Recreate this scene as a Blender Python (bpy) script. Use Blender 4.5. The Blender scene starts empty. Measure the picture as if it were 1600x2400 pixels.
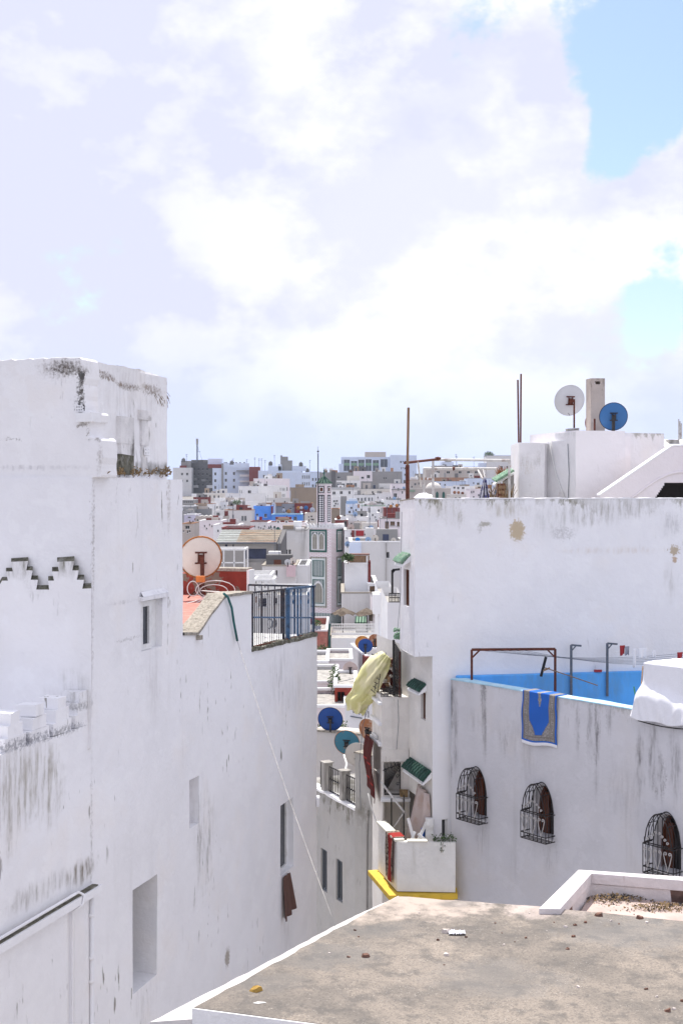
import bpy, bmesh, math, random
from mathutils import Vector, Matrix, noise
random.seed(7)
R = math.radians
F, HX, HY, CZ = 3000.0, 800.0, 1150.0, 14.0      # focal in photo pixels, horizon, eye height
sc = bpy.context.scene
col = sc.collection

# ------------------------------------------------------------------ camera, sky, sun, exposure
cam = bpy.data.cameras.new("camera"); camo = bpy.data.objects.new("camera", cam); col.objects.link(camo)
camo.location = (0, 0, CZ); camo.rotation_euler = (R(90), 0, 0)
cam.sensor_fit = 'HORIZONTAL'; cam.sensor_width = 24.0; cam.lens = 24.0 * F / 1600.0
cam.shift_y = (HY - 1200.0) / 1600.0
cam.clip_start = 0.1; cam.clip_end = 9000
sc.camera = camo
SUN_EL, SUN_AZ = 63.0, -14.0                     # azimuth measured from +Y (view axis), negative = to the left
SUN_STR, SKY_STR = 5.0, 0.1
sd = Vector((math.sin(R(SUN_AZ)) * math.cos(R(SUN_EL)), math.cos(R(SUN_AZ)) * math.cos(R(SUN_EL)), math.sin(R(SUN_EL))))
sl = bpy.data.lights.new("sun", 'SUN'); sl.energy = SUN_STR; sl.angle = R(0.6); sl.color = (1.0, 0.955, 0.89)
so = bpy.data.objects.new("sun", sl); col.objects.link(so)
so.rotation_euler = sd.to_track_quat('Z', 'Y').to_euler(); so.location = (0, 0, 60)
sc.view_settings.view_transform = 'Standard'; sc.view_settings.look = 'None'
sc.view_settings.gamma = 1.0; sc.view_settings.exposure = 0.34
sc.view_settings.use_curve_mapping = False
sc.cycles.max_bounces = 8; sc.cycles.diffuse_bounces = 5; sc.cycles.glossy_bounces = 2
sc.cycles.transparent_max_bounces = 8; sc.cycles.volume_bounces = 0
sc.cycles.use_denoising = True

class NT:
    """tiny helper round a node tree"""
    def __init__(s, tree):
        s.t = tree; tree.nodes.clear()
    def n(s, typ, ins=None, **kw):
        nd = s.t.nodes.new(typ)
        for k, v in kw.items(): setattr(nd, k, v)
        for k, v in (ins or {}).items():
            if hasattr(v, 'links') or isinstance(v, bpy.types.NodeSocket): s.t.links.new(v, nd.inputs[k])
            else: nd.inputs[k].default_value = v
        return nd
    def math(s, op, a, b=0.0, clamp=False):
        nd = s.n('ShaderNodeMath', operation=op, use_clamp=clamp)
        for i, v in enumerate((a, b)):
            if isinstance(v, bpy.types.NodeSocket): s.t.links.new(v, nd.inputs[i])
            else: nd.inputs[i].default_value = v
        return nd.outputs[0]
    def vmath(s, op, a, b=(0, 0, 0)):
        nd = s.n('ShaderNodeVectorMath', operation=op)
        for i, v in enumerate((a, b)):
            if isinstance(v, bpy.types.NodeSocket): s.t.links.new(v, nd.inputs[i])
            else: nd.inputs[i].default_value = v
        return nd
    def ss(s, v, a, b):                            # smoothstep a..b -> 0..1
        nd = s.n('ShaderNodeMapRange', interpolation_type='SMOOTHSTEP')
        s.t.links.new(v, nd.inputs['Value']); nd.inputs['From Min'].default_value = a; nd.inputs['From Max'].default_value = b
        return nd.outputs['Result']
    def noise(s, vec, scale, detail=4, rough=0.55, dist=0.0):
        nd = s.n('ShaderNodeTexNoise', {'Scale': scale, 'Detail': detail, 'Roughness': rough, 'Distortion': dist})
        s.t.links.new(vec, nd.inputs['Vector']); return nd.outputs['Fac']
    def mix(s, f, a, b):
        nd = s.n('ShaderNodeMix', data_type='RGBA')
        for k, v in ((0, f), (6, a), (7, b)):
            if isinstance(v, bpy.types.NodeSocket): s.t.links.new(v, nd.inputs[k])
            else: nd.inputs[k].default_value = v if k == 0 else (v[0], v[1], v[2], 1.0)
        return nd.outputs[2]
    def scalev(s, vec, sx, sy, sz, off=(0, 0, 0)):
        nd = s.n('ShaderNodeMapping'); s.t.links.new(vec, nd.inputs['Vector'])
        nd.inputs['Scale'].default_value = (sx, sy, sz); nd.inputs['Location'].default_value = off
        return nd.outputs[0]

world = bpy.data.worlds.new("World"); sc.world = world; world.use_nodes = True
def build_world():
    w = NT(world.node_tree)
    d = w.n('ShaderNodeTexCoord').outputs['Generated']
    sky = w.n('ShaderNodeTexSky', sky_type='NISHITA', sun_disc=False)
    sky.sun_elevation = R(SUN_EL); sky.sun_rotation = R(SUN_AZ); sky.altitude = 60; sky.air_density = 1.0; sky.dust_density = 1.5; sky.ozone_density = 1.5
    skyc = w.n('ShaderNodeMix', data_type='RGBA', blend_type='MULTIPLY'); skyc.inputs[0].default_value = 1.0
    w.t.links.new(sky.outputs[0], skyc.inputs[6]); skyc.inputs[7].default_value = (1.38, 1.40, 1.30, 1)
    # cloud layers: noise on the viewing direction, flattened so that banks lie level
    dv = w.scalev(d, 1.0, 1.0, 1.3, (3.1, 0.4, 1.7))
    big = w.noise(dv, 4.2, 8, 0.58, 0.0)
    fine = w.noise(dv, 17.0, 8, 0.6, 0.0)
    dens = w.math('ADD', w.math('MULTIPLY', big, 0.70), w.math('MULTIPLY', fine, 0.30))
    # openings in the cloud cover, as directions in the sky
    def opening(px, py, rad, amt):
        v = Vector(((px - HX) / F, 1.0, (HY - py) / F)).normalized()
        dist = w.vmath('LENGTH', w.vmath('MULTIPLY', w.vmath('SUBTRACT', d, tuple(v)).outputs[0], (1.0, 1.0, 0.8)).outputs[0]).outputs['Value']
        return w.math('MULTIPLY', w.math('SUBTRACT', 1.0, w.ss(dist, rad * 0.25, rad)), amt)
    gap = None
    for a in ((1510, 50, 0.085, 0.24), (1500, 300, 0.055, 0.18), (1410, 390, 0.035, 0.14), (1590, 640, 0.05, 0.16), (1440, 760, 0.06, 0.12), (800, 50, 0.03, 0.10), (1560, 760, 0.05, 0.10)):
        o = opening(*a); gap = o if gap is None else w.math('ADD', gap, o)
    cover = w.ss(w.math('SUBTRACT', dens, gap), 0.31, 0.385)
    # lit tops and lavender bases
    sh = w.noise(w.scalev(d, 1.0, 1.0, 1.5, (7.3, 2.2, 0.3)), 4.6, 8, 0.55, 0.0)
    sx = w.n('ShaderNodeSeparateXYZ'); w.t.links.new(d, sx.inputs[0])
    side = w.ss(sx.outputs['X'], 0.04, -0.20)                  # the bank thickens towards the left of the view
    shade = w.math('ADD', w.ss(w.math('ADD', sh, w.math('MULTIPLY', w.math('SUBTRACT', fine, 0.5), 0.22)), 0.50, 0.74), w.math('MULTIPLY', side, w.ss(sh, 0.30, 0.52)), True)
    puff = w.noise(w.scalev(d, 1.0, 1.0, 1.45, (1.3, 5.2, 2.3)), 7.5, 8, 0.56, 0.0)
    soft = w.math('MULTIPLY', w.ss(puff, 0.38, 0.575), 0.78)
    shade = w.math('ADD', w.math('MULTIPLY', shade, 0.62), soft, True)
    cc = w.mix(shade, (9.0, 9.05, 10.3), (6.35, 6.55, 8.1))
    low = w.math('MULTIPLY', w.ss(sx.outputs['Z'], 0.15, 0.0), 0.85)  # air near the horizon
    cc = w.mix(low, cc, (5.9, 6.8, 9.7))
    out = w.mix(cover, skyc.outputs[2], cc)
    # same air colour in the gaps low down
    bg = w.n('ShaderNodeBackground', {'Color': out, 'Strength': SKY_STR})
    o = w.n('ShaderNodeOutputWorld'); w.t.links.new(bg.outputs[0], o.inputs['Surface'])
build_world()

# ------------------------------------------------------------------ geometry helpers
def P(px, py, Y): return Vector(((px - HX) / F * Y, Y, CZ + (HY - py) / F * Y))
def XX(px, Y): return (px - HX) / F * Y
def ZZ(py, Y): return CZ + (HY - py) / F * Y

class MB:
    def __init__(s): s.v = []; s.f = []; s.m = []; s.cm = 0
    def poly(s, pts):
        i = len(s.v); s.v += [Vector(p) for p in pts]; s.f.append(tuple(range(i, i + len(pts)))); s.m.append(s.cm); return s
    def obox(s, o, a, b, c):
        o, a, b, c = map(Vector, (o, a, b, c)); i = len(s.v)
        s.v += [o, o + a, o + a + b, o + b, o + c, o + a + c, o + a + b + c, o + b + c]
        for q in ((0, 3, 2, 1), (4, 5, 6, 7), (0, 1, 5, 4), (1, 2, 6, 5), (2, 3, 7, 6), (3, 0, 4, 7)):
            s.f.append(tuple(i + k for k in q)); s.m.append(s.cm)
        return s
    def box(s, x0, x1, y0, y1, z0, z1): return s.obox((x0, y0, z0), (x1 - x0, 0, 0), (0, y1 - y0, 0), (0, 0, z1 - z0))
    def bar(s, p0, p1, w, h=None, up=(0, 0, 1)):
        p0, p1 = Vector(p0), Vector(p1); h = h or w; d = (p1 - p0); a = d.cross(Vector(up))
        if a.length < 1e-6: a = d.cross(Vector((1, 0, 0)))
        a.normalize(); b = a.cross(d).normalized()
        return s.obox(p0 - a * w / 2 - b * h / 2, a * w, b * h, d)
    def tube(s, pts, r, n=6, cap=True):
        pts = [Vector(p) for p in pts]; i0 = len(s.v); rr = r if isinstance(r, (list, tuple)) else [r] * len(pts)
        pa = None
        for k, p in enumerate(pts):
            d = (pts[min(k + 1, len(pts) - 1)] - pts[max(k - 1, 0)]).normalized()
            if pa is None: pa = d.orthogonal().normalized()
            pa = (pa - d * pa.dot(d))
            if pa.length < 1e-6: pa = d.orthogonal()
            pa.normalize(); b = d.cross(pa)
            for j in range(n):
                t = 2 * math.pi * j / n; s.v.append(p + (pa * math.cos(t) + b * math.sin(t)) * rr[k])
        for k in range(len(pts) - 1):
            for j in range(n):
                a, b2 = i0 + k * n + j, i0 + k * n + (j + 1) % n
                s.f.append((a, b2, b2 + n, a + n)); s.m.append(s.cm)
        if cap:
            s.f.append(tuple(i0 + j for j in range(n))[::-1]); s.m.append(s.cm)
            e = i0 + (len(pts) - 1) * n; s.f.append(tuple(e + j for j in range(n))); s.m.append(s.cm)
        return s
    def prism(s, pts, vec):
        pts = [Vector(p) for p in pts]; vec = Vector(vec); n = len(pts); i = len(s.v)
        s.v += pts + [p + vec for p in pts]
        s.f.append(tuple(range(i, i + n))); s.m.append(s.cm)
        s.f.append(tuple(range(i + n, i + 2 * n))[::-1]); s.m.append(s.cm)
        for k in range(n):
            a, b = i + k, i + (k + 1) % n; s.f.append((b, a, a + n, b + n)); s.m.append(s.cm)
        return s
    def grid(s, fn, nu, nv, mf=None):
        i = len(s.v)
        for a in range(nu + 1):
            for b in range(nv + 1): s.v.append(Vector(fn(a / nu, b / nv)))
        for a in range(nu):
            for b in range(nv):
                k = i + a * (nv + 1) + b; s.f.append((k, k + nv + 1, k + nv + 2, k + 1))
                s.m.append(mf((a + .5) / nu, (b + .5) / nv) if mf else s.cm)
        return s
    def lathe(s, c, prof, n=20, axis=None):
        """prof: list of (r, h) about axis through c"""
        c = Vector(c); ax = Vector(axis or (0, 0, 1)).normalized(); a = ax.orthogonal().normalized(); b = ax.cross(a); i = len(s.v)
        for r, h in prof:
            for j in range(n):
                t = 2 * math.pi * j / n; s.v.append(c + ax * h + (a * math.cos(t) + b * math.sin(t)) * r)
        for k in range(len(prof) - 1):
            for j in range(n):
                q = i + k * n + j; q2 = i + k * n + (j + 1) % n
                s.f.append((q, q2, q2 + n, q + n)); s.m.append(s.cm)
        return s
    def ball(s, c, r, jit=0.0, sub=1, sq=(1, 1, 1), seed=0):
        bm = bmesh.new(); bmesh.ops.create_icosphere(bm, subdivisions=sub, radius=1.0); i = len(s.v); c = Vector(c)
        rnd = random.Random(seed)
        for v in bm.verts:
            k = 1 + rnd.uniform(-jit, jit); s.v.append(c + Vector((v.co.x * sq[0], v.co.y * sq[1], v.co.z * sq[2])) * r * k)
        for f in bm.faces: s.f.append(tuple(i + v.index for v in f.verts)); s.m.append(s.cm)
        bm.free(); return s
    def leaves(s, c, rad, n, size, seed=0, sq=(1, 1, 1)):
        rnd = random.Random(seed); c = Vector(c)
        for _ in range(n):
            while True:
                p = Vector((rnd.uniform(-1, 1), rnd.uniform(-1, 1), rnd.uniform(-1, 1)))
                if p.length < 1: break
            p = Vector((p.x * sq[0], p.y * sq[1], p.z * sq[2])) * rad + c
            d = Vector((rnd.uniform(-1, 1), rnd.uniform(-1, 1), rnd.uniform(-.4, 1))).normalized(); e = d.orthogonal().normalized()
            k = size * rnd.uniform(.6, 1.3)
            s.poly([p - e * k * .3, p + d * k * .5 - e * k * .22, p + d * k, p + d * k * .5 + e * k * .25])
        return s
    def build(s, name, mats, parent=None, smooth=False, wob=0.0, wsc=0.9, weld=True, bevel=0.0, solid=0.0, org=None):
        off = wl(parent) if parent is not None else (Vector(org) if org is not None else Vector((0, 0, 0)))
        me = bpy.data.meshes.new(name)
        vs = s.v
        if wob: vs = [v + noise.noise_vector(v * wsc) * wob + noise.noise_vector(v * wsc * 4.1 + Vector((9, 3, 5))) * wob * .35 for v in vs]
        me.from_pydata([tuple(v - off) for v in vs], [], s.f)
        if not isinstance(mats, (list, tuple)): mats = [mats]
        for m in mats: me.materials.append(m)
        me.polygons.foreach_set('material_index', s.m)
        bm = bmesh.new(); bm.from_mesh(me)
        if weld: bmesh.ops.remove_doubles(bm, verts=bm.verts, dist=1e-4); bmesh.ops.dissolve_degenerate(bm, dist=1e-4, edges=bm.edges)
        bmesh.ops.recalc_face_normals(bm, faces=bm.faces)
        if smooth:
            for f in bm.faces: f.smooth = True
        bm.to_mesh(me); bm.free()
        o = bpy.data.objects.new(name, me); col.objects.link(o)
        if parent is not None: o.parent = parent
        elif org is not None: o.location = off
        if bevel:
            b = o.modifiers.new('bevel', 'BEVEL'); b.width = bevel; b.segments = 2; b.limit_method = 'ANGLE'
        if solid:
            b = o.modifiers.new('solid', 'SOLIDIFY'); b.thickness = solid; b.offset = 0
        return o

def wl(o):
    v = Vector((0, 0, 0))
    while o is not None: v += o.location; o = o.parent
    return v
ORD = 'first second third fourth fifth sixth seventh eighth ninth tenth eleventh twelfth thirteenth fourteenth fifteenth sixteenth seventeenth eighteenth nineteenth twentieth twenty-first twenty-second twenty-third twenty-fourth twenty-fifth twenty-sixth twenty-seventh twenty-eighth twenty-ninth thirtieth thirty-first thirty-second thirty-third thirty-fourth thirty-fifth thirty-sixth'.split()
def tag(o, label, cat, group=None, kind=None):
    o['label'] = label; o['category'] = cat
    if group: o['group'] = group
    if kind: o['kind'] = kind
    return o
def thing(name, label, cat, loc=(0, 0, 0), group=None):
    o = bpy.data.objects.new(name, None); col.objects.link(o); o.location = loc; o.empty_display_size = .3
    return tag(o, label, cat, group)
def struct(o): o['kind'] = 'structure'; return o
def copy_tree(o, parent=None):
    c = o.copy(); col.objects.link(c); c.parent = parent
    for ch in [k for k in bpy.data.objects if k.parent == o]: copy_tree(ch, c)
    return c

class Wall:
    """vertical plane through plan points A (left in view) and B (right), facing the eye"""
    def __init__(s, A, B):
        s.A = Vector(A); s.B = Vector(B); s.d = (s.B - s.A); s.L = s.d.length; s.d.normalize()
        n = Vector((s.d.y, -s.d.x))
        if n.dot(-(s.A + s.B) / 2) < 0: n = -n
        s.n = n
    def u(s, px, off=0.0):
        A = s.A + s.n * off; k = (px - HX) / F
        return (k * A.y - A.x) / (s.d.x - k * s.d.y)
    def Y(s, px, off=0.0): return (s.A + s.n * off + s.d * s.u(px, off)).y
    def at(s, u, z, off=0.0):
        p = s.A + s.d * u + s.n * off; return Vector((p.x, p.y, z))
    def z(s, px, py, off=0.0): return ZZ(py, s.Y(px, off))
    def pt(s, px, py, off=0.0): return s.at(s.u(px, off), s.z(px, py, off), off)
    def n3(s): return Vector((s.n.x, s.n.y, 0))
    def d3(s): return Vector((s.d.x, s.d.y, 0))

def facade(mb, W, u0, u1, z0, zt, holes=(), sub=None, back=None):
    """front sheet with real openings and reveals. zt: number or function of u; holes: (ua,ub,za,zb,depth)"""
    zf = zt if callable(zt) else (lambda u: zt)
    us = {u0, u1}; N = 1
    zmax = max(zf(u0 + (u1 - u0) * k / 40) for k in range(41)); zs = {z0, zmax}
    for h in holes: us |= {h[0], h[1]}; zs |= {h[2], h[3]}
    us = sorted(x for x in us if u0 - 1e-6 <= x <= u1 + 1e-6); zs = sorted(x for x in zs if z0 - 1e-6 <= x <= zmax + 1e-6)
    def fill(a):
        if not sub: return a
        r = [a[0]]
        for x, y in zip(a, a[1:]):
            k = max(1, int(math.ceil((y - x) / sub))); r += [x + (y - x) * j / k for j in range(1, k + 1)]
        return r
    us, zs = fill(us), fill(zs)
    for a, b in zip(us, us[1:]):
        for c, d in zip(zs, zs[1:]):
            um, zm = (a + b) / 2, (c + d) / 2
            if any(h[0] < um < h[1] and h[2] < zm < h[3] for h in holes): continue
            ca, cb, da, db = min(c, zf(a)), min(c, zf(b)), min(d, zf(a)), min(d, zf(b))
            if da - ca < 1e-5 and db - cb < 1e-5: continue
            mb.poly([W.at(a, ca), W.at(b, cb), W.at(b, db), W.at(a, da)])
    for h in holes:
        a, b, c, d, e = h[:5]
        for (p, q) in (((a, c), (b, c)), ((b, c), (b, d)), ((b, d), (a, d)), ((a, d), (a, c))):
            mb.poly([W.at(p[0], p[1]), W.at(q[0], q[1]), W.at(q[0], q[1], -e), W.at(p[0], p[1], -e)])
    return mb

def block(mb, W, u0, u1, z0, zt, depth, holes=(), sub=None, sides=(1, 1), top=True):
    facade(mb, W, u0, u1, z0, zt, holes, sub)
    zf = zt if callable(zt) else (lambda u: zt)
    n = max(1, int((u1 - u0) / sub)) if sub else 1
    if callable(zt) and not sub: n = 12
    for k in range(n):
        a, b = u0 + (u1 - u0) * k / n, u0 + (u1 - u0) * (k + 1) / n
        if top: mb.poly([W.at(a, zf(a)), W.at(b, zf(b)), W.at(b, zf(b), -depth), W.at(a, zf(a), -depth)])
        mb.poly([W.at(a, z0, -depth), W.at(b, z0, -depth), W.at(b, zf(b), -depth), W.at(a, zf(a), -depth)])
    for u, s in ((u0, sides[0]), (u1, sides[1])):
        if s: 
            m = max(1, int((zf(u) - z0) / sub)) if sub else 1
            for k in range(m):
                a, b = z0 + (zf(u) - z0) * k / m, z0 + (zf(u) - z0) * (k + 1) / m
                mb.poly([W.at(u, a), W.at(u, b), W.at(u, b, -depth), W.at(u, a, -depth)])
    return mb
# ------------------------------------------------------------------ materials
def newmat(name):
    m = bpy.data.materials.new(name); m.use_nodes = True; return m, NT(m.node_tree)
def finish(t, colr, rough=0.9, bump=None, bstr=0.3, bdist=0.02, spec=0.3, metal=0.0):
    ins = {'Roughness': rough, 'Metallic': metal, 'Specular IOR Level': spec}
    b = t.n('ShaderNodeBsdfPrincipled', ins)
    if isinstance(colr, bpy.types.NodeSocket): t.t.links.new(colr, b.inputs['Base Color'])
    else: b.inputs['Base Color'].default_value = (*colr, 1)
    if bump is not None:
        bn = t.n('ShaderNodeBump', {'Strength': bstr, 'Distance': bdist, 'Height': bump}); t.t.links.new(bn.outputs[0], b.inputs['Normal'])
    o = t.n('ShaderNodeOutputMaterial'); t.t.links.new(b.outputs[0], o.inputs['Surface'])
def plaster(name, c=(.80, .80, .82), streak=.35, fleck=.25, tone=.06, top=None, topamt=.8, topband=.8, dirt=(.25, .235, .205), patches=(), sc_=1.0, bstr=.55, seed=0.0, mould=None):
    """limewash over plaster: tone drift, run-off streaks, flaked specks, mould under the coping, bare, stained and painted-shade patches"""
    m, t = newmat(name)
    pos = t.n('ShaderNodeNewGeometry').outputs['Position']
    pos = t.scalev(pos, 1, 1, 1, (seed, seed * .7, 0))
    lift = 1.065 if c[0] > .7 else 1.0; c = (min(.86, c[0] * lift), min(.86, c[1] * lift), min(.875, c[2] * lift * 1.005))
    nb = t.noise(pos, .55 * sc_, 5, .6)
    n2 = t.noise(pos, 2.6 * sc_, 5, .65)
    k = t.math('ADD', t.math('MULTIPLY', nb, .7), t.math('MULTIPLY', n2, .3))
    d = [max(0, x * (1 - tone * 1.5)) for x in c]
    c0 = t.mix(t.ss(k, .36, .62), d, c)
    # faint warm repaint areas
    c0 = t.mix(t.math('MULTIPLY', t.ss(t.noise(pos, .9 * sc_, 3), .52, .7), .45), c0, (c[0], c[1] * .965, c[2] * .915))
    c0 = t.mix(t.math('MULTIPLY', t.ss(t.noise(pos, 1.15 * sc_, 3, .5), .545, .56), .10), c0, [x * .86 for x in c])
    c0 = t.mix(t.math('MULTIPLY', t.ss(t.noise(t.scalev(pos, 1, 1, 1, (7, 3, 1)), 1.9 * sc_, 4, .6), .57, .585), .35), c0, [min(.88, x * 1.06) for x in c])
    sv = t.scalev(pos, 3.2 * sc_, 3.2 * sc_, .22 * sc_)
    s1 = t.ss(t.noise(sv, 1.0, 6, .62), .54, .76)
    smask = t.ss(t.noise(pos, .38 * sc_, 3), .46, .66)
    c1 = t.mix(t.math('MULTIPLY', t.math('MULTIPLY', s1, smask), streak), c0, dirt)
    fv = t.scalev(pos, 11 * sc_, 11 * sc_, 1.9 * sc_)
    f1 = t.math('MULTIPLY', t.ss(t.noise(fv, 1.0, 3, .6), .64, .69), t.ss(t.noise(pos, .55 * sc_, 4), .50, .62))
    c2 = t.mix(t.math('MULTIPLY', f1, fleck * 2.2, True), c1, dirt)
    sz = t.n('ShaderNodeSeparateXYZ'); t.t.links.new(t.n('ShaderNodeNewGeometry').outputs['Position'], sz.inputs[0])
    if top is not None:
        tv = t.scalev(pos, 4.5, 4.5, 1.7)
        g = t.math('ADD', t.noise(tv, 1.0, 8, .76), t.math('MULTIPLY', t.math('SUBTRACT', sz.outputs['Z'], top - topband * .5), .34 / topband))
        g2 = t.math('MULTIPLY', t.ss(g, .60, .71), t.math('MULTIPLY', t.ss(sz.outputs['Z'], top - topband * 1.5, top - topband * .2), t.math('ADD', .25, t.ss(t.noise(pos, .9, 3), .42, .60))))
        c2 = t.mix(t.math('MULTIPLY', g2, topamt), c2, (dirt[0] * .95, dirt[1] * .95, dirt[2] * .85))
    if patches:
        wob = t.n('ShaderNodeTexNoise', {'Scale': 7.0, 'Detail': 4.0}); t.t.links.new(pos, wob.inputs['Vector'])
        wob2 = t.n('ShaderNodeTexNoise', {'Scale': 26.0, 'Detail': 5.0, 'Roughness': .65}); t.t.links.new(pos, wob2.inputs['Vector']); brk = t.ss(t.noise(pos, 20.0, 5, .7), .36, .60)
        pst = t.noise(t.scalev(pos, 11.0, 11.0, 1.6), 1.0, 6, .66)
    for (ctr, ru, rz, pc, amt, edge) in (patches or ()):
        v = t.vmath('SUBTRACT', t.n('ShaderNodeNewGeometry').outputs['Position'], tuple(ctr)).outputs[0]
        sm = max(ru, rz) < .32 or min(ru, rz) < .08; ka = 3.2 if sm else 1.5
        wv = t.vmath('MULTIPLY', t.vmath('SUBTRACT', (wob2 if sm else wob).outputs['Color'], (.5, .5, .5)).outputs[0], (max(.06, min(ru, .12)) * ka if sm else ru * ka, max(.06, min(ru, .12)) * ka if sm else ru * ka, max(.05, min(rz, .12)) * ka if sm else rz * ka)).outputs[0]
        v = t.vmath('ADD', v, wv).outputs[0]
        ln = t.vmath('LENGTH', t.vmath('MULTIPLY', v, (1 / ru, 1 / ru, 1 / rz)).outputs[0]).outputs['Value']
        if edge >= .55: amt = t.math('MULTIPLY', t.math('ADD', .12, t.ss(pst, .40, .68)), amt * 1.15, True)
        if .3 < edge < .55: amt = t.math('MULTIPLY', brk, amt)
        c2 = t.mix(t.math('MULTIPLY', t.math('SUBTRACT', 1.0, t.ss(ln, 1.0 - edge, 1.0 + edge)), amt), c2, pc)
    h = t.math('ADD', t.math('ADD', t.math('MULTIPLY', nb, 1.1), t.math('MULTIPLY', n2, .6)), t.math('MULTIPLY', t.noise(pos, 14 * sc_, 4, .6), .25))
    h = t.math('SUBTRACT', h, t.math('MULTIPLY', f1, .25))
    finish(t, c2, .93, h, bstr, .05 / sc_ if sc_ < 1 else .05, .2)
    return m
def simple(name, c, rough=.8, var=.15, scale=6, metal=0.0, spec=.3, bump=.15, dirt=None, dirtamt=.5, stretch=(1, 1, 1), lo=.5, hi=.68, objsp=False):
    m, t = newmat(name)
    if objsp: pos = t.n('ShaderNodeTexCoord').outputs['Object']
    else: pos = t.n('ShaderNodeNewGeometry').outputs['Position']
    pos = t.scalev(pos, *stretch)
    n1 = t.noise(pos, scale, 5, .6)
    cc = t.mix(t.ss(n1, .3, .7), [x * (1 - var) for x in c], [min(1, x * (1 + var)) for x in c])
    if dirt: cc = t.mix(t.math('MULTIPLY', t.ss(t.noise(pos, scale * .55, 6, .65), lo, hi), dirtamt), cc, dirt)
    finish(t, cc, rough, n1, bump, .02, spec, metal)
    return m
M = {}
M['iron'] = simple('black_iron', (.018, .017, .018), .55, .3, 30, spec=.4, dirt=(.10, .05, .025), dirtamt=.35)
M['rust'] = simple('rusty_iron', (.115, .035, .022), .8, .35, 18, dirt=(.05, .03, .02), dirtamt=.6)
M['bluemetal'] = simple('blue_paint_metal', (.055, .12, .22), .5, .2, 14, dirt=(.03, .03, .035), dirtamt=.6)
M['darkrail'] = simple('dark_rail_metal', (.035, .038, .05), .55, .3, 20, dirt=(.13, .06, .03), dirtamt=.4)
M['greymetal'] = simple('grey_metal', (.12, .14, .17), .55, .2, 15, dirt=(.15, .08, .04), dirtamt=.3)
M['steelwhite'] = simple('worn_pale_pipe', (.55, .54, .52), .5, .12, 8, dirt=(.16, .08, .05), dirtamt=.6)
M['glass'] = simple('dark_window_glass', (.022, .027, .034), .12, .3, 1.2, spec=.6, bump=0)
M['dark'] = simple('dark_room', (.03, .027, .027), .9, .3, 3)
M['shutter'] = simple('grey_shutter', (.10, .115, .135), .7, .2, 10, stretch=(1, 1, 8))
M['wood'] = simple('brown_wood', (.125, .042, .022), .6, .3, 8, stretch=(6, 6, .6))
M['woodpale'] = simple('weathered_wood', (.27, .17, .10), .8, .25, 6, stretch=(5, 5, .6), dirt=(.10, .07, .05))
M['frame'] = simple('white_window_frame', (.74, .74, .73), .5, .06, 8, dirt=(.4, .38, .34), dirtamt=.4)
M['white'] = plaster('whitewash_trim', (.82, .815, .81), .12, .08)
M['concrete'] = simple('rough_concrete', (.33, .30, .255), .95, .25, 22, bump=.6, dirt=(.12, .105, .085), dirtamt=.7)
M['concgrey'] = simple('grey_concrete', (.36, .345, .32), .95, .2, 5, bump=.4, dirt=(.12, .11, .10), dirtamt=.6, stretch=(1, 1, .4))
M['redroof'] = simple('red_roof_paint', (.44, .17, .135), .85, .15, 5, dirt=(.50, .29, .24), dirtamt=.5, bump=.3)
M['redwall'] = simple('red_wall_paint', (.27, .045, .03), .8, .2, 3, dirt=(.22, .17, .13), dirtamt=.35, lo=.56, hi=.6)
M['blue'] = simple('blue_wall_paint', (.115, .43, .90), .75, .10, 3, dirt=(.16, .34, .56), dirtamt=.6, stretch=(1, 1, .35))
M['palebl'] = simple('pale_blue_coping', (.42, .66, .78), .7, .1, 5, dirt=(.7, .74, .74), dirtamt=.5)
M['yellow'] = simple('yellow_paint', (.68, .45, .05), .7, .12, 5, dirt=(.22, .17, .06), dirtamt=.5, bump=.3)
M['greentile'] = simple('green_glazed_tile', (.024, .066, .05), .65, .35, 12, spec=.2)
M['palegreen'] = simple('faded_green_tile', (.19, .33, .22), .5, .25, 12, dirt=(.5, .48, .42), dirtamt=.5)
M['cable'] = simple('white_cable', (.72, .72, .70), .5, .05, 5)
M['tealhose'] = simple('teal_hose', (.02, .11, .11), .45, .15, 9)
M['leaf'] = simple('green_leaf', (.055, .10, .028), .6, .4, 9)
M['leafdry'] = simple('dry_leaf', (.22, .15, .075), .85, .4, 14)
M['orangeplant'] = simple('orange_dry_grass', (.36, .15, .055), .85, .35, 12)
M['black'] = simple('black_rubber', (.015, .015, .016), .6, .2, 9)
def fabric(name, c, var=.12, scale=60, c2=None, sc2=4):
    m, t = newmat(name); pos = t.n('ShaderNodeTexCoord').outputs['Object']
    n1 = t.noise(pos, scale, 3); cc = t.mix(n1, [x * (1 - var) for x in c], [min(1, x * (1 + var)) for x in c])
    if c2: cc = t.mix(t.ss(t.noise(pos, sc2, 3), .45, .58), cc, c2)
    finish(t, cc, .95, n1, .2, .004, .1); return m
M['clothwhite'] = fabric('white_sheet', (.82, .82, .84))
M['clothyellow'] = fabric('pale_yellow_sheet', (.62, .60, .30), c2=(.70, .66, .42), sc2=2.0)
M['clothbrown'] = fabric('brown_towel', (.13, .075, .062))
M['clothpink'] = fabric('pinkish_curtain', (.52, .44, .41), c2=(.46, .36, .31), sc2=3)
M['clothred'] = fabric('red_cloth', (.36, .045, .05))
M['clothgrey'] = fabric('grey_cloth', (.30, .31, .36))
M['clothpattern'] = fabric('blue_white_print_cloth', (.50, .50, .56), c2=(.07, .07, .22), sc2=9)
M['canvas'] = fabric('faded_canvas', (.17, .14, .11), c2=(.11, .085, .065), sc2=2)
M['rugblue'] = fabric('rug_blue', (.035, .135, .50), .15, 90)
M['rugbeige'] = fabric('rug_beige', (.33, .315, .30), .2, 90, (.24, .225, .215), 30)
M['rugdark'] = fabric('rug_outline', (.20, .18, .16), .2, 90)
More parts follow.
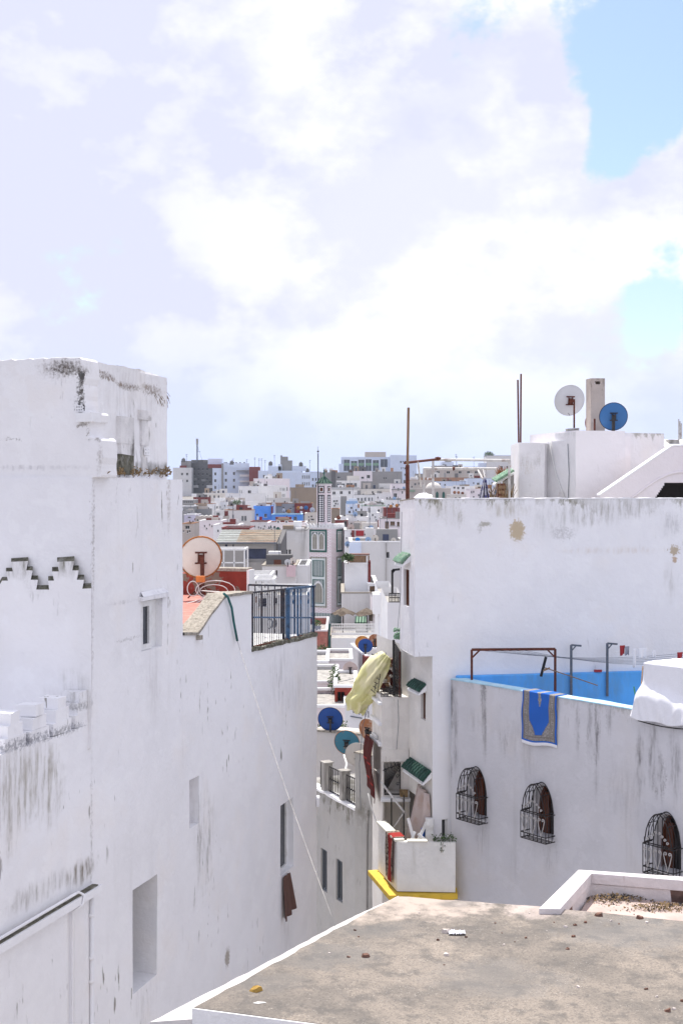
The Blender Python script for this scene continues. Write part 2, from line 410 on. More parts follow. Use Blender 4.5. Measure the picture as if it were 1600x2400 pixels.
M['rugred'] = fabric('rug_red', (.30, .035, .03), .2, 60)
M['rugmaroon'] = fabric('rug_maroon', (.085, .022, .02), .25, 60)
M['rugpattern'] = fabric('rug_pattern_edge', (.30, .25, .20), .3, 40, (.05, .03, .03), 22)
def dishmat(name, c, rust=.0, rc=(.30, .10, .025)):
    m, t = newmat(name); tc = t.n('ShaderNodeTexCoord').outputs['Object']
    n1 = t.noise(tc, 5, 5, .6); cc = t.mix(n1, [x * .86 for x in c], [min(1, x * 1.08) for x in c])
    if rust:
        # rust creeps in from the rim and in patches
        sx = t.n('ShaderNodeSeparateXYZ'); t.t.links.new(tc, sx.inputs[0])
        edge = t.ss(t.vmath('LENGTH', t.vmath('MULTIPLY', t.vmath('SUBTRACT', tc, (0, 0, 0)).outputs[0], (1, 1, 1)).outputs[0]).outputs['Value'], .1, 3)
        g = t.noise(tc, 3.2, 6, .65)
        cc = t.mix(t.ss(g, .66 - .32 * rust, .70 - .22 * rust), cc, rc)
    finish(t, cc, .55, n1, .06, .01, .35); return m
M['d_white'] = dishmat('dish_white', (.66, .65, .63), .18)
M['d_grey'] = dishmat('dish_grey', (.58, .585, .60), .1)
M['d_cream'] = dishmat('dish_cream', (.60, .56, .51), .3)
M['d_blue'] = dishmat('dish_blue', (.04, .15, .36), .0)
M['d_navy'] = dishmat('dish_navy', (.018, .075, .30), .0)
M['d_skyblue'] = dishmat('dish_skyblue', (.28, .42, .64), .1)
M['d_bright'] = dishmat('dish_brightblue', (.04, .27, .72), .0)
M['d_teal'] = dishmat('dish_teal', (.045, .19, .27), .3, (.20, .15, .10))
M['d_rust'] = dishmat('dish_rusty', (.50, .36, .28), .9, (.34, .13, .05))
M['d_orange'] = dishmat('dish_orange', (.60, .26, .055), .5, (.45, .15, .03))
M['d_pink'] = dishmat('dish_pinkish', (.50, .40, .37), .2)
M['d_rustbrown'] = dishmat('dish_rustbrown', (.23, .07, .035), .6, (.12, .05, .03))
M['d_black'] = dishmat('dish_black', (.02, .02, .022), .0)
# ------------------------------------------------------------------ ground
TPTS = [(-200, -15.5), (50, -15.5), (80, -19), (110, -21), (180, -22), (230, -18), (300, -12), (400, -6), (550, -2.0), (700, -1), (1600, -1)]
def TZ(Y):
    for (a, b), (c, d) in zip(TPTS, TPTS[1:]):
        if Y <= c: return CZ + b + (d - b) * max(0, (Y - a)) / (c - a)
    return CZ + TPTS[-1][1]
m, t = newmat('paved_ground'); pos = t.n('ShaderNodeNewGeometry').outputs['Position']
finish(t, t.mix(t.noise(pos, .6, 5), (.16, .15, .14), (.30, .28, .26)), .95, t.noise(pos, 4, 4), .3, .05); M['ground'] = m
mb = MB(); mb.grid(lambda a, b: (-900 + 1800 * a, -120 + 1700 * b, TZ(-120 + 1700 * b)), 6, 90)
struct(mb.build('ground', M['ground']))

# ------------------------------------------------------------------ left building
WC = Wall((-9.24 + .323 * 15.0, 15.0), (-9.24 + .323 * 27.0, 27.0))
uC = WC.u
LB = thing('white_building', 'tall whitewashed building with stepped tower and slit windows along the alley', 'building', (-4.2, 19.0, CZ - 13.4))
GB = CZ - 16
zB = CZ - 3.245                                             # top of the low front wing
patchesC = [
    (WC.pt(60, 1830), .55, .42, (.33, .30, .24), .55, .7), (WC.pt(115, 1850), .28, .40, (.30, .27, .21), .6, .7), (WC.pt(20, 1880), .4, .5, (.34, .31, .26), .5, .8),
    (WC.pt(190, 2045), .35, .14, (.22, .19, .15), .8, .6), (WC.pt(90, 2090), .6, .12, (.25, .23, .2), .6, .7), (WC.pt(480, 1975), .35, .7, (.38, .36, .33), .42, .8),
    (WC.pt(468, 1965), .1, .22, (.2, .18, .16), .6, .7), (WC.pt(533, 2245), .09, .17, (.36, .32, .27), .9, .25), (WC.pt(700, 1620), .4, .3, (.45, .44, .44), .4, .8),
    (WC.pt(40, 1745), .5, .07, (.25, .25, .27), .8, .5), (WC.pt(100, 1728), .4, .06, (.25, .25, .27), .75, .5), (WC.pt(160, 1710), .4, .06, (.28, .28, .29), .75, .5), (WC.pt(195, 1655), .25, .05, (.2, .2, .2), .7, .5), (WC.pt(175, 1600), .3, .14, (.45, .45, .44), .5, .9), (WC.pt(340, 2350), .3, .35, (.5, .48, .47), .4, .8), (WC.pt(672, 2180), .25, .5, (.5, .49, .48), .35, .9), (WC.pt(360, 1600), .2, .6, (.55, .53, .52), .35, .9),
    (WC.pt(219, 1250), .03, .9, (.3, .28, .26), .6, .5), (WC.pt(217, 1500), .025, .8, (.36, .34, .32), .5, .5), (WC.pt(214, 1950), .03, 1.1, (.42, .4, .39), .5, .5), (WC.pt(300, 1410), .5, .02, (.45, .44, .44), .5, .6), (WC.pt(300, 1498), .35, .02, (.35, .34, .33), .6, .5), (WC.pt(660, 1590), .5, .6, (.42, .41, .41), .35, .9), (WC.pt(370, 1400), .3, .1, (.38, .38, .42), .5, .8),
    (WC.pt(190, 1640), .3, .12, (.33, .32, .29), .6, .8), (WC.pt(395, 1170), .06, .5, (.35, .31, .27), .5, .5)]
M['wallC'] = plaster('left_wall_limewash', (.80, .795, .80), .20, .40, .04, patches=patchesC, seed=1.3)
M['wallT'] = plaster('tower_limewash', (.81, .80, .795), .34, .36, .05, top=CZ + 2.05, topamt=.6, topband=.5, seed=4.1,
    patches=[(P(150, 860, 18.0), .25, .14, (.17, .15, .12), .85, .6), (P(190, 868, 17.8), .2, .06, (.16, .14, .11), .7, .5), (P(290, 1095, 20.3), .6, .09, (.09, .085, .06), .85, .6), (P(360, 1100, 20.9), .5, .1, (.10, .09, .07), .8, .6),
             (P(375, 920, 21.1), .22, .25, (.30, .19, .10), .6, .7), (P(192, 940, 17.85), .07, .18, (.12, .11, .10), .8, .6), (P(281, 1010, 19.5), .035, .55, (.1, .095, .09), .95, .5), (P(322, 1040, 20.1), .04, .5, (.12, .11, .1), .9, .5), (P(331, 1010, 20.2), .035, .6, (.14, .13, .12), .9, .5), (P(371, 1020, 20.9), .045, .6, (.12, .11, .1), .9, .5), (P(300, 1105, 19.8), 1.2, .05, (.05, .05, .04), .95, .5), (P(210, 866, 18.2), .2, .06, (.14, .11, .09), .9, .5), (P(240, 880, 18.7), .3, .05, (.16, .12, .09), .9, .5), (P(290, 906, 19.6), .4, .05, (.18, .14, .11), .85, .5), (P(345, 915, 20.4), .3, .08, (.2, .15, .11), .8, .5), (P(205, 940, 18.0), .1, .4, (.3, .28, .26), .6, .7), (P(225, 873, 18.5), .2, .03, (.2, .14, .1), .8, .45), (P(250, 888, 18.9), .2, .03, (.22, .16, .12), .8, .45), (P(275, 900, 19.3), .2, .035, (.24, .18, .13), .8, .45), (P(305, 907, 19.8), .2, .03, (.24, .19, .15), .75, .45), (P(330, 905, 20.2), .16, .04, (.28, .22, .16), .7, .45), (P(300, 930, 19.7), .8, .5, (.45, .42, .4), .35, .9), (P(384, 960, 21.2), .05, .5, (.25, .22, .2), .7, .6), (P(282, 1040, 19.5), .05, .35, (.13, .12, .11), .8, .5), (P(275, 1095, 19.4), .14, .12, (.06, .055, .05), .9, .6), (P(330, 1100, 20.2), .14, .1, (.06, .055, .05), .9, .6)])  # narrow dark patches beside the pillars paint gap shade; the rest is grime
M['wallA'] = plaster('front_panel_limewash', (.80, .79, .785), .18, .10, .04, seed=8.2, patches=[(P(55, 1318, 18.2), .42, .16, (.20, .19, .15), .8, .8), (P(155, 1316, 18.0), .42, .16, (.20, .19, .15), .8, .8), (P(105, 1350, 18.1), .2, .2, (.35, .34, .32), .5, .9),
             (P(150, 862, 18.0), .3, .12, (.18, .15, .12), .75, .7), (P(188, 868, 17.9), .13, .05, (.12, .1, .08), .85, .5), (P(192, 882, 17.9), .05, .08, (.05, .05, .05), .9, .3), (P(189, 905, 17.9), .06, .2, (.1, .09, .08), .95, .45), (P(186, 945, 17.9), .08, .12, (.07, .07, .065), .95, .45), (P(206, 1010, 17.85), .03, .15, (.25, .23, .2), .8, .5), (P(150, 862, 18.0), .22, .09, (.1, .085, .07), .9, .5), (P(191, 925, 17.9), .05, .14, (.1, .09, .08), .85, .45), (P(187, 953, 17.9), .06, .05, (.07, .07, .07), .85, .4), (P(190, 995, 17.9), .09, .035, (.2, .17, .14), .8, .45), (P(228, 1030, 17.8), .05, .04, (.25, .23, .2), .7, .5), (P(233, 1080, 17.8), .04, .2, (.35, .32, .29), .6, .6), (P(80, 1095, 18.1), .8, .03, (.5, .49, .5), .5, .6), (P(20, 1028, 18.2), .14, .015, (.2, .18, .16), .8, .4), (P(120, 1225, 18.0), 1.0, .02, (.55, .53, .52), .4, .6), (P(195, 1640, 17.9), .4, .3, (.45, .44, .4), .5, .9)])
M['grime'] = simple('mould_ledge', (.12, .115, .085), .95, .45, 14, dirt=(.4, .39, .36), dirtamt=.5, bump=.5)
# --- low wing and main wall
def win(px0, px1, pyt, pyb, dep): return (uC(px0), uC(px1), WC.z(px0, pyb), WC.z(px0, pyt), dep)
h1 = win(331, 380, 1411, 1527, .26); h2 = win(444, 467, 1829, 1943, .36); h3 = win(656.5, 687, 1889, 2056, .34); h4 = win(311.5, 368, 2087, 2331, .52)
u215, u428, u590, u743 = uC(215), uC(428), uC(590), WC.L
zL1 = CZ + .185
mb = MB(); block(mb, WC, uC(-60), u215, GB, zB, 3.2, sub=.35, sides=(1, 0))
mb.build('front_wing', M['wallC'], LB, wob=.012)
mb = MB(); block(mb, WC, u215, u428, GB, zL1, 4.5, holes=[h1, h4], sub=.35, sides=(1, 1))
mb.build('wall', M['wallC'], LB, wob=.014)
zs = [(u428, WC.z(428, 1489)), (uC(460), WC.z(460, 1489)), (uC(527), WC.z(527, 1400)), (u590, WC.z(590, 1392))]
def ztop3(u):
    for (a, b), (c, d) in zip(zs, zs[1:]):
        if u <= c + 1e-6: return b + (d - b) * (u - a) / (c - a)
    return zs[-1][1]
mb = MB(); block(mb, WC, u428, u590, GB, ztop3, .30, holes=[h2], sub=.3, sides=(0, 1)); mb.build('wall', M['wallC'], LB, wob=.012)
z4a, z4b = WC.z(590, 1526), WC.z(737, 1491)
mb = MB(); block(mb, WC, u590, u743, GB, lambda u: z4a + (z4b - z4a) * (u - u590) / (u743 - u590), 5.0, holes=[h3], sub=.3, sides=(0, 1)); mb.build('wall', M['wallC'], LB, wob=.012)
# coping of the sloping parapet, thick stony concrete
mb = MB()
for (a, b), (c, d) in zip(zs[0:], zs[1:]):
    n = 6
    for k in range(n):
        ua, ub = a + (c - a) * k / n, a + (c - a) * (k + 1) / n; za, zb_ = b + (d - b) * k / n + .004, b + (d - b) * (k + 1) / n + .004
        mb.poly([WC.at(ua, za, .03), WC.at(ub, zb_, .03), WC.at(ub, zb_, -.33), WC.at(ua, za, -.33)])
        mb.poly([WC.at(ua, za + .05, .03), WC.at(ub, zb_ + .05, .03), WC.at(ub, zb_ + .05, -.33), WC.at(ua, za + .05, -.33)])
        mb.poly([WC.at(ua, za, .03), WC.at(ub, zb_, .03), WC.at(ub, zb_ + .05, .03), WC.at(ua, za + .05, .03)])
        mb.poly([WC.at(ua, za, -.33), WC.at(ub, zb_, -.33), WC.at(ub, zb_ + .05, -.33), WC.at(ua, za + .05, -.33)])
mb.build('coping', M['concrete'], LB, wob=.02, wsc=3)
mb = MB(); mb.obox(WC.at(uC(459), WC.z(459, 1500), .0), WC.d3() * .1, WC.n3() * .08, (0, 0, .07)); mb.build('bracket', M['concrete'], LB)
# stony rim under the railing
mb = MB(); n = 26
for k in range(n):
    ua = u590 + (u743 - u590) * k / n; ub = u590 + (u743 - u590) * (k + .96) / n; za = z4a + (z4b - z4a) * k / n
    hh = random.uniform(.03, .07); mb.obox(WC.at(ua, za - .02, .02), WC.d3() * (ub - ua), -WC.n3() * random.uniform(.16, .24), (0, 0, hh + .02))
mb.build('parapet_rim', M['grime'], LB, wob=.015, wsc=4)
# terrace floors
def floor_poly(pts, z, mat, nm, par=LB):
    mb = MB(); mb.prism([(x, y, z) for x, y in pts], (0, 0, -.15)); return mb.build(nm, mat, par)
zf = CZ - 2.36
q = lambda u, off: tuple(WC.at(u, 0, off)[:2])
floor_poly([q(u428 + .02, -.28), q(u590 - .02, -.28), (XX(575, 28.6), 28.6), (XX(410, 29.2), 29.2)], zf, M['redroof'], 'roof_floor')
# red far parapet of the dish terrace
M['redfar'] = simple('flaking_red_parapet', (.23, .038, .026), .85, .2, 3.0, dirt=(.20, .165, .13), dirtamt=1.0, lo=.50, hi=.53)
WR = Wall((XX(405, 29.2), 29.2), (XX(580, 28.7), 28.7))
mb = MB(); block(mb, WR, 0, WR.L, zf - 1.2, lambda u: WR.z(425 + 155 * u / WR.L, 1343 - 10 * min(1, u / WR.L) + 3 * math.sin(u * 5)), .28, sub=.25); mb.build('roof_parapet', M['redfar'], LB, wob=.02, wsc=1.5)
mb = MB(); mb.obox(WR.at(WR.L * .52, WR.z(505, 1336) - .02, .02), WR.d3() * WR.L * .48, -WR.n3() * .32, (0, 0, .07)); mb.build('coping', M['concrete'], LB, wob=.02, wsc=2)
mb = MB(); mb.obox(WR.at(WR.L - .01, zf - 1.2, .03), WR.d3() * .06, -WR.n3() * .34, (0, 0, 1.78)); mb.build('end_wall', M['white'], LB, wob=.01)
# --- upper tower
WA = Wall((XX(-45, 18.45), 18.45), (XX(195, 17.9), 17.9))
WT = Wall((XX(195, 17.9), 17.9), (XX(391, 21.3), 21.3))
zTt = CZ + 314 / 3000 * 17.9
mb = MB()
A0, A1, T1 = WA.at(0, 0), WT.at(0, 0), WT.at(WT.L, 0)
bk = Vector((-2.2, 3.2, 0))
def colm(p, z): return Vector((p.x, p.y, z))
topf = lambda u: zTt - .015 * u
block(mb, WT, .2, WT.L, zL1 - .3, lambda u: zTt - .02 * math.sin(u * 2.2) - (.03 if u > WT.L - .1 else 0), 3.0, sub=.12)
mb.build('tower', M['wallT'], LB, wob=.03, wsc=2.2)
# front slab with stepped shoulder
sh = [(-45, 845), (120, 838.5), (186, 836.5), (193, 842), (195, 872), (191, 900), (194, 962), (214, 966), (218, 970), (217, 988), (209, 990), (208, 1023), (230, 1025), (236, 1032), (238, 1060), (238, 1113), (236, 1119), (212, 1121), (210, 1250), (208, 1480), (206, 1700), (206, 1760), (-45, 1760)]
def slabpts(lst, off=0.0): return [WA.pt(a, b, off) for a, b in lst]
rj = random.Random(31); sp_ = slabpts(sh); dense = []
for p_, q_ in zip(sp_, sp_[1:] + sp_[:1]):
    n_ = max(1, int((q_ - p_).length / .07))
    for k in range(n_): dense.append(p_.lerp(q_, k / n_) + (WA.d3() * rj.uniform(-.014, .014) + Vector((0, 0, rj.uniform(-.012, .012)))) * (1 if k else .3))
mb = MB(); mb.prism(dense, -WA.n3() * .45); mb.build('front_slab', M['wallA'], LB, bevel=.012)
mb = MB(); block(mb, WA, 0, WA.L - .3, CZ - 3.6, zTt - .02, 2.8, sides=(1, 0)); # body behind the slab
mb2 = MB(); mb2.obox(WA.at(0, CZ - 4, -.46), WA.d3() * (WA.L - .25), -WA.n3() * 2.6, (0, 0, zTt - CZ + 3.97)); mb2.build('tower', M['wallT'], LB)
# cornice bits on the shoulder
mb = MB(); mb.obox(WA.pt(178, 988, .06), WA.d3() * .24, -WA.n3() * .3, (0, 0, .12)); mb.build('ledge', M['white'], LB, wob=.02, wsc=4)
# perforated bricks on the corner of the slab
def vent_brick(W, px, py, w, h, off, par):
    mb = MB(); u0, z0 = W.u(px), W.z(px, py)
    hs = []
    for i in range(3):
        for j in range(2): hs.append((u0 + w * (.12 + .3 * i), u0 + w * (.12 + .3 * i + .18), z0 + h * (.15 + .45 * j), z0 + h * (.15 + .45 * j + .25), .05))
    W2 = Wall(W.A + W.n * off, W.B + W.n * off); facade(mb, W2, u0, u0 + w, z0, z0 + h, hs)
    o = mb.build('vent_brick', M['white'], par)
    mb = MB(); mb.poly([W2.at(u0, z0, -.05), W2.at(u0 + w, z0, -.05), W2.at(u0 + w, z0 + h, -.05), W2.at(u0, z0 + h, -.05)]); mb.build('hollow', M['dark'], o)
vent_brick(WA, 179, 965, .12, .09, .03, LB)
# two broken plaster columns on the tower's side face
M['colm'] = plaster('broken_pillar_plaster', (.76, .745, .73), .8, .5, .14, dirt=(.12, .11, .09), seed=3.3, sc_=2.0, patches=[(P(300, 1060, 19.7), .3, .2, (.12, .11, .1), .8, .7), (P(350, 985, 20.5), .3, .06, (.14, .13, .11), .8, .5), (P(350, 1090, 20.5), .3, .2, (.12, .11, .1), .7, .7), (P(290, 1000, 19.6), .08, .3, (.3, .28, .26), .7, .6)])
def pillar(pxl, pxr, blocks, name):
    rt = None
    for (yt, yb, dl, dr, off, mt) in blocks:
        mb = MB(); off *= .24; u0, u1 = WT.u(pxl + dl - 3, off), WT.u(pxr + dr - 3, off); z1, z0 = WT.z(pxl, yt), WT.z(pxl, yb)
        mb.obox(WT.at(u0, z0, -.05), WT.d3() * (u1 - u0), WT.n3() * (off + .05), (0, 0, z1 - z0))
        o = mb.build('pillar_block', mt, LB if rt is None else rt, wob=.012, wsc=5)
pillar(286, 318, [(976, 1040, 0, 0, .26, M['colm']), (1040, 1066, 1, 0, .24, M['colm']), (1066, 1112, -2, -1, .22, M['grime'])], 'p')
pillar(336, 368, [(962, 985, -2, 3, .32, M['colm']), (985, 1045, 0, 2, .26, M['colm']), (1045, 1072, 0, -3, .22, M['colm']), (1072, 1115, 2, 0, .26, M['colm'])], 'p')
vent_brick(WT, 328, 1066, .34, .12, .07, LB)
# weeds along the ledge
mb = MB()
for k in range(60):
    px = random.choice([random.uniform(240, 285), random.uniform(275, 320), random.uniform(325, 365), random.uniform(378, 396)])
    mb.leaves(WT.pt(px, 1112 + random.uniform(-9, 2), random.uniform(.1, .3)), .05, 4, .07, k)
o = mb.build('ledge_weeds', M['leafdry'], LB); o['kind'] = 'stuff'
# dry straw on the tower corner
mb = MB()
for k in range(90):
    a = WT.pt(random.uniform(356, 386), random.uniform(912, 922), .03); b = a + Vector((random.uniform(-.05, .12), -.03, random.uniform(-.28, -.1))); mb.tube([a, (a + b) / 2 + Vector((0, -.05, .03)), b], .004, 3, False)
o = mb.build('dry_straw', M['leafdry'], LB); o['kind'] = 'stuff'
# --- raised panel with dovetailed zigzag top, sloping mouldy ledge
def zig(x0, s=1.0):
    pts = [(0, 1383), (-6, 1362), (8, 1362), (2, 1339.5), (17, 1339.5), (12, 1317), (26, 1313), (40, 1316), (55, 1338), (62, 1337)]
    return pts
m1 = [(-45, 1383), (-30, 1383), (-36, 1362), (-13, 1362)]
def merlon(cx, first=False):
    L_ = [(-47, 1381), (-43, 1360), (-35.5, 1360), (-31.5, 1339), (-16, 1339), (-20.5, 1316)]
    L_ = [(-33, 1381), (-40, 1381)]
    base = [(-46, 1382), (-41, 1361), (-27.5, 1361), (-32, 1339.5), (-16, 1339.5), (-20, 1317), (20, 1315), (15.5, 1337), (30.5, 1337), (26, 1359), (43, 1359), (39, 1381)]
    return [(cx + a, b) for a, b in base]
zg = [(-45, 1385)] + merlon(46)[0:12] + [(96, 1363), ] + merlon(154)[0:12] + [(205, 1377), (214, 1377)]
zg = [(-45, 1383), (-8, 1383)] + merlon(46)[1:11] + [(85, 1382), (115, 1382)] + merlon(154)[1:11] + [(193, 1380), (214, 1379)]
low = [(214, 1755), (-45, 1790)]
mb = MB(); fr = slabpts(zg + low, .12); mb.poly(fr)
off_up = .085
bkp = [WA.pt(a, b, .0) + Vector((0, 0, off_up if i < len(zg) else 0)) for i, (a, b) in enumerate(zg + low)]
n = len(fr)
for k in range(n):
    mb.cm = 1 if k < len(zg) - 1 else 0
    a, b = fr[k], fr[(k + 1) % n]; c, d = bkp[(k + 1) % n], bkp[k]; mb.poly([a, b, c, d])
mb.build('zigzag_panel', [M['wallA'], M['grime']], LB, weld=False)
# --- stepped merlons along the low wing
for k in range(-1, 4):
    u = uC(206) - .10 - k * .575; w = .47
    mb = MB()
    for i, (f, hh) in enumerate(((1.0, .17), (.72, .16), (.44, .15))):
        ww = w * f; z0 = zB + (0, .17, .33)[i]
        mb.obox(WC.at(u - ww / 2, z0, -.004 - .0 * i), WC.d3() * ww, -WC.n3() * .30, (0, 0, hh))
    mb.build('merlon', M['wallC'], LB, wob=.022, wsc=5)
# --- gutter ledge with conduit, and vertical pipes
zl = WC.z(214, 2068)
mb = MB(); mb.obox(WC.at(uC(-60), zl - .14, .0), WC.d3() * (uC(219) - uC(-60)), WC.n3() * .14, (0, 0, .10)); mb.build('gutter_ledge', M['wallC'], LB, wob=.01, wsc=3)
mb = MB(); mb.obox(WC.at(uC(-60), zl - .035, .02), WC.d3() * (uC(214) - uC(-60)), WC.n3() * .09, (0, 0, .012)); mb.build('gutter_silt', M['grime'], LB)
mb = MB(); mb.tube([WC.at(uC(-60), zl + .03, .1), WC.at(uC(168), zl + .03, .1), WC.at(uC(173), zl - .02, .16), WC.at(uC(170), zl - .14, .16), WC.at(uC(163), zl - .22, .05), WC.at(uC(163), GB + .5, .05)], .020, 8); mb.build('pipe', M['wallC'], LB, smooth=True)
mb = MB(); mb.tube([WC.at(uC(211), zl - .13, .03), WC.at(uC(211), GB + .5, .015)], .026, 8)
for y in (2150, 2250, 2305): mb.tube([WC.at(uC(211), WC.z(211, y), .03), WC.at(uC(211), WC.z(211, y) + .05, .015)], .034, 8)
mb.build('pipe', M['wallC'], LB, smooth=True)
# --- windows
def window_in(W, h, par, fw=.05, dep=None, mull=0, pane=None, frame=None, inset=.0, uoff=(0, 0)):
    a, b, c, d, e = h[:5]; e = dep or e; a += uoff[0]; b -= uoff[1]
    mb = MB()
    for (x0, x1, y0, y1) in ((a, b, c, c + fw), (a, b, d - fw, d), (a, a + fw, c + fw, d - fw), (b - fw, b, c + fw, d - fw)) + tuple((a + (b - a) * (k + 1) / (mull + 1) - fw * .4, a + (b - a) * (k + 1) / (mull + 1) + fw * .4, c + fw, d - fw) for k in range(mull)):
        mb.obox(W.at(x0, y0, -e), W.d3() * (x1 - x0), W.n3() * .04, (0, 0, y1 - y0))
    w = mb.build('window', frame or M['frame'], par)
    mb = MB(); mb.obox(W.at(a - .005, c - .005, -e - .03), W.d3() * (b - a + .01), W.n3() * .035, (0, 0, d - c + .01)); mb.build('pane', pane or M['glass'], w)
    return w
def back_wall(W, h, par, mat, nm='window'):
    mb = MB(); mb.obox(W.at(h[0] - .01, h[2] - .01, -h[4] - .04), W.d3() * (h[1] - h[0] + .02), W.n3() * .05, (0, 0, h[3] - h[2] + .02)); return mb.build(nm, mat, par)
back_wall(WC, h1[:4] + (.115,), LB, M['frame'], 'window_surround'); window_in(WC, h1, LB, .085, .07, uoff=(.03, .30))
mb = MB(); mb.obox(WC.at(h1[0] - .06, h1[3] + .02, -.02), WC.d3() * (h1[1] - h1[0] + .16), WC.n3() * .09, (0, 0, .06)); 
mb.poly([WC.at(h1[0] - .06, h1[3] + .082, .07), WC.at(h1[1] + .10, h1[3] + .082, .07), WC.at(h1[1] + .05, h1[3] + .16, -.01), WC.at(h1[0] + .0, h1[3] + .16, -.01)])
mb.build('window_hood', M['wallC'], LB, wob=.03, wsc=4)
back_wall(WC, h2, LB, M['wallC'])
window_in(WC, h3, LB, .05, .17)
window_in(WC, h4, LB, .06)
# little white bracket on the far corner
mb = MB(); mb.box(XX(741, 27.1), XX(749, 27.1), 26.9, 27.15, ZZ(1890, 27), ZZ(1868, 27)); mb.build('corner_bracket', M['white'], LB, bevel=.02)

# --- towel hanging from the sill
def cloth(fn, nu, nv, name, mats, parent=None, mf=None, org=None, solid=.012):
    mb = MB(); mb.grid(fn, nu, nv, mf); return mb.build(name, mats, parent, smooth=True, org=org, solid=solid)
ut0, ut1 = uC(656.5), uC(686); zt_ = h3[2] - .02
def tw(a, b):
    u = ut0 + (ut1 - ut0) * (.05 + a * (.5 + .42 * b)); z = zt_ - b * (WC.z(657, 2063) - WC.z(657, 2166)) * (1 - .12 * a)
    return WC.at(u, z, .05 + .045 * math.sin(a * 15 + b) * (.3 + .7 * b) + .02 * b)
tag(cloth(tw, 24, 14, 'towel', M['clothbrown'], org=WC.at(ut0, zt_, 0)), 'brown towel hanging from the sill of a deep slit window', 'towel')

# --- railing on the terrace edge
RL = thing('metal_railing', 'worn blue and rusty iron railing on the edge of the low terrace', 'railing', WC.at(u590, z4a, -.1))
def rpt(px, py): return WC.pt(px, py, -.08)
def fr_(px0, px1, ya, yb, t_): return ya + (yb - ya) * (t_ - px0) / (px1 - px0)
bot = lambda px: fr_(590, 736, 1519, 1485, px)
top_ = lambda px: fr_(590, 736, 1389, 1374, px)
mb = MB(); mb.bar(rpt(590, 1389), rpt(668, 1381), .035); mb.build('top_rail', M['darkrail'], RL)
mb = MB(); mb.bar(rpt(668, 1381), rpt(737, 1374), .045); mb.build('top_rail', M['bluemetal'], RL)
mb = MB(); mb.bar(rpt(590, 1447), rpt(737, 1448), .022, .03); mb.build('mid_rail', M['bluemetal'], RL)
mb = MB(); mb.bar(rpt(590, 1517), rpt(737, 1484), .035); mb.build('bottom_rail', M['rust'], RL)
x = 593.0; k = 0
while x < 737:
    mb = MB(); mb.bar(rpt(x, bot(x)), rpt(x, top_(x)), .016); mb.build('bar', M['darkrail'] if x < 662 else M['bluemetal'], RL); x += 4.6 - (x - 590) * .009
for px, w, mt in ((591, .05, 'darkrail'), (665, .045, 'darkrail'), (675, .075, 'bluemetal'), (698, .03, 'bluemetal'), (735, .05, 'bluemetal')):
    mb = MB(); mb.bar(rpt(px, bot(px) + 2), rpt(px, top_(px)), w); mb.build('post', M[mt], RL)
# diamond ornaments
for px in (687, 705, 722):
    mb = MB(); c = rpt(px, 1401); d3 = WC.d3()
    mb.tube([c + Vector((0, 0, .12)), c + d3 * .05, c - Vector((0, 0, .12)), c - d3 * .05, c + Vector((0, 0, .12))], .009, 4, False); mb.build('ornament', M['bluemetal'], RL)
# rings
for px in (632, 643):
    mb = MB(); c = rpt(px, 1462); mb.tube([c + WC.d3() * (.1 * math.cos(a * .5236)) + Vector((0, 0, .1 * math.sin(a * .5236))) for a in range(13)], .008, 4, False); mb.build('ornament', M['greymetal'], RL)
# return railing across the far end
RB = thing('metal_railing', 'dark iron railing across the back of the low terrace', 'railing', P(660, 1480, 26.8))
a, b = P(582, 1371, 26.7), P(736, 1374.5, 26.9)
mb = MB(); mb.bar(a, b, .04); mb.build('top_rail', M['darkrail'], RB)
for k in range(11):
    p = a.lerp(b, k / 10); mb = MB(); mb.bar(p - Vector((0, 0, 1.0)), p, .022); mb.build('bar', M['darkrail'], RB)

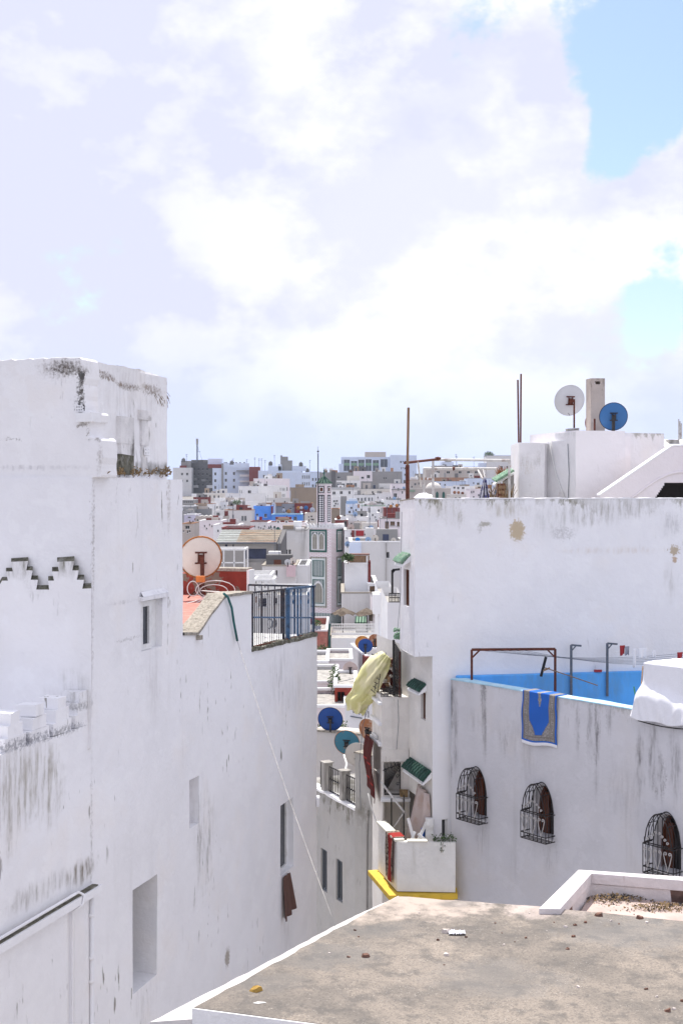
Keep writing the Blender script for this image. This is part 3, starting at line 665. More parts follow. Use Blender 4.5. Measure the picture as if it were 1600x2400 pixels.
# ------------------------------------------------------------------ satellite dishes
def dish(name, label, base, ctr, rad, mat, yaw=0.0, pitch=18.0, rim=None, group=None, feed=True, back=True, postm='rust', postr=.028, face=1, seg=28, cat='satellite dish', sub=True, rimr=.022):
    """reflector seen from behind when face=1 (opens away from the eye)"""
    base, ctr = Vector(base), Vector(ctr)
    rt = thing(name, label, cat, base, group)
    ax = Vector((math.sin(R(yaw)) * math.cos(R(pitch)), math.cos(R(yaw)) * math.cos(R(pitch)), math.sin(R(pitch)))) * face
    ax.normalize(); dp = rad * .16
    mb = MB(); prof = [(rad * t_, -dp + dp * t_ * t_) for t_ in (.02, .2, .4, .6, .8, .93, 1.0)]
    mb.lathe(ctr, prof + [(rad, .012)] + [(r_ * .985, h_ + .02) for r_, h_ in prof[::-1]], seg, ax)
    o = mb.build('reflector', mat, rt, smooth=True)
    mb = MB(); e = ax.orthogonal().normalized(); f = ax.cross(e)
    mb.tube([ctr + (e * math.cos(2 * math.pi * j / seg) + f * math.sin(2 * math.pi * j / seg)) * rad for j in range(seg + 1)], rad * rimr, 5, False)
    mb.build('rim', rim or mat, rt, smooth=True)
    if not sub: 
        mb = MB(); mb.tube([base, ctr - ax * dp], postr, 5); mb.build('post', M[postm], rt); return rt
    bk = ctr - ax * (dp + rad * .16)
    top = Vector((base.x, base.y, bk.z)) if (Vector((base.x, base.y, 0)) - Vector((bk.x, bk.y, 0))).length < rad * .9 else bk
    mb = MB(); mb.tube([base, Vector((top.x, top.y, top.z + rad * .12))], postr, 8); mb.build('post', M[postm], rt)
    if back:
        mb = MB(); sd_ = ax.cross(Vector((0, 0, 1))).normalized(); upv = sd_.cross(ax).normalized(); c2 = ctr - ax * dp * .9
        for sgn in (-1, 1):
            mb.bar(c2 + upv * rad * .26 * sgn - sd_ * rad * .28, c2 + upv * rad * .26 * sgn + sd_ * rad * .28, rad * .07)
            mb.bar(c2 + sd_ * rad * .13 * sgn - upv * rad * .26 - ax * rad * .06, c2 + sd_ * rad * .13 * sgn + upv * rad * .26 - ax * rad * .06, rad * .05)
        mb.obox(c2 - sd_ * rad * .1 - upv * rad * .2 - ax * rad * .26, sd_ * rad * .2, upv * rad * .36, ax * rad * .26)
        mb.bar(c2 - ax * rad * .2, top + Vector((0, 0, 0)), rad * .1); mb.build('bracket', M[postm], rt)
    if feed:
        mb = MB(); tip = ctr + ax * rad * .95 - Vector((0, 0, rad * .35)); mb.tube([ctr - Vector((0, 0, rad * .98)), tip], rad * .02, 5)
        mb.lathe(tip, [(0, -.02), (rad * .06, -.02), (rad * .05, rad * .16), (0, rad * .16)], 8, (ctr - tip)); mb.build('feed_arm', M['greymetal'], rt)
    return rt
M['rimrust'] = simple('rusted_rim', (.34, .13, .035), .85, .35, 12)
D1 = dish('satellite_dish', 'large cream dish with rusty rim on the red roof terrace', P(474, 1398, 27.6), P(470, 1306, 27.7), .455, dishmat('dish_cream_clean', (.70, .655, .58), .05, (.36, .19, .08)), yaw=-12, pitch=10, rim=M['rimrust'], postr=.045, feed=False, rimr=.04)
mb = MB(); c = P(470, 1358, 27.2); mb.box(c.x - .095, c.x + .095, c.y - .06, c.y + .06, c.z - .06, c.z + .075); mb.build('orange_box', simple('orange_plastic', (.62, .20, .05), .6, .1), D1, bevel=.01)
mb = MB(); c = P(474, 1398, 27.6)
for dx, dy in ((-.3, -.1), (.3, -.12), (.05, .3)): mb.tube([c + Vector((dx, dy, -.03)), c + Vector((0, 0, .28))], .018, 6)
mb.build('tripod', M['rust'], D1)
mb = MB(); c = P(470, 1390, 27.3)
for k, (rx, rz, dx) in enumerate(((.30, .14, .28), (.42, .2, .32), (.12, .16, -.15))):
    mb.tube([c + Vector((dx + rx * math.cos(a * .4), -.05 * k, .04 + rz * math.sin(a * .4) + .03 * k)) for a in range(17)], .011, 5, False)
for dz in (-.3, -.42): mb.tube([c + Vector((.3, -.1, -.0)), c + Vector((-.1, -.4, dz * .5)), c + Vector((-.75, -.6, dz))], .01, 5, False)
mb.tube([c + Vector((0, 0, .05)), P(520, 1388, 24), P(528, 1394, 22.4)], .01, 5)
o = mb.build('cable_coil', M['cable'], None, smooth=True, org=c); tag(o, 'loops of white coax cable around the foot of the rusty rimmed dish', 'cable')
mb = MB(); mb.tube([WC.pt(524, 1391, .02), WC.pt(534, 1400, .06), WC.pt(543, 1425, .05), WC.pt(548, 1460, .05), WC.pt(556, 1502, .05)], .022, 8)
tag(mb.build('hose', M['tealhose'], None, smooth=True, org=WC.pt(548, 1450, .05)), 'dark teal hose hanging over the white parapet below the dish', 'hose')
# ------------------------------------------------------------------ foreground roof
zr = CZ - 4.5
def onroof(px, py, z=None):
    z = zr if z is None else z
    Y = (CZ - z) * F / (py - HY); return Vector((XX(px, Y), Y, z))
a, b, c, d, e = onroof(455, 2362), onroof(930, 2101), onroof(1265, 2126), onroof(1720, 2172), onroof(760, 2402)
dv = (e - a).normalized(); f_ = a + dv * 7.0
m, t = newmat('weathered_roof_screed')
pos = t.n('ShaderNodeNewGeometry').outputs['Position']
n1 = t.noise(pos, .8, 6, .62, .4); n2 = t.noise(pos, 4.0, 6, .66); n3 = t.noise(pos, 55, 3, .6); n4 = t.noise(pos, 22, 3, .7)
cc = t.mix(t.ss(n1, .36, .62), (.168, .150, .132), (.262, .226, .190))
cc = t.mix(t.math('MULTIPLY', t.ss(n2, .47, .64), .78), cc, (.125, .115, .106))
cc = t.mix(t.math('MULTIPLY', t.ss(t.noise(t.scalev(pos, 1, 1, 1, (5, 2, 0)), 1.3, 6, .7), .54, .64), .55), cc, (.32, .272, .224))
cc = t.mix(t.math('MULTIPLY', t.ss(n3, .46, .66), .6), cc, (.105, .095, .088))
cc = t.mix(t.math('MULTIPLY', t.ss(n4, .60, .70), .35), cc, (.46, .42, .37))
vor = t.n('ShaderNodeTexVoronoi', {'Scale': 38.0}); t.t.links.new(pos, vor.inputs['Vector'])
cc = t.mix(t.math('MULTIPLY', t.math('SUBTRACT', 1.0, t.ss(vor.outputs['Distance'], .10, .17)), t.ss(t.noise(pos, 1.5, 3), .5, .6)), cc, (.46, .43, .39))
for px, py, ru, pc, am in ((1010, 2110, 1.0, (.50, .42, .36), .75), (870, 2180, .55, (.14, .135, .13), .6), (780, 2240, .5, (.15, .145, .14), .5), (1075, 2118, .28, (.13, .125, .12), .7), (1180, 2115, .5, (.52, .45, .40), .6), (1300, 2120, .7, (.56, .47, .43), .5), (620, 2300, .4, (.17, .16, .15), .4), (1150, 2290, .8, (.2, .19, .18), .35), (1500, 2190, .8, (.19, .185, .18), .45)):
    g = onroof(px, py)
    wob = t.n('ShaderNodeTexNoise', {'Scale': 2.2, 'Detail': 6.0, 'Roughness': .7}); t.t.links.new(pos, wob.inputs['Vector'])
    v = t.vmath('ADD', t.vmath('SUBTRACT', pos, tuple(g)).outputs[0], t.vmath('MULTIPLY', t.vmath('SUBTRACT', wob.outputs['Color'], (.5, .5, .5)).outputs[0], (ru * 2.4, ru * 2.4, 0)).outputs[0]).outputs[0]
    cc = t.mix(t.math('MULTIPLY', t.math('SUBTRACT', 1.0, t.ss(t.vmath('LENGTH', t.vmath('MULTIPLY', v, (1 / ru, 1 / ru * 1.6, 0)).outputs[0]).outputs['Value'], .4, 1.2)), am), cc, pc)
hh = t.math('ADD', t.math('MULTIPLY', n3, .5), t.math('ADD', t.math('MULTIPLY', n4, .35), t.math('MULTIPLY', n2, .6)))
finish(t, cc, .95, hh, .55, .02, .2)
M['roof'] = m
M['roofedge'] = plaster('peeling_edge_paint', (.78, .775, .77), .7, .6, .1, dirt=(.22, .17, .16), sc_=2.5, seed=2)
FB = thing('near_building', 'nearest building with flat weathered concrete roof seen from above', 'building', (1.5, 12.2, CZ - 13.4))
def lerp_edge(p, q, n): return [p.lerp(q, k / n) for k in range(n)]
loop = lerp_edge(a, b, 30) + [b.lerp(c, k / 12) for k in range(12)] + [c.lerp(d, k / 6) for k in range(6)] + [d, f_] + []
rng = random.Random(5)
loop = [p + Vector((rng.uniform(-.012, .012), rng.uniform(-.012, .012), 0)) if 0 < i < 45 else p for i, p in enumerate(loop)]
mb = MB(); mb.prism(loop, (0, 0, -.22)); mb.build('roof_slab', M['roof'], FB)
mb = MB(); ins = [a + Vector((.03, .05, -.22)), b + Vector((0, -.06, -.22)), c + Vector((0, -.06, -.22)), d + Vector((0, -.06, -.22)), f_ + Vector((-.03, .05, -.22))]
mb.prism([p + Vector((0, 0, -.002)) for p in ins], (0, 0, -11.4)); mb.build('wall', M['roofedge'], FB)
# painted fascia on the front edge
nf = Vector((dv.y, -dv.x, 0)); nf = nf if nf.y < 0 else -nf
mb = MB(); mb.obox(a + Vector((-.012, 0, -.235)), dv * 7.0, nf * .016, (0, 0, .228)); mb.build('fascia', M['roofedge'], FB, wob=.006, wsc=5)
# white ledge outside the alley edge
le = [onroof(352, 2402, zr - .12), onroof(600, 2270, zr - .08), onroof(800, 2160, zr - .05), onroof(934, 2096, zr - .02)]
n = 40; mb = MB()
pl = []
for k in range(n + 1):
    s = k / n; i = min(2, int(s * 3)); f2 = s * 3 - i; o_ = le[i].lerp(le[i + 1], f2); o_.z = zr - .10 + .06 * s
    i_ = a.lerp(b, s) + Vector((.02, 0, 0)); i_.z = o_.z
    pl.append((o_ + Vector((rng.uniform(-.008, .008), 0, 0)), i_))
for (o1, i1), (o2, i2) in zip(pl, pl[1:]):
    mb.poly([o1, o2, i2, i1]); dz = Vector((0, 0, -11.4)); mb.poly([o1, o2, o2 + dz, o1 + dz])
mb.poly([pl[0][0], pl[0][1], pl[0][1] + dz, pl[0][0] + dz])
mb.build('edge_ledge', plaster('bright_ledge_limewash', (.66, .63, .61), .5, .6, .12, sc_=3, dirt=(.45, .33, .28)), FB)
# --- small sunken terrace behind, with white rim
PT = thing('sunken_terrace', 'small sunken roof terrace with white painted rim and brick inside', 'terrace', onroof(1450, 2080, CZ - 4.68))
zt2 = CZ - 4.44; zfl = CZ - 4.70
M['rim'] = plaster('pinkish_white_rim', (.70, .66, .65), .5, .35, .10, sc_=2, dirt=(.42, .33, .31))
M['innerbrick'] = simple('dirty_brick_render', (.115, .075, .062), .95, .4, 7, dirt=(.23, .11, .085), dirtamt=.7, bump=.5, stretch=(1, 1, 1.6))
M['pinkfloor'] = simple('pink_screed', (.46, .36, .32), .9, .12, 4, dirt=(.30, .24, .21), dirtamt=.5)
o1, o2, o3 = onroof(1262, 2130, zt2), onroof(1355, 2038.5, zt2), onroof(1760, 2066, zt2)
i1, i2, i3 = onroof(1312, 2131, zt2), onroof(1386, 2047.5, zt2), onroof(1760, 2077, zt2)
def rimseg(p, q, pi, qi, nm):
    mb = MB(); mb.prism([p, q, qi, pi], (0, 0, -.125)); return mb.build(nm, M['rim'], PT, bevel=.008)
rimseg(o1, o2, i1, i2, 'rim_wall'); 
mb = MB(); g2 = o2.lerp(o3, .002); mb.prism([o2 + Vector((.003, 0, -.001)), o3, i3, i2 + Vector((.003, 0, -.001))], (0, 0, -.124)); mb.build('rim_wall', M['rim'], PT, bevel=.008)
ins_ = Vector((.02, .02, 0))
mb = MB(); mb.prism([o1 + Vector((.04, 0, -.126)), o2 + Vector((.03, -.03, -.126)), i2 + Vector((-.02, .02, -.126)), i1 + Vector((-.02, 0, -.126))], (0, 0, -.6)); mb.build('inner_wall', M['innerbrick'], PT, wob=.01, wsc=5)
mb = MB(); mb.prism([o2 + Vector((.05, -.03, -.127)), o3 + Vector((0, -.03, -.127)), i3 + Vector((0, .02, -.127)), i2 + Vector((.03, .02, -.127))], (0, 0, -.6)); mb.build('inner_wall', M['innerbrick'], PT, wob=.01, wsc=5)
mb = MB(); mb.prism([(i1.x - .05, i1.y - .35, zfl), (i2.x - .02, i2.y, zfl), (i3.x, i3.y + .02, zfl), (i3.x, i3.y - 1.7, zfl)], (0, 0, -.1)); mb.build('floor', M['pinkfloor'], PT)
# outer building under that terrace
mb = MB(); zz = zt2 - .13; mb.prism([(o1.x + .05, o1.y - .1, zz), (o2.x + .02, o2.y - .01, zz), (o3.x, o3.y - .01, zz), (o3.x, o3.y - 1.2, zfl - .12), ][:3] + [(o3.x, o3.y - .15, zz), (o2.x + .12, o2.y - .14, zz), (o1.x + .15, o1.y - .1, zz)], (0, 0, -11.4)); mb.build('wall', M['rim'], PT)
# leaf litter
for nm, px, py, sx_, sy_, lab in (('leaf_litter', 1440, 2112, .42, .16, 'pile of dry leaves and debris by the small concrete block'), ('leaf_litter', 1560, 2132, .5, .12, 'second flat pile of dry leaves at the frame edge on pink floor')):
    c0 = onroof(px, py, zfl); mb = MB(); rr = random.Random(px)
    for k in range(420):
        rx, ry = rr.gauss(0, .45), rr.gauss(0, .45); h_ = max(0, 1 - rx * rx - ry * ry) * .07
        p = c0 + Vector((rx * sx_, ry * sy_, .006 + rr.random() * h_)); d_ = Vector((rr.uniform(-1, 1), rr.uniform(-1, 1), rr.uniform(-.3, .5))).normalized(); e_ = d_.orthogonal().normalized(); k_ = rr.uniform(.012, .035)
        mb.cm = rr.choice((0, 0, 1)); mb.poly([p - e_ * k_ * .4, p + d_ * k_, p + e_ * k_ * .5])
    o = mb.build(nm, [M['leafdry'], M['dark']], None, org=c0); tag(o, lab, 'leaves'); o['kind'] = 'stuff'
c0 = onroof(1428, 2097, zfl); mb = MB(); mb.box(c0.x - .045, c0.x + .045, c0.y - .03, c0.y + .03, zfl, zfl + .075)
tag(mb.build('concrete_block', M['concrete'], None, org=c0, bevel=.006, wob=.006, wsc=9), 'small mossy concrete block against the inner brick wall', 'block')
# --- debris on the roof
M['shard'] = simple('terracotta_shard', (.17, .09, .065), .9, .35, 20, dirt=(.30, .24, .2))
M['shardpale'] = simple('plaster_chip', (.62, .55, .50), .9, .2, 20)
M['ochre'] = simple('ochre_stone', (.42, .26, .06), .85, .3, 14, dirt=(.18, .07, .03), dirtamt=.7)
def stone(px, py, wpx, mat, lab, seed, group=None, nm='tile_shard', flat=.35, cat='shard'):
    p = onroof(px, py); r_ = wpx / F * p.y / 2; rr = random.Random(seed); mb = MB()
    ang = rr.uniform(0, 3.14); n_ = 7; pts = [Vector((math.cos(ang + k * 6.283 / n_) * r_ * rr.uniform(.6, 1.1), math.sin(ang + k * 6.283 / n_) * r_ * .62 * rr.uniform(.6, 1.1), 0)) for k in range(n_)]
    h_ = r_ * flat * 2; tilt = rr.uniform(-.25, .25)
    top = [Vector((q.x * .8, q.y * .8, h_ * rr.uniform(.6, 1.1) + q.x * tilt)) for q in pts]
    i = len(mb.v); mb.v += [p + q for q in pts] + [p + q for q in top]; mb.f.append(tuple(range(n_))[::-1]); mb.f.append(tuple(range(n_, 2 * n_)))
    for k in range(n_): mb.f.append((k, (k + 1) % n_, n_ + (k + 1) % n_, n_ + k))
    mb.m = [0] * len(mb.f)
    o = mb.build(nm, mat, None, org=p); tag(o, lab, cat, group); return o
stone(600, 2324, 34, M['ochre'], 'ochre yellow broken stone lying alone near the roof corner', 1, nm='stone', flat=.3, cat='stone')
stone(1045, 2187, 22, M['shardpale'], 'rounded pale rock pinning the crumpled white plastic', 2, nm='stone', flat=.5, cat='stone')
sh_ = [(982, 2141, 7), (832, 2182, 9), (840, 2197, 7), (772, 2236, 8), (817, 2245, 9), (857, 2244, 23), (1180, 2216, 8), (1206, 2209, 5), (1232, 2200, 10), (1045, 2241, 19), (1040, 2263, 6), (1330, 2226, 13), (1355, 2316, 13), (1513, 2320, 11), (1565, 2372, 20), (1579, 2367, 13), (1403, 2148, 22), (1500, 2154, 20), (1515, 2164, 12), (1372, 2164, 12), (1347, 2170, 11), (1325, 2174, 13), (1343, 2197, 14), (1160, 2165, 6), (1240, 2142, 7), (1025, 2205, 11), (1092, 2198, 9), (1538, 2338, 10), (1598, 2348, 14), (1176, 2188, 5), (1431, 2160, 8), (1450, 2167, 6), (1298, 2163, 6), (1281, 2183, 5)]
nd_ = 0; oc_ = onroof(600, 2324); rank_ = {i: r for r, i in enumerate(sorted(range(len(sh_)), key=lambda i: (onroof(*sh_[i][:2]) - oc_).length))}
for i, (x_, y_, w_) in enumerate(sh_):
    big_ = {857: 'long dark tile shard near the roof edge', 1403: 'largest dark tile piece beside the sunken terrace', 1565: 'angular grey rubble piece at the lower frame corner'}
    if x_ in big_: stone(x_, y_, w_, M['shard'], big_[x_], 20 + i)
    elif i % 3: nd_ += 1; stone(x_, y_, w_, M['shard'], 'small dark tile shard, ' + ORD[rank_[i]] + ' nearest of all roof debris to the ochre stone', 20 + i, 'small dark shards scattered on the roof')
    else: stone(x_, y_, w_, M['shardpale'], 'small pale plaster chip, ' + ORD[rank_[i]] + ' nearest of all roof debris to the ochre stone', 20 + i, 'pale chips scattered on the roof', 'plaster_chip')
c0 = onroof(1068, 2190); mb = MB(); rr = random.Random(3)
mb.grid(lambda u, v: c0 + Vector(((u - .45) * .17, (v - .5) * .10, .008 + .035 * abs(noise.noise(Vector((u * 7, v * 7, 2)))) + .012 * rr.random())), 16, 10)
tag(mb.build('plastic_scrap', M['clothwhite'], None, org=c0), 'crumpled scrap of white plastic on the concrete roof', 'litter')
mb = MB(); c0 = onroof(608, 2352); mb.poly([c0 + Vector((x_, y_, .004)) for x_, y_ in ((-.06, -.01), (-.01, -.02), (.06, .0), (.04, .015), (-.02, .02))]); tag(mb.build('lime_splash', M['white'], None, org=c0), 'white lime splash on the roof in front of the ochre stone', 'stain')
# stay wire across the alley
p0, p1 = WC.pt(556, 1502, .05), onroof(785, 2175) + Vector((0, 0, .02)); mid = [p0.lerp(p1, k / 12) - Vector((0, 0, .28 * math.sin(math.pi * k / 12) ** 1)) * .35 for k in range(13)]
mb = MB(); mb.tube(mid, .0042, 5); tag(mb.build('stay_wire', M['concgrey'], None, smooth=True, org=p1), 'thin pale wire strung across the alley from hose end to roof edge', 'wire')

# ------------------------------------------------------------------ right building: big blank wall with overhanging corner
DB = thing('white_building', 'broad white building with blank stained wall and overhanging corner', 'building', (4.0, 27.0, CZ - 13.4))
WD = Wall((XX(972, 26.0), 26.0), (7.9, 26.0 + .17 * (7.9 - 1.4907)))
uD = WD.u; zDt = CZ - .173; zDb = CZ - 3.38
pD = lambda px, py: WD.pt(px, py)
M['wallD'] = plaster('big_wall_limewash', (.80, .795, .80), .16, .10, .035, top=zDt, topamt=.82, topband=.75, dirt=(.27, .255, .215), seed=11.7,
    patches=[(pD(1212, 1243), .16, .21, (.52, .42, .28), .95, .18), (pD(1320, 1250), .26, .13, (.55, .54, .54), .8, .35), (pD(1300, 1215), .45, .28, (.52, .52, .50), .5, .7), (pD(1385, 1200), .5, .25, (.36, .34, .30), .55, .7),
             (pD(1580, 1290), .11, .1, (.47, .38, .26), .9, .25), (pD(1580, 1312), .05, .07, (.5, .36, .24), .9, .3), (pD(1137, 1228), .12, .05, (.40, .38, .32), .85, .3), (pD(1123, 1236), .05, .09, (.36, .34, .29), .8, .4),
             (pD(1066, 1215), .16, .16, (.38, .36, .30), .6, .7), (pD(1190, 1195), .35, .14, (.46, .42, .34), .6, .7), (pD(1570, 1230), .2, .2, (.42, .42, .42), .6, .7), (pD(1470, 1190), .5, .18, (.34, .32, .28), .55, .8),
             (pD(1030, 1190), .3, .16, (.38, .36, .3), .55, .8), (pD(1572, 1355), .12, .35, (.5, .48, .45), .45, .8), (pD(1440, 1290), .9, .06, (.66, .58, .5), .5, .8)])
mb = MB(); facade(mb, WD, 0, WD.L, zDb, zDt, sub=.3); facade(mb, WD, uD(1013), WD.L, GB, zDb, [(uD(1034), uD(1048), WD.z(1034, 1967), WD.z(1034, 1921), .15)], sub=.4)
for k in range(20):
    a_, b_ = WD.L * k / 20, WD.L * (k + 1) / 20; mb.poly([WD.at(a_, zDt), WD.at(b_, zDt), WD.at(b_, zDt, -.22), WD.at(a_, zDt, -.22)])
mb.poly([WD.at(0, zDt - .9, -.22), WD.at(WD.L, zDt - .9, -.22), WD.at(WD.L, zDt, -.22), WD.at(0, zDt, -.22)])
mb.build('wall', M['wallD'], DB, wob=.010)
hw = (uD(1034), uD(1048), WD.z(1034, 1967), WD.z(1034, 1921), .15); window_in(WD, hw, DB, .03, .12)
WD2 = Wall((XX(937, 27.4), 27.4), (XX(972, 26.0), 26.0))
M['wallD2'] = plaster('corner_wall_limewash', (.80, .795, .80), .25, .15, .05, top=zDt, topamt=.5, topband=.4, seed=5.5)
hD2 = (WD2.u(945.5), WD2.u(958.5), WD2.z(946, 1418), WD2.z(946, 1333), .14)
mb = MB(); facade(mb, WD2, 0, WD2.L, zDb, lambda u: zDt - .05 * max(0, 1 - u / .35) ** 2, [hD2], sub=.25)
mb.poly([WD2.at(0, zDt - .05), WD2.at(WD2.L, zDt), WD.at(.0, zDt, -.22), WD2.at(0, zDt - .05, -.22)])
back0 = WD2.at(0, 0); bq = Vector((1.6, .7, 0))
mb.poly([WD2.at(0, zDb), WD2.at(0, zDt - .05), WD2.at(0, zDt - .05) + bq, WD2.at(0, zDb) + bq])
mb.poly([WD2.at(0, zDb), WD2.at(WD2.L, zDb), WD.at(uD(1120), zDb), WD2.at(0, zDb) + bq])   # soffit
mb.build('corner_wall', M['wallD2'], DB, wob=.008)
w_ = window_in(WD2, hD2, DB, .03, .10, pane=M['dark'], frame=M['woodpale'])
for k in range(4):
    mb = MB(); u_ = hD2[0] + (hD2[1] - hD2[0]) * (k + .7) / 4.6; mb.bar(WD2.at(u_, hD2[2] + .02, -.05), WD2.at(u_, hD2[3] - .02, -.05), .03, .02); mb.build('slat', M['wood'], w_)
# coping strip along the top
mb = MB(); n = 44
for k in range(n):
    a_, b_ = WD.L * k / n, WD.L * (k + 1) / n; h_ = random.uniform(.006, .02); mb.obox(WD.at(a_, zDt, .012), WD.d3() * (b_ - a_), -WD.n3() * .24, (0, 0, h_ + .01))
mb.build('coping', M['white'], DB, wob=.008, wsc=4)
mb = MB(); mb.prism([WD2.at(0, zDt - .055, .012), WD2.at(WD2.L, zDt + .004, .012), WD2.at(WD2.L, zDt + .004, -.2), WD2.at(0, zDt - .055, -.2)], (0, 0, .025)); mb.build('coping', M['concrete'], DB)
# roof deck behind the parapet
mb = MB(); zrd = zDt - .55; mb.prism([WD.at(.05, zrd, -.2), WD.at(WD.L, zrd, -.2), Vector((12.5, 44, zrd)), Vector((2.6, 44, zrd)), WD2.at(.1, zrd, -.2)], (0, 0, -.2)); mb.build('roof_deck', M['concgrey'], DB)
# side wall G under the overhang
WG = Wall((1.8531 - .263 * (30.0 - 26.1), 30.0), (WD.at(uD(1013), 0).x, WD.at(uD(1013), 0).y))
M['wallG'] = plaster('side_wall_limewash', (.76, .74, .70), .4, .2, .09, seed=21.0, dirt=(.34, .30, .26))  # warm bounce light tinted into the limewash colour
hG = (WG.u(985.8), WG.u(997), WG.z(986, 1684), WG.z(986, 1620), .16)
hG2 = (WG.u(948), WG.u(985), WG.z(948, 1965), WG.z(948, 1845), .3)
mb = MB(); facade(mb, WG, 0, WG.L, GB, zDb + .0, [hG, hG2], sub=.4); mb.build('side_wall', M['wallG'], DB, wob=.008)
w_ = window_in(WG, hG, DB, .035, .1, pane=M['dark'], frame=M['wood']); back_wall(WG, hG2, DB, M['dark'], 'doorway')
# tiled hoods
def awning(W, pxl, pxr, pyl, proj, drop, rise, par, mat, n, label=None, zc=None):
    """tile hood: pxl..pxr at the wall, pyl = height of its wall line at pxl"""
    ua, ub = W.u(pxl), W.u(pxr); zt__ = W.z(pxl, pyl)
    mb = MB(); mb.prism([W.at(ua, zt__, 0), W.at(ua, zt__ - drop - .03, proj), W.at(ua, zt__ - drop - .06, proj), W.at(ua, zt__ - .12, 0)], W.d3() * (ub - ua)); a_ = mb.build('awning', M['white'], par)
    for k in range(n):
        u_ = ua + (ub - ua) * (k + .5) / n; rr_ = (ub - ua) / n * .40; mb = MB()
        pts = []
        for (s_, z_) in ((.0, .02), (.35, .02 - drop * .33), (.36, .045 - drop * .33), (.7, .04 - drop * .68), (.71, .06 - drop * .68), (1.06, .03 - drop * 1.02)): pts.append(W.at(u_, zt__ + z_, proj * s_))
        mb.tube(pts, rr_, 7); mb.build('roof_tile', mat, a_, smooth=False)
    return a_
awning(WG, 972, 999, 1594, .17, .15, .1, DB, M['greentile'], 6)
awning(WG, 963, 1011, 1779, .19, .20, .1, DB, M['greentile'], 9)
awning(WD2, 944, 962, 1298, .19, .18, .1, DB, M['palegreen'], 6)
# ------------------------------------------------------------------ lower house with blue roof terrace
EB = thing('white_house', 'lower white house with blue painted roof terrace and arched barred windows', 'house', (5.0, 24.0, CZ - 13.4))
WE = Wall((22.96 - .8 * 25.93, 25.93), (22.96 - .8 * 19.6, 19.6))
uE = WE.u; zEt = CZ - 3.83
st = []
for (px, py, ru, rz, am) in ((1060, 1640, .09, .5, .85), (1068, 1730, .07, .5, .6), (1133, 1640, .06, .5, .75), (1135, 1720, .06, .4, .5), (1398, 1740, .06, .7, .8), (1382, 1720, .06, .5, .6), (1352, 1700, .05, .4, .55), (1500, 1790, .08, .4, .8), (1545, 1825, .1, .3, .75), (1530, 1770, .1, .5, .6), (1428, 1680, .06, .3, .5), (1580, 1790, .1, .5, .55), (1180, 1740, .1, .2, .4), (1240, 1790, .2, .5, .15), (1055, 1800, .05, .15, .7), (1110, 1690, .2, .2, .2), (1128, 1955, .15, .3, .3), (1290, 2005, .16, .3, .3), (1200, 1730, .5, .3, .12), (1460, 1850, .5, .5, .14)):
    st.append((WE.pt(px, py), ru, rz, (.16, .15, .15), am, .8))
M['wallE'] = plaster('terrace_house_limewash', (.655, .65, .665), .35, .06, .05, top=zEt, topamt=.35, topband=.5, seed=31.0, patches=st, dirt=(.33, .32, .31))
wins = [(1117, 19.5), (1271, 26.5), (1563.5, 33)]
zwt, zwb, zws = CZ - 5.50, CZ - 6.50, CZ - 6.02
WW = .56
holesE = []
for px, _ in wins:
    uc = uE(px); holesE.append((uc - WW / 2, uc + WW / 2, zwb, zwt, .30))
mb = MB(); facade(mb, WE, 0, WE.L, GB, zEt, holesE, sub=.35)
def ogive(t_): # t 0..1 across -> height 0..1
    x_ = abs(t_ - .5) * 2; return (1 - x_ ** 1.9) ** .62 if x_ < 1 else 0
NA = 18
for px, _ in wins:
    uc = uE(px); pts = [(uc - WW / 2 + WW * k / NA, zws + (zwt - zws - .005) * ogive(k / NA)) for k in range(NA + 1)]
    for (p, q_), (r_, s_) in zip(pts, pts[1:]):
        mb.poly([WE.at(p, q_), WE.at(r_, s_), WE.at(r_, zwt), WE.at(p, zwt)])
        mb.poly([WE.at(p, q_), WE.at(r_, s_), WE.at(r_, s_, -.3), WE.at(p, q_, -.3)])
for k in range(24):
    a_, b_ = WE.L * k / 24, WE.L * (k + 1) / 24
    mb.poly([WE.at(a_, zEt, -.26), WE.at(b_, zEt, -.26), WE.at(b_, zEt - 1.4, -.26), WE.at(a_, zEt - 1.4, -.26)])
mb.poly([WE.at(0, GB), WE.at(0, zEt), WE.at(0, zEt, -.26), WE.at(0, GB, -.26)])
mb.build('wall', M['wallE'], EB, wob=.008)
mb = MB(); n = 40
for k in range(n):
    a_, b_ = WE.L * k / n, WE.L * (k + 1) / n; mb.obox(WE.at(a_, zEt, .012), WE.d3() * (b_ - a_), -WE.n3() * .285, (0, 0, .022))
mb.build('coping', M['palebl'], EB, wob=.008, wsc=3)
# blue inside: parapet faces; unseen deck kept grey so its bounce stays neutral
zdk = zEt - 1.05
mb = MB(); mb.poly([WE.at(.2, zdk, -.263), WE.at(WE.L, zdk, -.263), WE.at(WE.L, zEt - .002, -.263), WE.at(.2, zEt - .002, -.263)]); mb.build('parapet_face', M['blue'], EB)
WDb = Wall((WD.at(uD(1060), 0, .16).x, WD.at(uD(1060), 0, .16).y), (WD.at(WD.L, 0, .16).x, WD.at(WD.L, 0, .16).y))
mb = MB(); mb.obox(WD.at(uD(1068), zdk - .1, .003), WD.d3() * (WD.L - uD(1068)), WD.n3() * .15, (0, 0, zEt - zdk + .17)); mb.build('blue_parapet', M['blue'], EB, wob=.02, wsc=2, bevel=.02)
mb = MB(); mb.prism([WE.at(0.45, zdk, -.25), WE.at(WE.L, zdk, -.25), WD.at(WD.L, zdk, .02), WD.at(uD(1085), zdk, .02)], (0, 0, -.15)); mb.build('deck', M['concgrey'], EB)
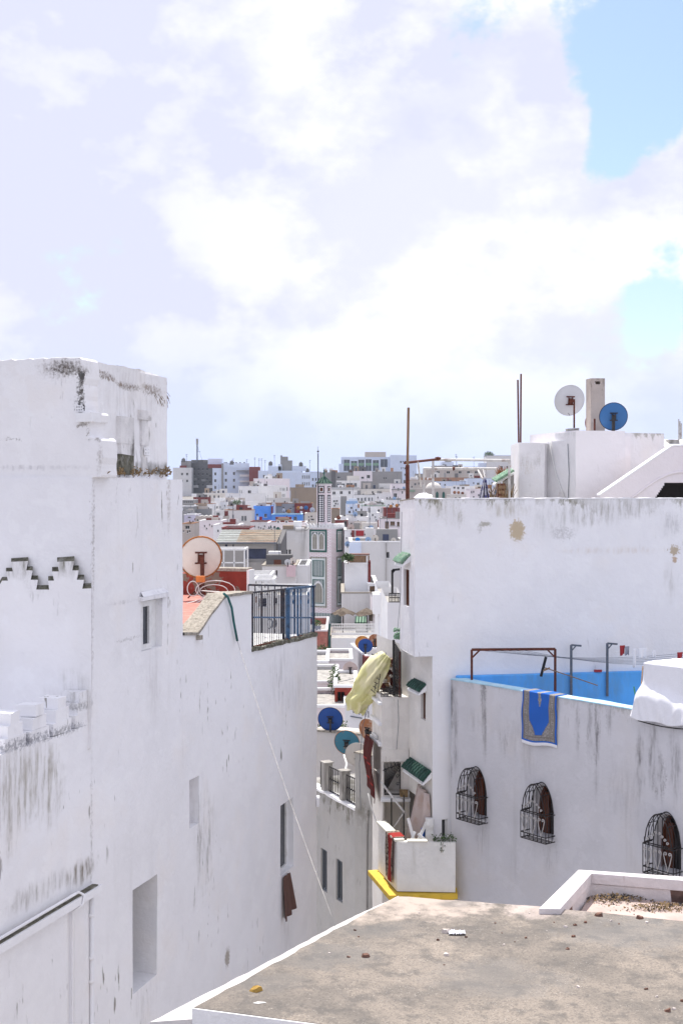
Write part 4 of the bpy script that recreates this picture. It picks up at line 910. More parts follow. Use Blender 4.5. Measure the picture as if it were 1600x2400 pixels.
# arched windows: wooden leaf, dark room, projecting cage
M['scroll'] = simple('silver_scroll', (.50, .48, .46), .4, .15, 20, metal=.3)
def arch_window(px, nm):
    uc = uE(px); w = None
    mb = MB(); e0 = .26
    mb.obox(WE.at(uc - WW / 2 - .01, zwb - .01, -.36), WE.d3() * (WW + .02), WE.n3() * .05, (0, 0, zwt - zwb + .02)); w = mb.build('window', M['dark'], EB)
    # wooden arched frame ring and leaf
    mb = MB(); pts = [(uc - WW / 2 + WW * k / NA, zws + (zwt - zws - .005) * ogive(k / NA)) for k in range(NA + 1)]
    pts = [(uc - WW / 2, zwb)] + pts + [(uc + WW / 2, zwb)]
    cx, cz_ = uc, (zwb + zwt) / 2
    inn = [(cx + (a_ - cx) * .88, cz_ + (b_ - cz_) * .93) for a_, b_ in pts]
    for k in range(len(pts) - 1):
        A_, B_, C_, D_ = pts[k], pts[k + 1], inn[k + 1], inn[k]
        mb.poly([WE.at(*A_, -.2), WE.at(*B_, -.2), WE.at(*C_, -.2), WE.at(*D_, -.2)]); mb.poly([WE.at(*D_, -.2), WE.at(*C_, -.2), WE.at(*C_, -.3), WE.at(*D_, -.3)])
    mb.build('frame', M['wood'], w)
    mb = MB(); mb.obox(WE.at(uc - WW / 2 + .05, zwb, -.305), WE.d3() * (WW * .26), WE.n3() * .04, (0, 0, (zwt - zwb) * .78)); mb.build('shutter_leaf', M['wood'], w)
    # cage
    g = MB(); pr = .26; r_ = .0095
    def arch_pts(off, wd=WW, up=.0): return [WE.at(uc - wd / 2 + wd * k / 14, zws + .03 + (zwt - zws + up) * ogive(k / 14), off) for k in range(15)]
    g.tube(arch_pts(pr), r_ * 1.1, 5, False); g.tube(arch_pts(.015), r_, 5, False)
    cage = g.build('cage', M['iron'], w)
    w2 = WW * 1.12
    for (zz_, wd) in ((zwb - .02, w2), (zwb + .09, w2), (zws, w2), (zws + .03, WW)):
        mb = MB(); pts = [WE.at(uc - wd / 2, zz_, .01), WE.at(uc - wd / 2, zz_, pr), WE.at(uc + wd / 2, zz_, pr), WE.at(uc + wd / 2, zz_, .01)]
        for A_, B_ in zip(pts, pts[1:]): mb.bar(A_, B_, .016)
        mb.build('cage_rail', M['iron'], cage)
    nb = 7
    for k in range(nb):
        f__ = k / (nb - 1); u_ = uc - WW / 2 + WW * f__; zt__ = zws + .03 + (zwt - zws) * ogive(min(.985, max(.015, f__)))
        mb = MB(); u2 = uc - w2 / 2 + w2 * f__; mb.tube([WE.at(u2, zwb - .02, pr), WE.at(u2, zws, pr), WE.at(u_, zws + .03, pr), WE.at(u_, zt__, pr)], r_ * .9, 5); mb.build('bar', M['iron'], cage)
    for f__ in (.15, .32, .5, .68, .85):
        u_ = uc - WW / 2 + WW * f__; zt__ = zws + .03 + (zwt - zws) * ogive(f__); mb = MB(); mb.tube([WE.at(u_, zt__, pr), WE.at(u_, zt__, .01)], r_ * .8, 5); mb.build('tie', M['iron'], cage)
    for sgn in (-1, 1):
        for off in (.09, .18):
            mb = MB(); mb.tube([WE.at(uc + sgn * w2 / 2, zwb - .02, off), WE.at(uc + sgn * w2 / 2, zws, off)], r_ * .8, 5); mb.build('bar', M['iron'], cage)
    for off in (.06, .12, .19):
        mb = MB(); mb.bar(WE.at(uc - w2 / 2, zwb - .02, off), WE.at(uc + w2 / 2, zwb - .02, off), .012); mb.build('cage_floor_bar', M['iron'], cage)
        if off > .1: mb = MB(); mb.tube(arch_pts(off), r_ * .7, 4, False); mb.build('hoop', M['iron'], cage)
    # V-shaped scrolls
    def spiral(cu, cz2, r0, dr):
        return [WE.at(cu + dr * (r0 * (1 - i / 16)) * math.cos(i * .55), cz2 + (r0 * (1 - i / 16)) * math.sin(i * .55), pr + .012) for i in range(14)]
    for k in range(3):
        cu = uc - w2 / 2 + w2 * (k + .5) / 3
        for dr in (-1, 1):
            mb = MB(); top_c = cu + dr * .075; s_ = spiral(top_c - dr * .03, zwb + .40, .034, dr)
            mb.tube([WE.at(cu, zwb + .10, pr + .012), WE.at(cu + dr * .05, zwb + .26, pr + .012), WE.at(top_c + dr * .006, zwb + .38, pr + .012)] + s_, .0085, 5, False); mb.build('scroll', M['scroll'], cage)
    for k in range(4):
        for sgn in (-1, 1):
            mb = MB(); cu = uc + sgn * (.04 + .055 * k); mb.tube(spiral(cu, zws + .20 - .045 * k + .03, .028, sgn), .0085, 5, False); mb.build('scroll', M['scroll'], cage)
for px, _ in wins: arch_window(px, 'w')
# --- prayer rug over the coping
ur0, ur1 = uE(1228), uE(1307); zrb = WE.z(1228, 1743)
def rugf(a_, b_):
    u = ur0 + (ur1 - ur0) * a_; L_ = .30 + (zEt - zrb); s_ = b_ * L_
    wv = .022 * math.sin(a_ * 8 + b_ * 3) + .010 * math.sin(b_ * 14 + a_ * 3)
    if s_ < .30: return WE.at(u, zEt + .032 + .006 * math.sin(a_ * 12), -.27 + s_ + .02)
    z_ = zEt + .03 - (s_ - .30) * (1 + .03 * math.sin(a_ * 6)); return WE.at(u + .01 * math.sin(b_ * 5), z_, .045 + wv * min(1, (s_ - .3) * 4))
def rugm(a_, b_):
    v_ = max(0, (b_ - .2) / .8); x_ = abs(a_ - .5)
    if b_ > .955: return 3
    if a_ < .035 or a_ > .965 or b_ > .925: return 0
    # blue mihrab field
    hw_ = .30 if v_ < .55 else .30 - (v_ - .55) / .27 * .19
    if v_ < .80 and x_ < hw_:
        if x_ < .055 * (1 - abs(v_ - .16) / .16) or (v_ < .10 and x_ < .10 - v_): return 1
        return 0
    if v_ < .82 and x_ < hw_ + .02: return 2
    fx, fy = (a_ * 22) % 1, (b_ * 30) % 1
    if x_ > .335 or v_ > .84:
        if abs(x_ - .34) < .012 or abs(x_ - .445) < .01 or abs(v_ - .85) < .008 or abs(v_ - .92) < .008: return 2
        return 2 if (fx - .5) ** 2 + (fy - .5) ** 2 < .08 else 1
    return 2 if ((a_ * 14) % 1 < .22 and (b_ * 18) % 1 < .3) else 1
tag(cloth(rugf, 54, 84, 'prayer_rug', [M['rugblue'], M['rugbeige'], M['rugdark'], M['clothwhite']], None, rugm, WE.at(ur0, zEt, 0), .014), 'blue and beige prayer rug hung over the white terrace wall', 'rug')
# --- white sheet over a frame at the frame edge
us0 = uE(1500); us1 = WE.L - .2; zst = WE.z(1512, 1556)
TP = thing('white_tarpaulin', 'white tarpaulin draped over the corner of the blue terrace', 'tarpaulin', WE.at(us0, zst - .4, 0))
Lf = zst - WE.z(1500, 1680)
rg = lambda x, y, s: 1 - 2 * abs(noise.noise(Vector((x, y, s))))
def edge_off(a_): return -.10 + .015 * math.sin(a_ * 21)
def tarp_top(a_, b_): return WE.at(us0 + (us1 - us0) * a_ + .02 * math.sin(b_ * 7) * (1 - a_), zst + .02 * noise.noise(Vector((a_ * 7, b_ * 4, 5))) * math.sin(3.14 * b_) - .05 * math.sin(3.14 * b_) * math.sin(a_ * 13) ** 2, -1.0 + b_ * (1.0 + edge_off(a_)))
def tarp_front(a_, b_):
    u = us0 + (us1 - us0) * a_ - .20 * max(0, b_ - .35) ** 1.3 * (1 - a_) ** 2; kx = (b_ - .60 + .12 * math.sin(a_ * 8 + 1)) / .10
    step = .15 / (1 + math.exp(-kx * 2.2)); fold = (.020 * rg(a_ * 11 + b_ * 1.5, b_ * 1.2, 3) + .012 * rg(a_ * 24 - b_ * 3, b_ * 2, 7)) * (.25 + b_)
    return WE.at(u, zst - Lf * b_ * (1 + .04 * math.sin(a_ * 9) + .02 * math.sin(a_ * 31)) - .004, edge_off(a_) + step + .05 * b_ + fold)
def tarp_side(a_, b_): 
    p0 = tarp_front(0, b_); return p0 + WE.n3() * (-a_ * .9) + WE.d3() * (.05 * a_ + .02 * math.sin(b_ * 9 + a_ * 5)) 
cloth(tarp_top, 50, 24, 'top_sheet', M['clothwhite'], TP); cloth(tarp_front, 130, 70, 'front_drape', M['clothwhite'], TP); cloth(tarp_side, 14, 24, 'side_drape', M['clothwhite'], TP)
mb = MB(); mb.tube([WE.at(us0 + (us1 - us0) * k / 12, WE.z(1500, 1686) - .02 - .03 * math.sin(k * .8), .06) for k in range(13)], .01, 5); tag(mb.build('cord', M['black'], None, org=WE.at(us0, WE.z(1500, 1690), .05)), 'dark cord tied along the lower hem of the white tarpaulin', 'cord')
# --- drying frame, brackets, lines
DF = thing('drying_frame', 'rusty red iron goalpost frame for clothes lines on the blue terrace', 'drying frame', P(1200, 1680, 25.8))
yF = 25.75
a_, b_, c_, d_ = P(1105, 1523, yF), P(1300.5, 1521.5, yF), P(1105, 1597, yF), P(1300.5, 1680, yF)
mb = MB(); mb.bar(a_, b_, .05); mb.build('crossbar', M['rust'], DF)
mb = MB(); mb.bar(c_, a_, .045); mb.build('post', M['rust'], DF)
mb = MB(); mb.bar(d_, b_, .045); mb.build('post', M['rust'], DF)
for p, s_ in ((a_, 1), (b_, -1)): mb = MB(); mb.bar(p + Vector((.16 * s_, 0, -.01)), p + Vector((0, 0, -.17)), .03); mb.build('brace', M['rust'], DF)
posts = []
for px, lab in ((1338, 'grey iron clothes line bracket nearer the rusty frame'), (1422.5, 'grey iron clothes line bracket nearer the white tarpaulin')):
    W_ = WD; bt, tp = W_.pt(px, 1632, .2), W_.pt(px, 1512 if px < 1400 else 1508, .2)
    o = thing('line_bracket', lab, 'bracket', bt, 'clothes line brackets on the terrace')
    mb = MB(); mb.bar(bt, tp, .045); mb.build('post', M['greymetal'], o)
    q_ = Vector((.20, -.06, -.01)); mb = MB(); mb.bar(tp, tp + q_, .035); mb.build('arm', M['greymetal'], o)
    mb = MB(); mb.bar(tp + Vector((0, 0, -.13)), tp + q_ * .5, .025); mb.build('brace', M['greymetal'], o); posts.append(tp)
for k in range(6):
    s_ = a_.lerp(b_, .12 + .1 * k) + Vector((0, 0, -.02)); e_ = WD.pt(1640, 1528 + k * 5, .3 + .05 * k)
    mb = MB(); mb.tube([s_.lerp(e_, j / 10) - Vector((0, 0, .14 * math.sin(math.pi * j / 10))) for j in range(11)], .0045, 4); tag(mb.build('clothes_line', M['greymetal'], None, org=s_), 'thin clothes line, ' + ORD[k] + ' along the crossbar from the frame corner on the blue terrace', 'clothes line', 'parallel clothes lines over the terrace')
def hang(px, py, w, h, mat, lab, nm, Y=25.9, ph=0.0, group=None):
    p = P(px, py, Y); w_, h_ = w / F * Y, h / F * Y
    f = lambda a_, b_: p + Vector(((a_ - .5) * w_ * (1 - .25 * b_ * math.sin(ph)), .03 * math.sin(a_ * 8 + ph) * b_ + .05 * (a_ - .5), -b_ * h_ * (1 + .12 * math.sin(a_ * 5 + ph))))
    return tag(cloth(f, 12, 10, nm, mat, None, None, p, .01), lab, 'laundry', group)
hang(1458, 1513, 13, 22, M['clothred'], 'crumpled red and dark cloth pegged on the clothes line', 'hanging_cloth', ph=1)
hang(1469, 1515, 11, 20, M['clothgrey'], 'grey cloth pegged beside the red cloth', 'hanging_cloth', ph=2)
hang(1487, 1521, 9, 40, M['clothwhite'], 'long narrow white cloth on the clothes line', 'hanging_cloth', ph=.4)
hang(1505, 1519, 22, 24, M['clothwhite'], 'short white shirt on the clothes line', 'hanging_cloth', ph=2.4)
hang(1532, 1525, 9, 16, M['clothwhite'], 'small white sock on the clothes line above the tarpaulin', 'hanging_cloth', ph=3.0)
hang(1593, 1529, 14, 14, M['clothred'], 'reddish cloth at the frame edge above the tarpaulin', 'hanging_cloth', ph=.8)
# squeegee broom
SQ = thing('floor_squeegee', 'wooden handled floor squeegee with black blade leaning on the blue parapet', 'squeegee', P(1400, 1607, 25.6))
mb = MB(); mb.bar(P(1267, 1586, 25.75), P(1279, 1540, 25.75), .04, .05); mb.build('blade', M['black'], SQ)
mb = MB(); mb.tube([P(1275, 1565, 25.75), P(1330, 1583, 25.7), P(1400, 1607, 25.6)], .011, 6); mb.build('handle', M['woodpale'], SQ)
mb = MB(); mb.bar(P(1272, 1572, 25.75), P(1288, 1566, 25.75), .05, .03); mb.build('socket', M['woodpale'], SQ)
mb = MB(); mb.box(*sorted((WD.pt(1391, 1583, .1).x, WD.pt(1408, 1583, .1).x)), WD.Y(1400, .12) - .06, WD.Y(1400, .12) + .0, zEt + .075, zEt + .12); tag(mb.build('red_brick', M['clothred'], None, org=WD.pt(1400, 1583, .1)), 'small red block left on the blue parapet', 'block')
mb = MB(); mb.tube([P(1492, 1652, 22.75), P(1485, 1610, 22.95)], .013, 6); tag(mb.build('green_stick', simple('green_plastic', (.03, .16, .10), .5), None, org=P(1492, 1652, 22.75)), 'green broom stick leaning beside the white tarpaulin', 'stick')
mb = MB(); mb.tube([P(1500, 1640, 22.6), P(1506, 1562, 23.1)], .012, 6); tag(mb.build('brown_stick', M['woodpale'], None, org=P(1500, 1640, 22.6)), 'brown wooden pole against the edge of the white tarpaulin', 'stick')

# ------------------------------------------------------------------ balcony with yellow slab (belongs to the big building)
BM_ = thing('balcony', 'white walled balcony on a yellow slab at the alley corner', 'balcony', P(1000, 2100, 25.6))
yM = 25.5; WMf = Wall((XX(930, yM), yM), (XX(1067, yM - .05), yM - .05)); WMs = Wall((1.105 - .23 * 1.45, yM + 1.45), (XX(930, yM), yM))
zMt, zMb = ZZ(1974, yM), ZZ(2090, yM)
M['wallM'] = plaster('balcony_limewash', (.76, .745, .70), .75, .15, .09, seed=41.0, dirt=(.36, .33, .25), sc_=1.6)  # base colour warmed to carry bounce light from the alley
mb = MB(); block(mb, WMf, .004, WMf.L, zMb, zMt, .12, sub=.3); mb.build('front_wall', M['wallM'], BM_, wob=.006)
mb = MB(); block(mb, WMs, 0, WMs.L, zMb, zMt, .12, sub=.3); mb.build('side_wall', M['wallM'], BM_, wob=.006)
M['cream'] = simple('cream_coping', (.74, .71, .60), .8, .08, 5)
mb = MB(); mb.obox(WMs.at(0, zMt + .003, .04), WMs.d3() * (WMs.L - .02), -WMs.n3() * .2, (0, 0, .04)); mb.build('coping', M['cream'], BM_)
mb = MB(); mb.obox(WMf.at(.2, zMt + .003, .02), WMf.d3() * (WMf.L * .35), -WMf.n3() * .16, (0, 0, .025)); mb.build('coping', M['cream'], BM_)
s0, s1, s2, s3 = WMs.at(-.1, zMb - .02, .20), WMs.at(WMs.L + .15, zMb - .02, .20), WMf.at(WMf.L + .04, zMb - .02, .10), WMf.at(WMf.L + .04, zMb - .02, -1.3)
s4 = WMs.at(-.1, zMb - .02, -.9)
mb = MB(); mb.prism([s0, s1, s2, s3, s4], (0, 0, -.10)); mb.build('slab', M['yellow'], BM_, wob=.01, wsc=3, bevel=.01)
mb = MB(); mb.obox(WMf.at(.3, zMb - .13, -.02), WMf.d3() * (WMf.L * .72), -WMf.n3() * .9, (0, 0, -.09)); mb.build('slab_beam', M['yellow'], BM_)
def rugside(a_, b_):
    u = WMs.L - .62 + .5 * a_; s_ = b_ * 1.15
    if s_ < .22: return WMs.at(u, zMt + .055, -.2 + s_)
    return WMs.at(u - .12 * (s_ - .22), zMt + .055 - (s_ - .22), .045 + .02 * math.sin(a_ * 6 + b_ * 4))
tag(cloth(rugside, 20, 30, 'red_rug', [M['rugred'], M['rugpattern']], None, lambda a_, b_: 1 if a_ < .28 or a_ > .93 else 0, WMs.at(WMs.L - .3, zMt, .05), .016), 'red rug with patterned border hung over the balcony side wall', 'rug')
# things on the balcony
def plank(px0, py0, px1, py1, Y, w, lab):
    mb = MB(); mb.bar(P(px0, py0, Y), P(px1, py1, Y + .1), w, .03, up=(0, 1, 0)); tag(mb.build('plank', M['frame'], None, org=P(px0, py0, Y)), lab, 'plank', 'white planks leaning on the balcony')
plank(970, 1972, 956, 1918, 25.9, .06, 'white plank leaning upright on the balcony near the curtain')
plank(962, 1972, 972, 1950, 25.85, .05, 'short white plank crossing the foot of the leaning plank')
plank(980, 1970, 1000, 1925, 25.9, .06, 'white plank leaning across toward the wall by the plant')
plank(1000, 1972, 979, 1955, 25.8, .05, 'short white plank forming a bracket beside the blue cloth')
mb = MB(); mb.obox(P(997, 1975, 25.95), (.16, 0, 0), (0, .12, 0), (0, 0, .48)); tag(mb.build('white_board', M['frame'], None, org=P(1000, 1975, 25.95), bevel=.01), 'upright white board on the balcony beside the planks', 'board')
hang(992, 1940, 11, 32, M['rugblue'], 'small blue cloth behind the white planks', 'hanging_cloth', Y=26.1, ph=1.2)
def curtain(a_, b_):
    p0, p1 = P(978, 1838, 26.75), P(1003, 1862, 26.1); p = p0.lerp(p1, a_); h_ = 1.25
    return p + Vector((-.34 * b_ * (1 - a_) + .05 * math.sin(a_ * 13 + b_ * 2), .03 * math.sin(a_ * 22), -b_ * h_))
tag(cloth(curtain, 30, 16, 'curtain', M['clothpink'], None, None, P(985, 1960, 26.5), .01), 'faded pinkish curtain hanging over the balcony door', 'curtain')
PL = thing('potted_plant', 'trailing green plant spilling over the balcony front wall', 'plant', P(1040, 1975, 25.62))
mb = MB()
for k in range(14): mb.leaves(P(1018 + k * 3.6, 1966 + 4 * math.sin(k), 25.56), .07, 9, .055, k)
mb.leaves(P(1036, 1985, 25.42), .06, 14, .05, 99); mb.leaves(P(1035, 1995, 25.42), .03, 6, .04, 98)
mb.build('foliage', M['leaf'], PL)
mb = MB(); mb.tube([P(1037, 1972, 25.5), P(1037, 1985, 25.42), P(1034, 2000, 25.43)], .006, 4); mb.build('stem', M['leafdry'], PL)
mb = MB(); mb.obox(P(1015, 1980, 25.56), (.42, 0, 0), (0, .12, 0), (0, 0, .1)); mb.build('planter', M['concgrey'], PL)
# ------------------------------------------------------------------ projecting house in the alley with caged roof terrace
KB = thing('alley_house', 'narrow grey white alley house with caged roof terrace and fan grille', 'house', P(925, 2300, 28.2))
yK = 27.6; WK = Wall((XX(895, yK), yK), (XX(959, yK), yK)); zKt = ZZ(1634, yK)
WKs = Wall((.874 - .15 * 1.22, yK + 1.22), (XX(895, yK), yK))
M['wallK'] = plaster('alley_house_limewash', (.73, .70, .655), .5, .2, .1, seed=51.0, dirt=(.36, .32, .26))  # warm alley bounce mixed into this wall colour
hK = (WK.u(899), WK.u(938), WK.z(899, 1862), WK.z(899, 1787), .5)
hK2 = (WK.u(899), WK.u(957), WK.z(899, 1990), WK.z(899, 1878), .6)
mb = MB(); facade(mb, WK, 0, WK.L, GB, zKt, [hK, hK2], sub=.3); facade(mb, WKs, 0, WKs.L, GB, zKt, [(WKs.u(875), WKs.u(890), WKs.z(875, 1800), WKs.z(875, 1735), .3)], sub=.4)
mb.poly([WK.at(0, zKt), WK.at(WK.L, zKt), WK.at(WK.L, zKt, -3), WKs.at(0, zKt)]); mb.build('wall', M['wallK'], KB, wob=.008)
back_wall(WK, hK, KB, M['wallK'], 'niche'); back_wall(WK, hK2, KB, M['wallK'], 'niche')
mb = MB(); mb.obox(WK.at(-.02, WK.z(897, 1784), .0), WK.d3() * (WK.L + .0), WK.n3() * .05, (0, 0, WK.z(897, 1756) - WK.z(897, 1784))); mb.build('lintel', M['wallK'], KB)
mb = MB(); mb.obox(WK.at(-.03, WK.z(897, 1877), .0), WK.d3() * (WK.L + .05), WK.n3() * .14, (0, 0, .07)); mb.build('slab', M['white'], KB, bevel=.01)
for yy in (1648, 1697, 1745):
    mb = MB(); mb.obox(WKs.at(.1, WKs.z(895, yy) - .05, .0), WKs.d3() * (WKs.L - .1), WKs.n3() * .07, (0, 0, .06)); mb.build('ledge', M['white'], KB)
mb = MB(); mb.obox(WKs.at(.3, WKs.z(895, 1740), .02), WKs.d3() * .5, WKs.n3() * .05, (0, 0, .05)); mb.build('ledge', M['frame'], KB)
# fan grille
FG = MB(); c_ = WK.pt(900, 1862, .0); nn = 8
def fp(ang, r_): return c_ + Vector((math.cos(ang) * r_, 0, math.sin(ang) * r_)) + Vector((0, -.02, 0))
arc = [fp(R(90 - 84 * k / 14), .56 + .14 * (k / 14)) for k in range(0, 15)]
grille = thing('fan_grille', 'black wrought iron fan shaped grille with spikes in the alley house niche', 'grille', c_)
arc = [WK.pt(897 + 40 * k / 10, 1806 - 14 * math.sin(k / 10 * 1.4), .0) + Vector((0, -.02, 0)) for k in range(11)]
mb = MB(); mb.tube(arc, .012, 5); mb.build('arc', M['iron'], grille)
for k in range(1, 11):
    d_ = (arc[k] - c_); mb = MB(); mb.tube([c_ + d_ * .05, arc[k]], .009, 5); mb.build('spoke', M['iron'], grille)
for k in range(1, 11, 2):
    mb = MB(); mb.tube([arc[k], arc[k] + Vector((-.02, 0, .11))], [.010, .003], 5); mb.build('spike', M['iron'], grille)
for px, py in ((903, 1806), (917, 1798), (929, 1792), (934, 1806), (931, 1820), (932, 1838)):
    c2 = WK.pt(px, py, .02); mb = MB(); mb.tube([c2 + Vector((math.cos(i * .6), 0, math.sin(i * .6))) * .045 * (1 - i / 15) for i in range(13)], .007, 4, False); mb.build('scroll', M['iron'], grille)
mb = MB(); mb.bar(WK.pt(900, 1862, .02), WK.pt(938, 1862, .02), .03); mb.bar(WK.pt(937, 1862, .02), WK.pt(937, 1788, .02), .025); mb.build('frame', M['iron'], grille)
# dark side screen of the same grille, seen edge on at the alley side
for px, y0, y1 in ((917, 1872, 1962), (946, 1864, 1968)):
    mb = MB(); mb.bar(P(px, y1, 27.2), P(px, y0, 27.2), .028); tag(mb.build('iron_post', M['iron'], None, org=P(px, y1, 27.2)), 'thin black iron post below the fan grille, ' + ('near the alley edge' if px < 930 else 'near the pink curtain'), 'post', 'black posts on the lower balcony')
mb = MB(); mb.tube([P(893, 1834, 27.3), P(948, 1906, 26.9)], .022, 6); tag(mb.build('grey_pole', M['steelwhite'], None, org=P(893, 1834, 27.3)), 'grey diagonal pole sloping across the two black posts', 'pole')
mb = MB(); a_, b_ = P(862, 1860, 27.6), P(944, 1908, 27.0); mb.tube([a_.lerp(b_, k / 14) - Vector((0, 0, .62 * math.sin(math.pi * (k / 14) ** .85))) for k in range(15)], .013, 5); tag(mb.build('slack_cable', M['cable'], None, org=a_, smooth=True), 'slack pale cable looping between the alley house and the diagonal pole', 'cable')
mb = MB(); mb.obox(P(937, 1868, 27.4), (.17, 0, 0), (0, .1, 0), (0, 0, .13)); tag(mb.build('rag_bundle', M['leafdry'], None, org=P(940, 1868, 27.4), wob=.03, wsc=9), 'brown bundle of rags on the ledge by the fan grille', 'bundle')
# carpet over the alley side
WCp = WKs
def carpet(a_, b_):
    u = .12 + (WKs.L - .2) * a_; z_ = WKs.z(895, 1742) - b_ * 1.15 - (1 - a_) * .0; return WKs.at(u - .12 * b_, z_ - .2 * a_ * b_, .16 + .05 * math.sin(b_ * 5) + .02 * math.sin(a_ * 14))
tag(cloth(carpet, 20, 30, 'maroon_carpet', [M['rugmaroon'], M['rugred'], M['rugpattern']], None, lambda a_, b_: (1 if (abs(b_ - .42) < .02 or abs(b_ - .78) < .02) else 0) if b_ < .3 or True else 0, WKs.at(1, WKs.z(895, 1742), .2), .014), 'dark maroon carpet with red stripes hanging on the alley side', 'carpet')
# roof cage
CG = thing('roof_cage', 'dark iron mesh cage enclosing the alley house roof terrace', 'cage', P(915, 1634, 27.8))
def bars(par, p00, p10, p01, p11, nu, nv, r_, mat='iron'):
    for k in range(nu + 1): mb = MB(); mb.tube([p00.lerp(p10, k / nu), p01.lerp(p11, k / nu)], r_, 4); mb.build('bar', M[mat], par)
    for k in range(nv + 1): mb = MB(); mb.tube([p00.lerp(p01, k / nv), p10.lerp(p11, k / nv)], r_, 4); mb.build('cross_bar', M[mat], par)
bars(CG, P(924, 1632, 27.9), P(939, 1634, 27.45), P(922, 1500, 27.9), P(939, 1528, 27.45), 8, 20, .010)
bars(CG, P(873, 1616, 29.4), P(924, 1633, 27.7), P(873, 1600, 29.4), P(924, 1616, 27.7), 16, 3, .012)
bars(CG, P(893, 1634, 27.62), P(940, 1634, 27.62), P(893, 1614, 27.62), P(940, 1614, 27.62), 14, 3, .010)
mb = MB(); mb.bar(P(923, 1634, 27.85), P(922, 1500, 27.85), .05); mb.build('post', M['iron'], CG)
mb = MB(); mb.bar(P(936, 1634, 27.5), P(937, 1526, 27.5), .03); mb.build('post', M['rust'], CG)
for k in range(9):
    t_ = k / 8; mb = MB(); mb.tube([P(868 + 6 * t_ - 4, 1612 - 78 * t_, 28.6), P(884 + 26 * t_ - 6, 1624 - 84 * t_, 28.0)], .010, 4); mb.build('bar', M['iron'], CG)
for k in range(4):
    s_ = k / 3; mb = MB(); mb.tube([P(864 + 20 * s_, 1612 + 12 * s_, 28.6 - .6 * s_), P(874 + 18 * s_, 1570 + 4 * s_, 28.6 - .6 * s_), P(872 + 32 * s_, 1532 - 2 * s_, 28.6 - .6 * s_)], .010, 4); mb.build('cross_bar', M['iron'], CG)
# clutter behind the mesh
mb = MB()
rr = random.Random(8)
for k in range(70):
    mb.cm = rr.choice((0, 0, 0, 1, 2)); mb.obox(P(rr.uniform(890, 934), rr.uniform(1550, 1630), rr.uniform(28.2, 28.9)), (rr.uniform(.04, .16), 0, 0), (0, .1, 0), (rr.uniform(-.05, .05), 0, rr.uniform(.03, .14)))
tag(mb.build('stored_junk', [M['rugmaroon'], M['woodpale'], M['frame']], None, org=P(910, 1634, 28.5)), 'heap of dark red household junk stored inside the mesh cage', 'junk')
# yellow sheet
path = [(895, 1526), (868, 1538), (846, 1564), (833, 1592), (822, 1617), (808, 1638), (812, 1662)]
path2 = [(916, 1545), (912, 1568), (897, 1598), (886, 1624), (874, 1643), (862, 1656), (851, 1678)]
def sheety(a_, b_):
    s_ = a_ * 6; i = min(5, int(s_)); f = s_ - i
    p = Vector((path[i][0] + (path[i + 1][0] - path[i][0]) * f, path[i][1] + (path[i + 1][1] - path[i][1]) * f)); q_ = Vector((path2[i][0] + (path2[i + 1][0] - path2[i][0]) * f, path2[i][1] + (path2[i + 1][1] - path2[i][1]) * f))
    w_ = p.lerp(q_, b_); Y_ = 28.3 + 1.2 * a_ - .7 * b_ * (1 - a_ * .4) - .30 * math.sin(b_ * 3.14) + .08 * math.sin(b_ * 15 + a_ * 7) * (.3 + a_) + .07 * (1 - 2 * abs(noise.noise(Vector((a_ * 5 + b_ * 3, b_ * 6, 2)))))
    return P(w_.x + 2.0 * math.sin(a_ * 22) * (1 - b_) * a_, w_.y + 3 * math.sin(b_ * 12 + 1) * a_, Y_)
tag(cloth(sheety, 48, 26, 'yellow_sheet', M['clothyellow'], None, None, P(850, 1600, 29.5), .01), 'pale yellow sheet draped from the roof cage over the alley', 'sheet')
# house under the sheet, with yellow coping
QB = thing('white_house', 'white alley house below the yellow sheet with pale yellow parapet coping', 'house', P(840, 2000, 44.5))
WQ = Wall((XX(808, 45.0), 45.0), (XX(905, 43.6), 43.6))
M['wallQ'] = plaster('sheet_house_limewash', (.78, .775, .775), .3, .1, .05, seed=61)  # plain off-white limewash
mb = MB(); block(mb, WQ, 0, WQ.L, GB, WQ.z(808, 1638), 3.0, holes=[(WQ.u(826 + 7 * k), WQ.u(829.5 + 7 * k), WQ.z(826 + 7 * k, 1672 + 2 * k), WQ.z(826 + 7 * k, 1656 + 2 * k), .1) for k in range(6)]); mb.build('wall', M['wallQ'], QB)
mb = MB(); mb.obox(WQ.at(WQ.u(840), WQ.z(808, 1638) + .003, .04), WQ.d3() * (WQ.L - WQ.u(840)), -WQ.n3() * .22, (0, 0, .10)); mb.build('coping', M['yellow'], QB)
mb = MB(); mb.obox(WQ.at(WQ.u(822), WQ.z(822, 1678) - .03, 0), WQ.d3() * .55, WQ.n3() * .04, (0, 0, .03)); mb.build('ledge', M['greymetal'], QB)
# ------------------------------------------------------------------ grey house across the alley
NB = thing('grey_house', 'shaded grey house across the alley with iron railed roof terrace', 'house', P(800, 2300, 31))
WN = Wall((.35 - .458 * 3.2 * 1.0, 33.2), (XX(835, 30.0), 30.0))
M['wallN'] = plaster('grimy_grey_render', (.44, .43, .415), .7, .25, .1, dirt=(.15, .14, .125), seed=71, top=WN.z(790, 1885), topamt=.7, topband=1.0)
zNt = WN.z(800, 1880)
hN1 = (WN.u(752), WN.u(766), WN.z(752, 2084), WN.z(752, 1987), .12); hN2 = (WN.u(787), WN.u(802), WN.z(787, 2108), WN.z(787, 2012), .12)
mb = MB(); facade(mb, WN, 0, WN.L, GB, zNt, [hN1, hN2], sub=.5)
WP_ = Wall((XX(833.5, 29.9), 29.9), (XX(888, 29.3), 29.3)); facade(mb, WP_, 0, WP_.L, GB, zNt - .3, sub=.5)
mb.poly([WN.at(0, zNt), WN.at(WN.L, zNt), WN.at(WN.L, zNt, -7), WN.at(0, zNt, -7)])
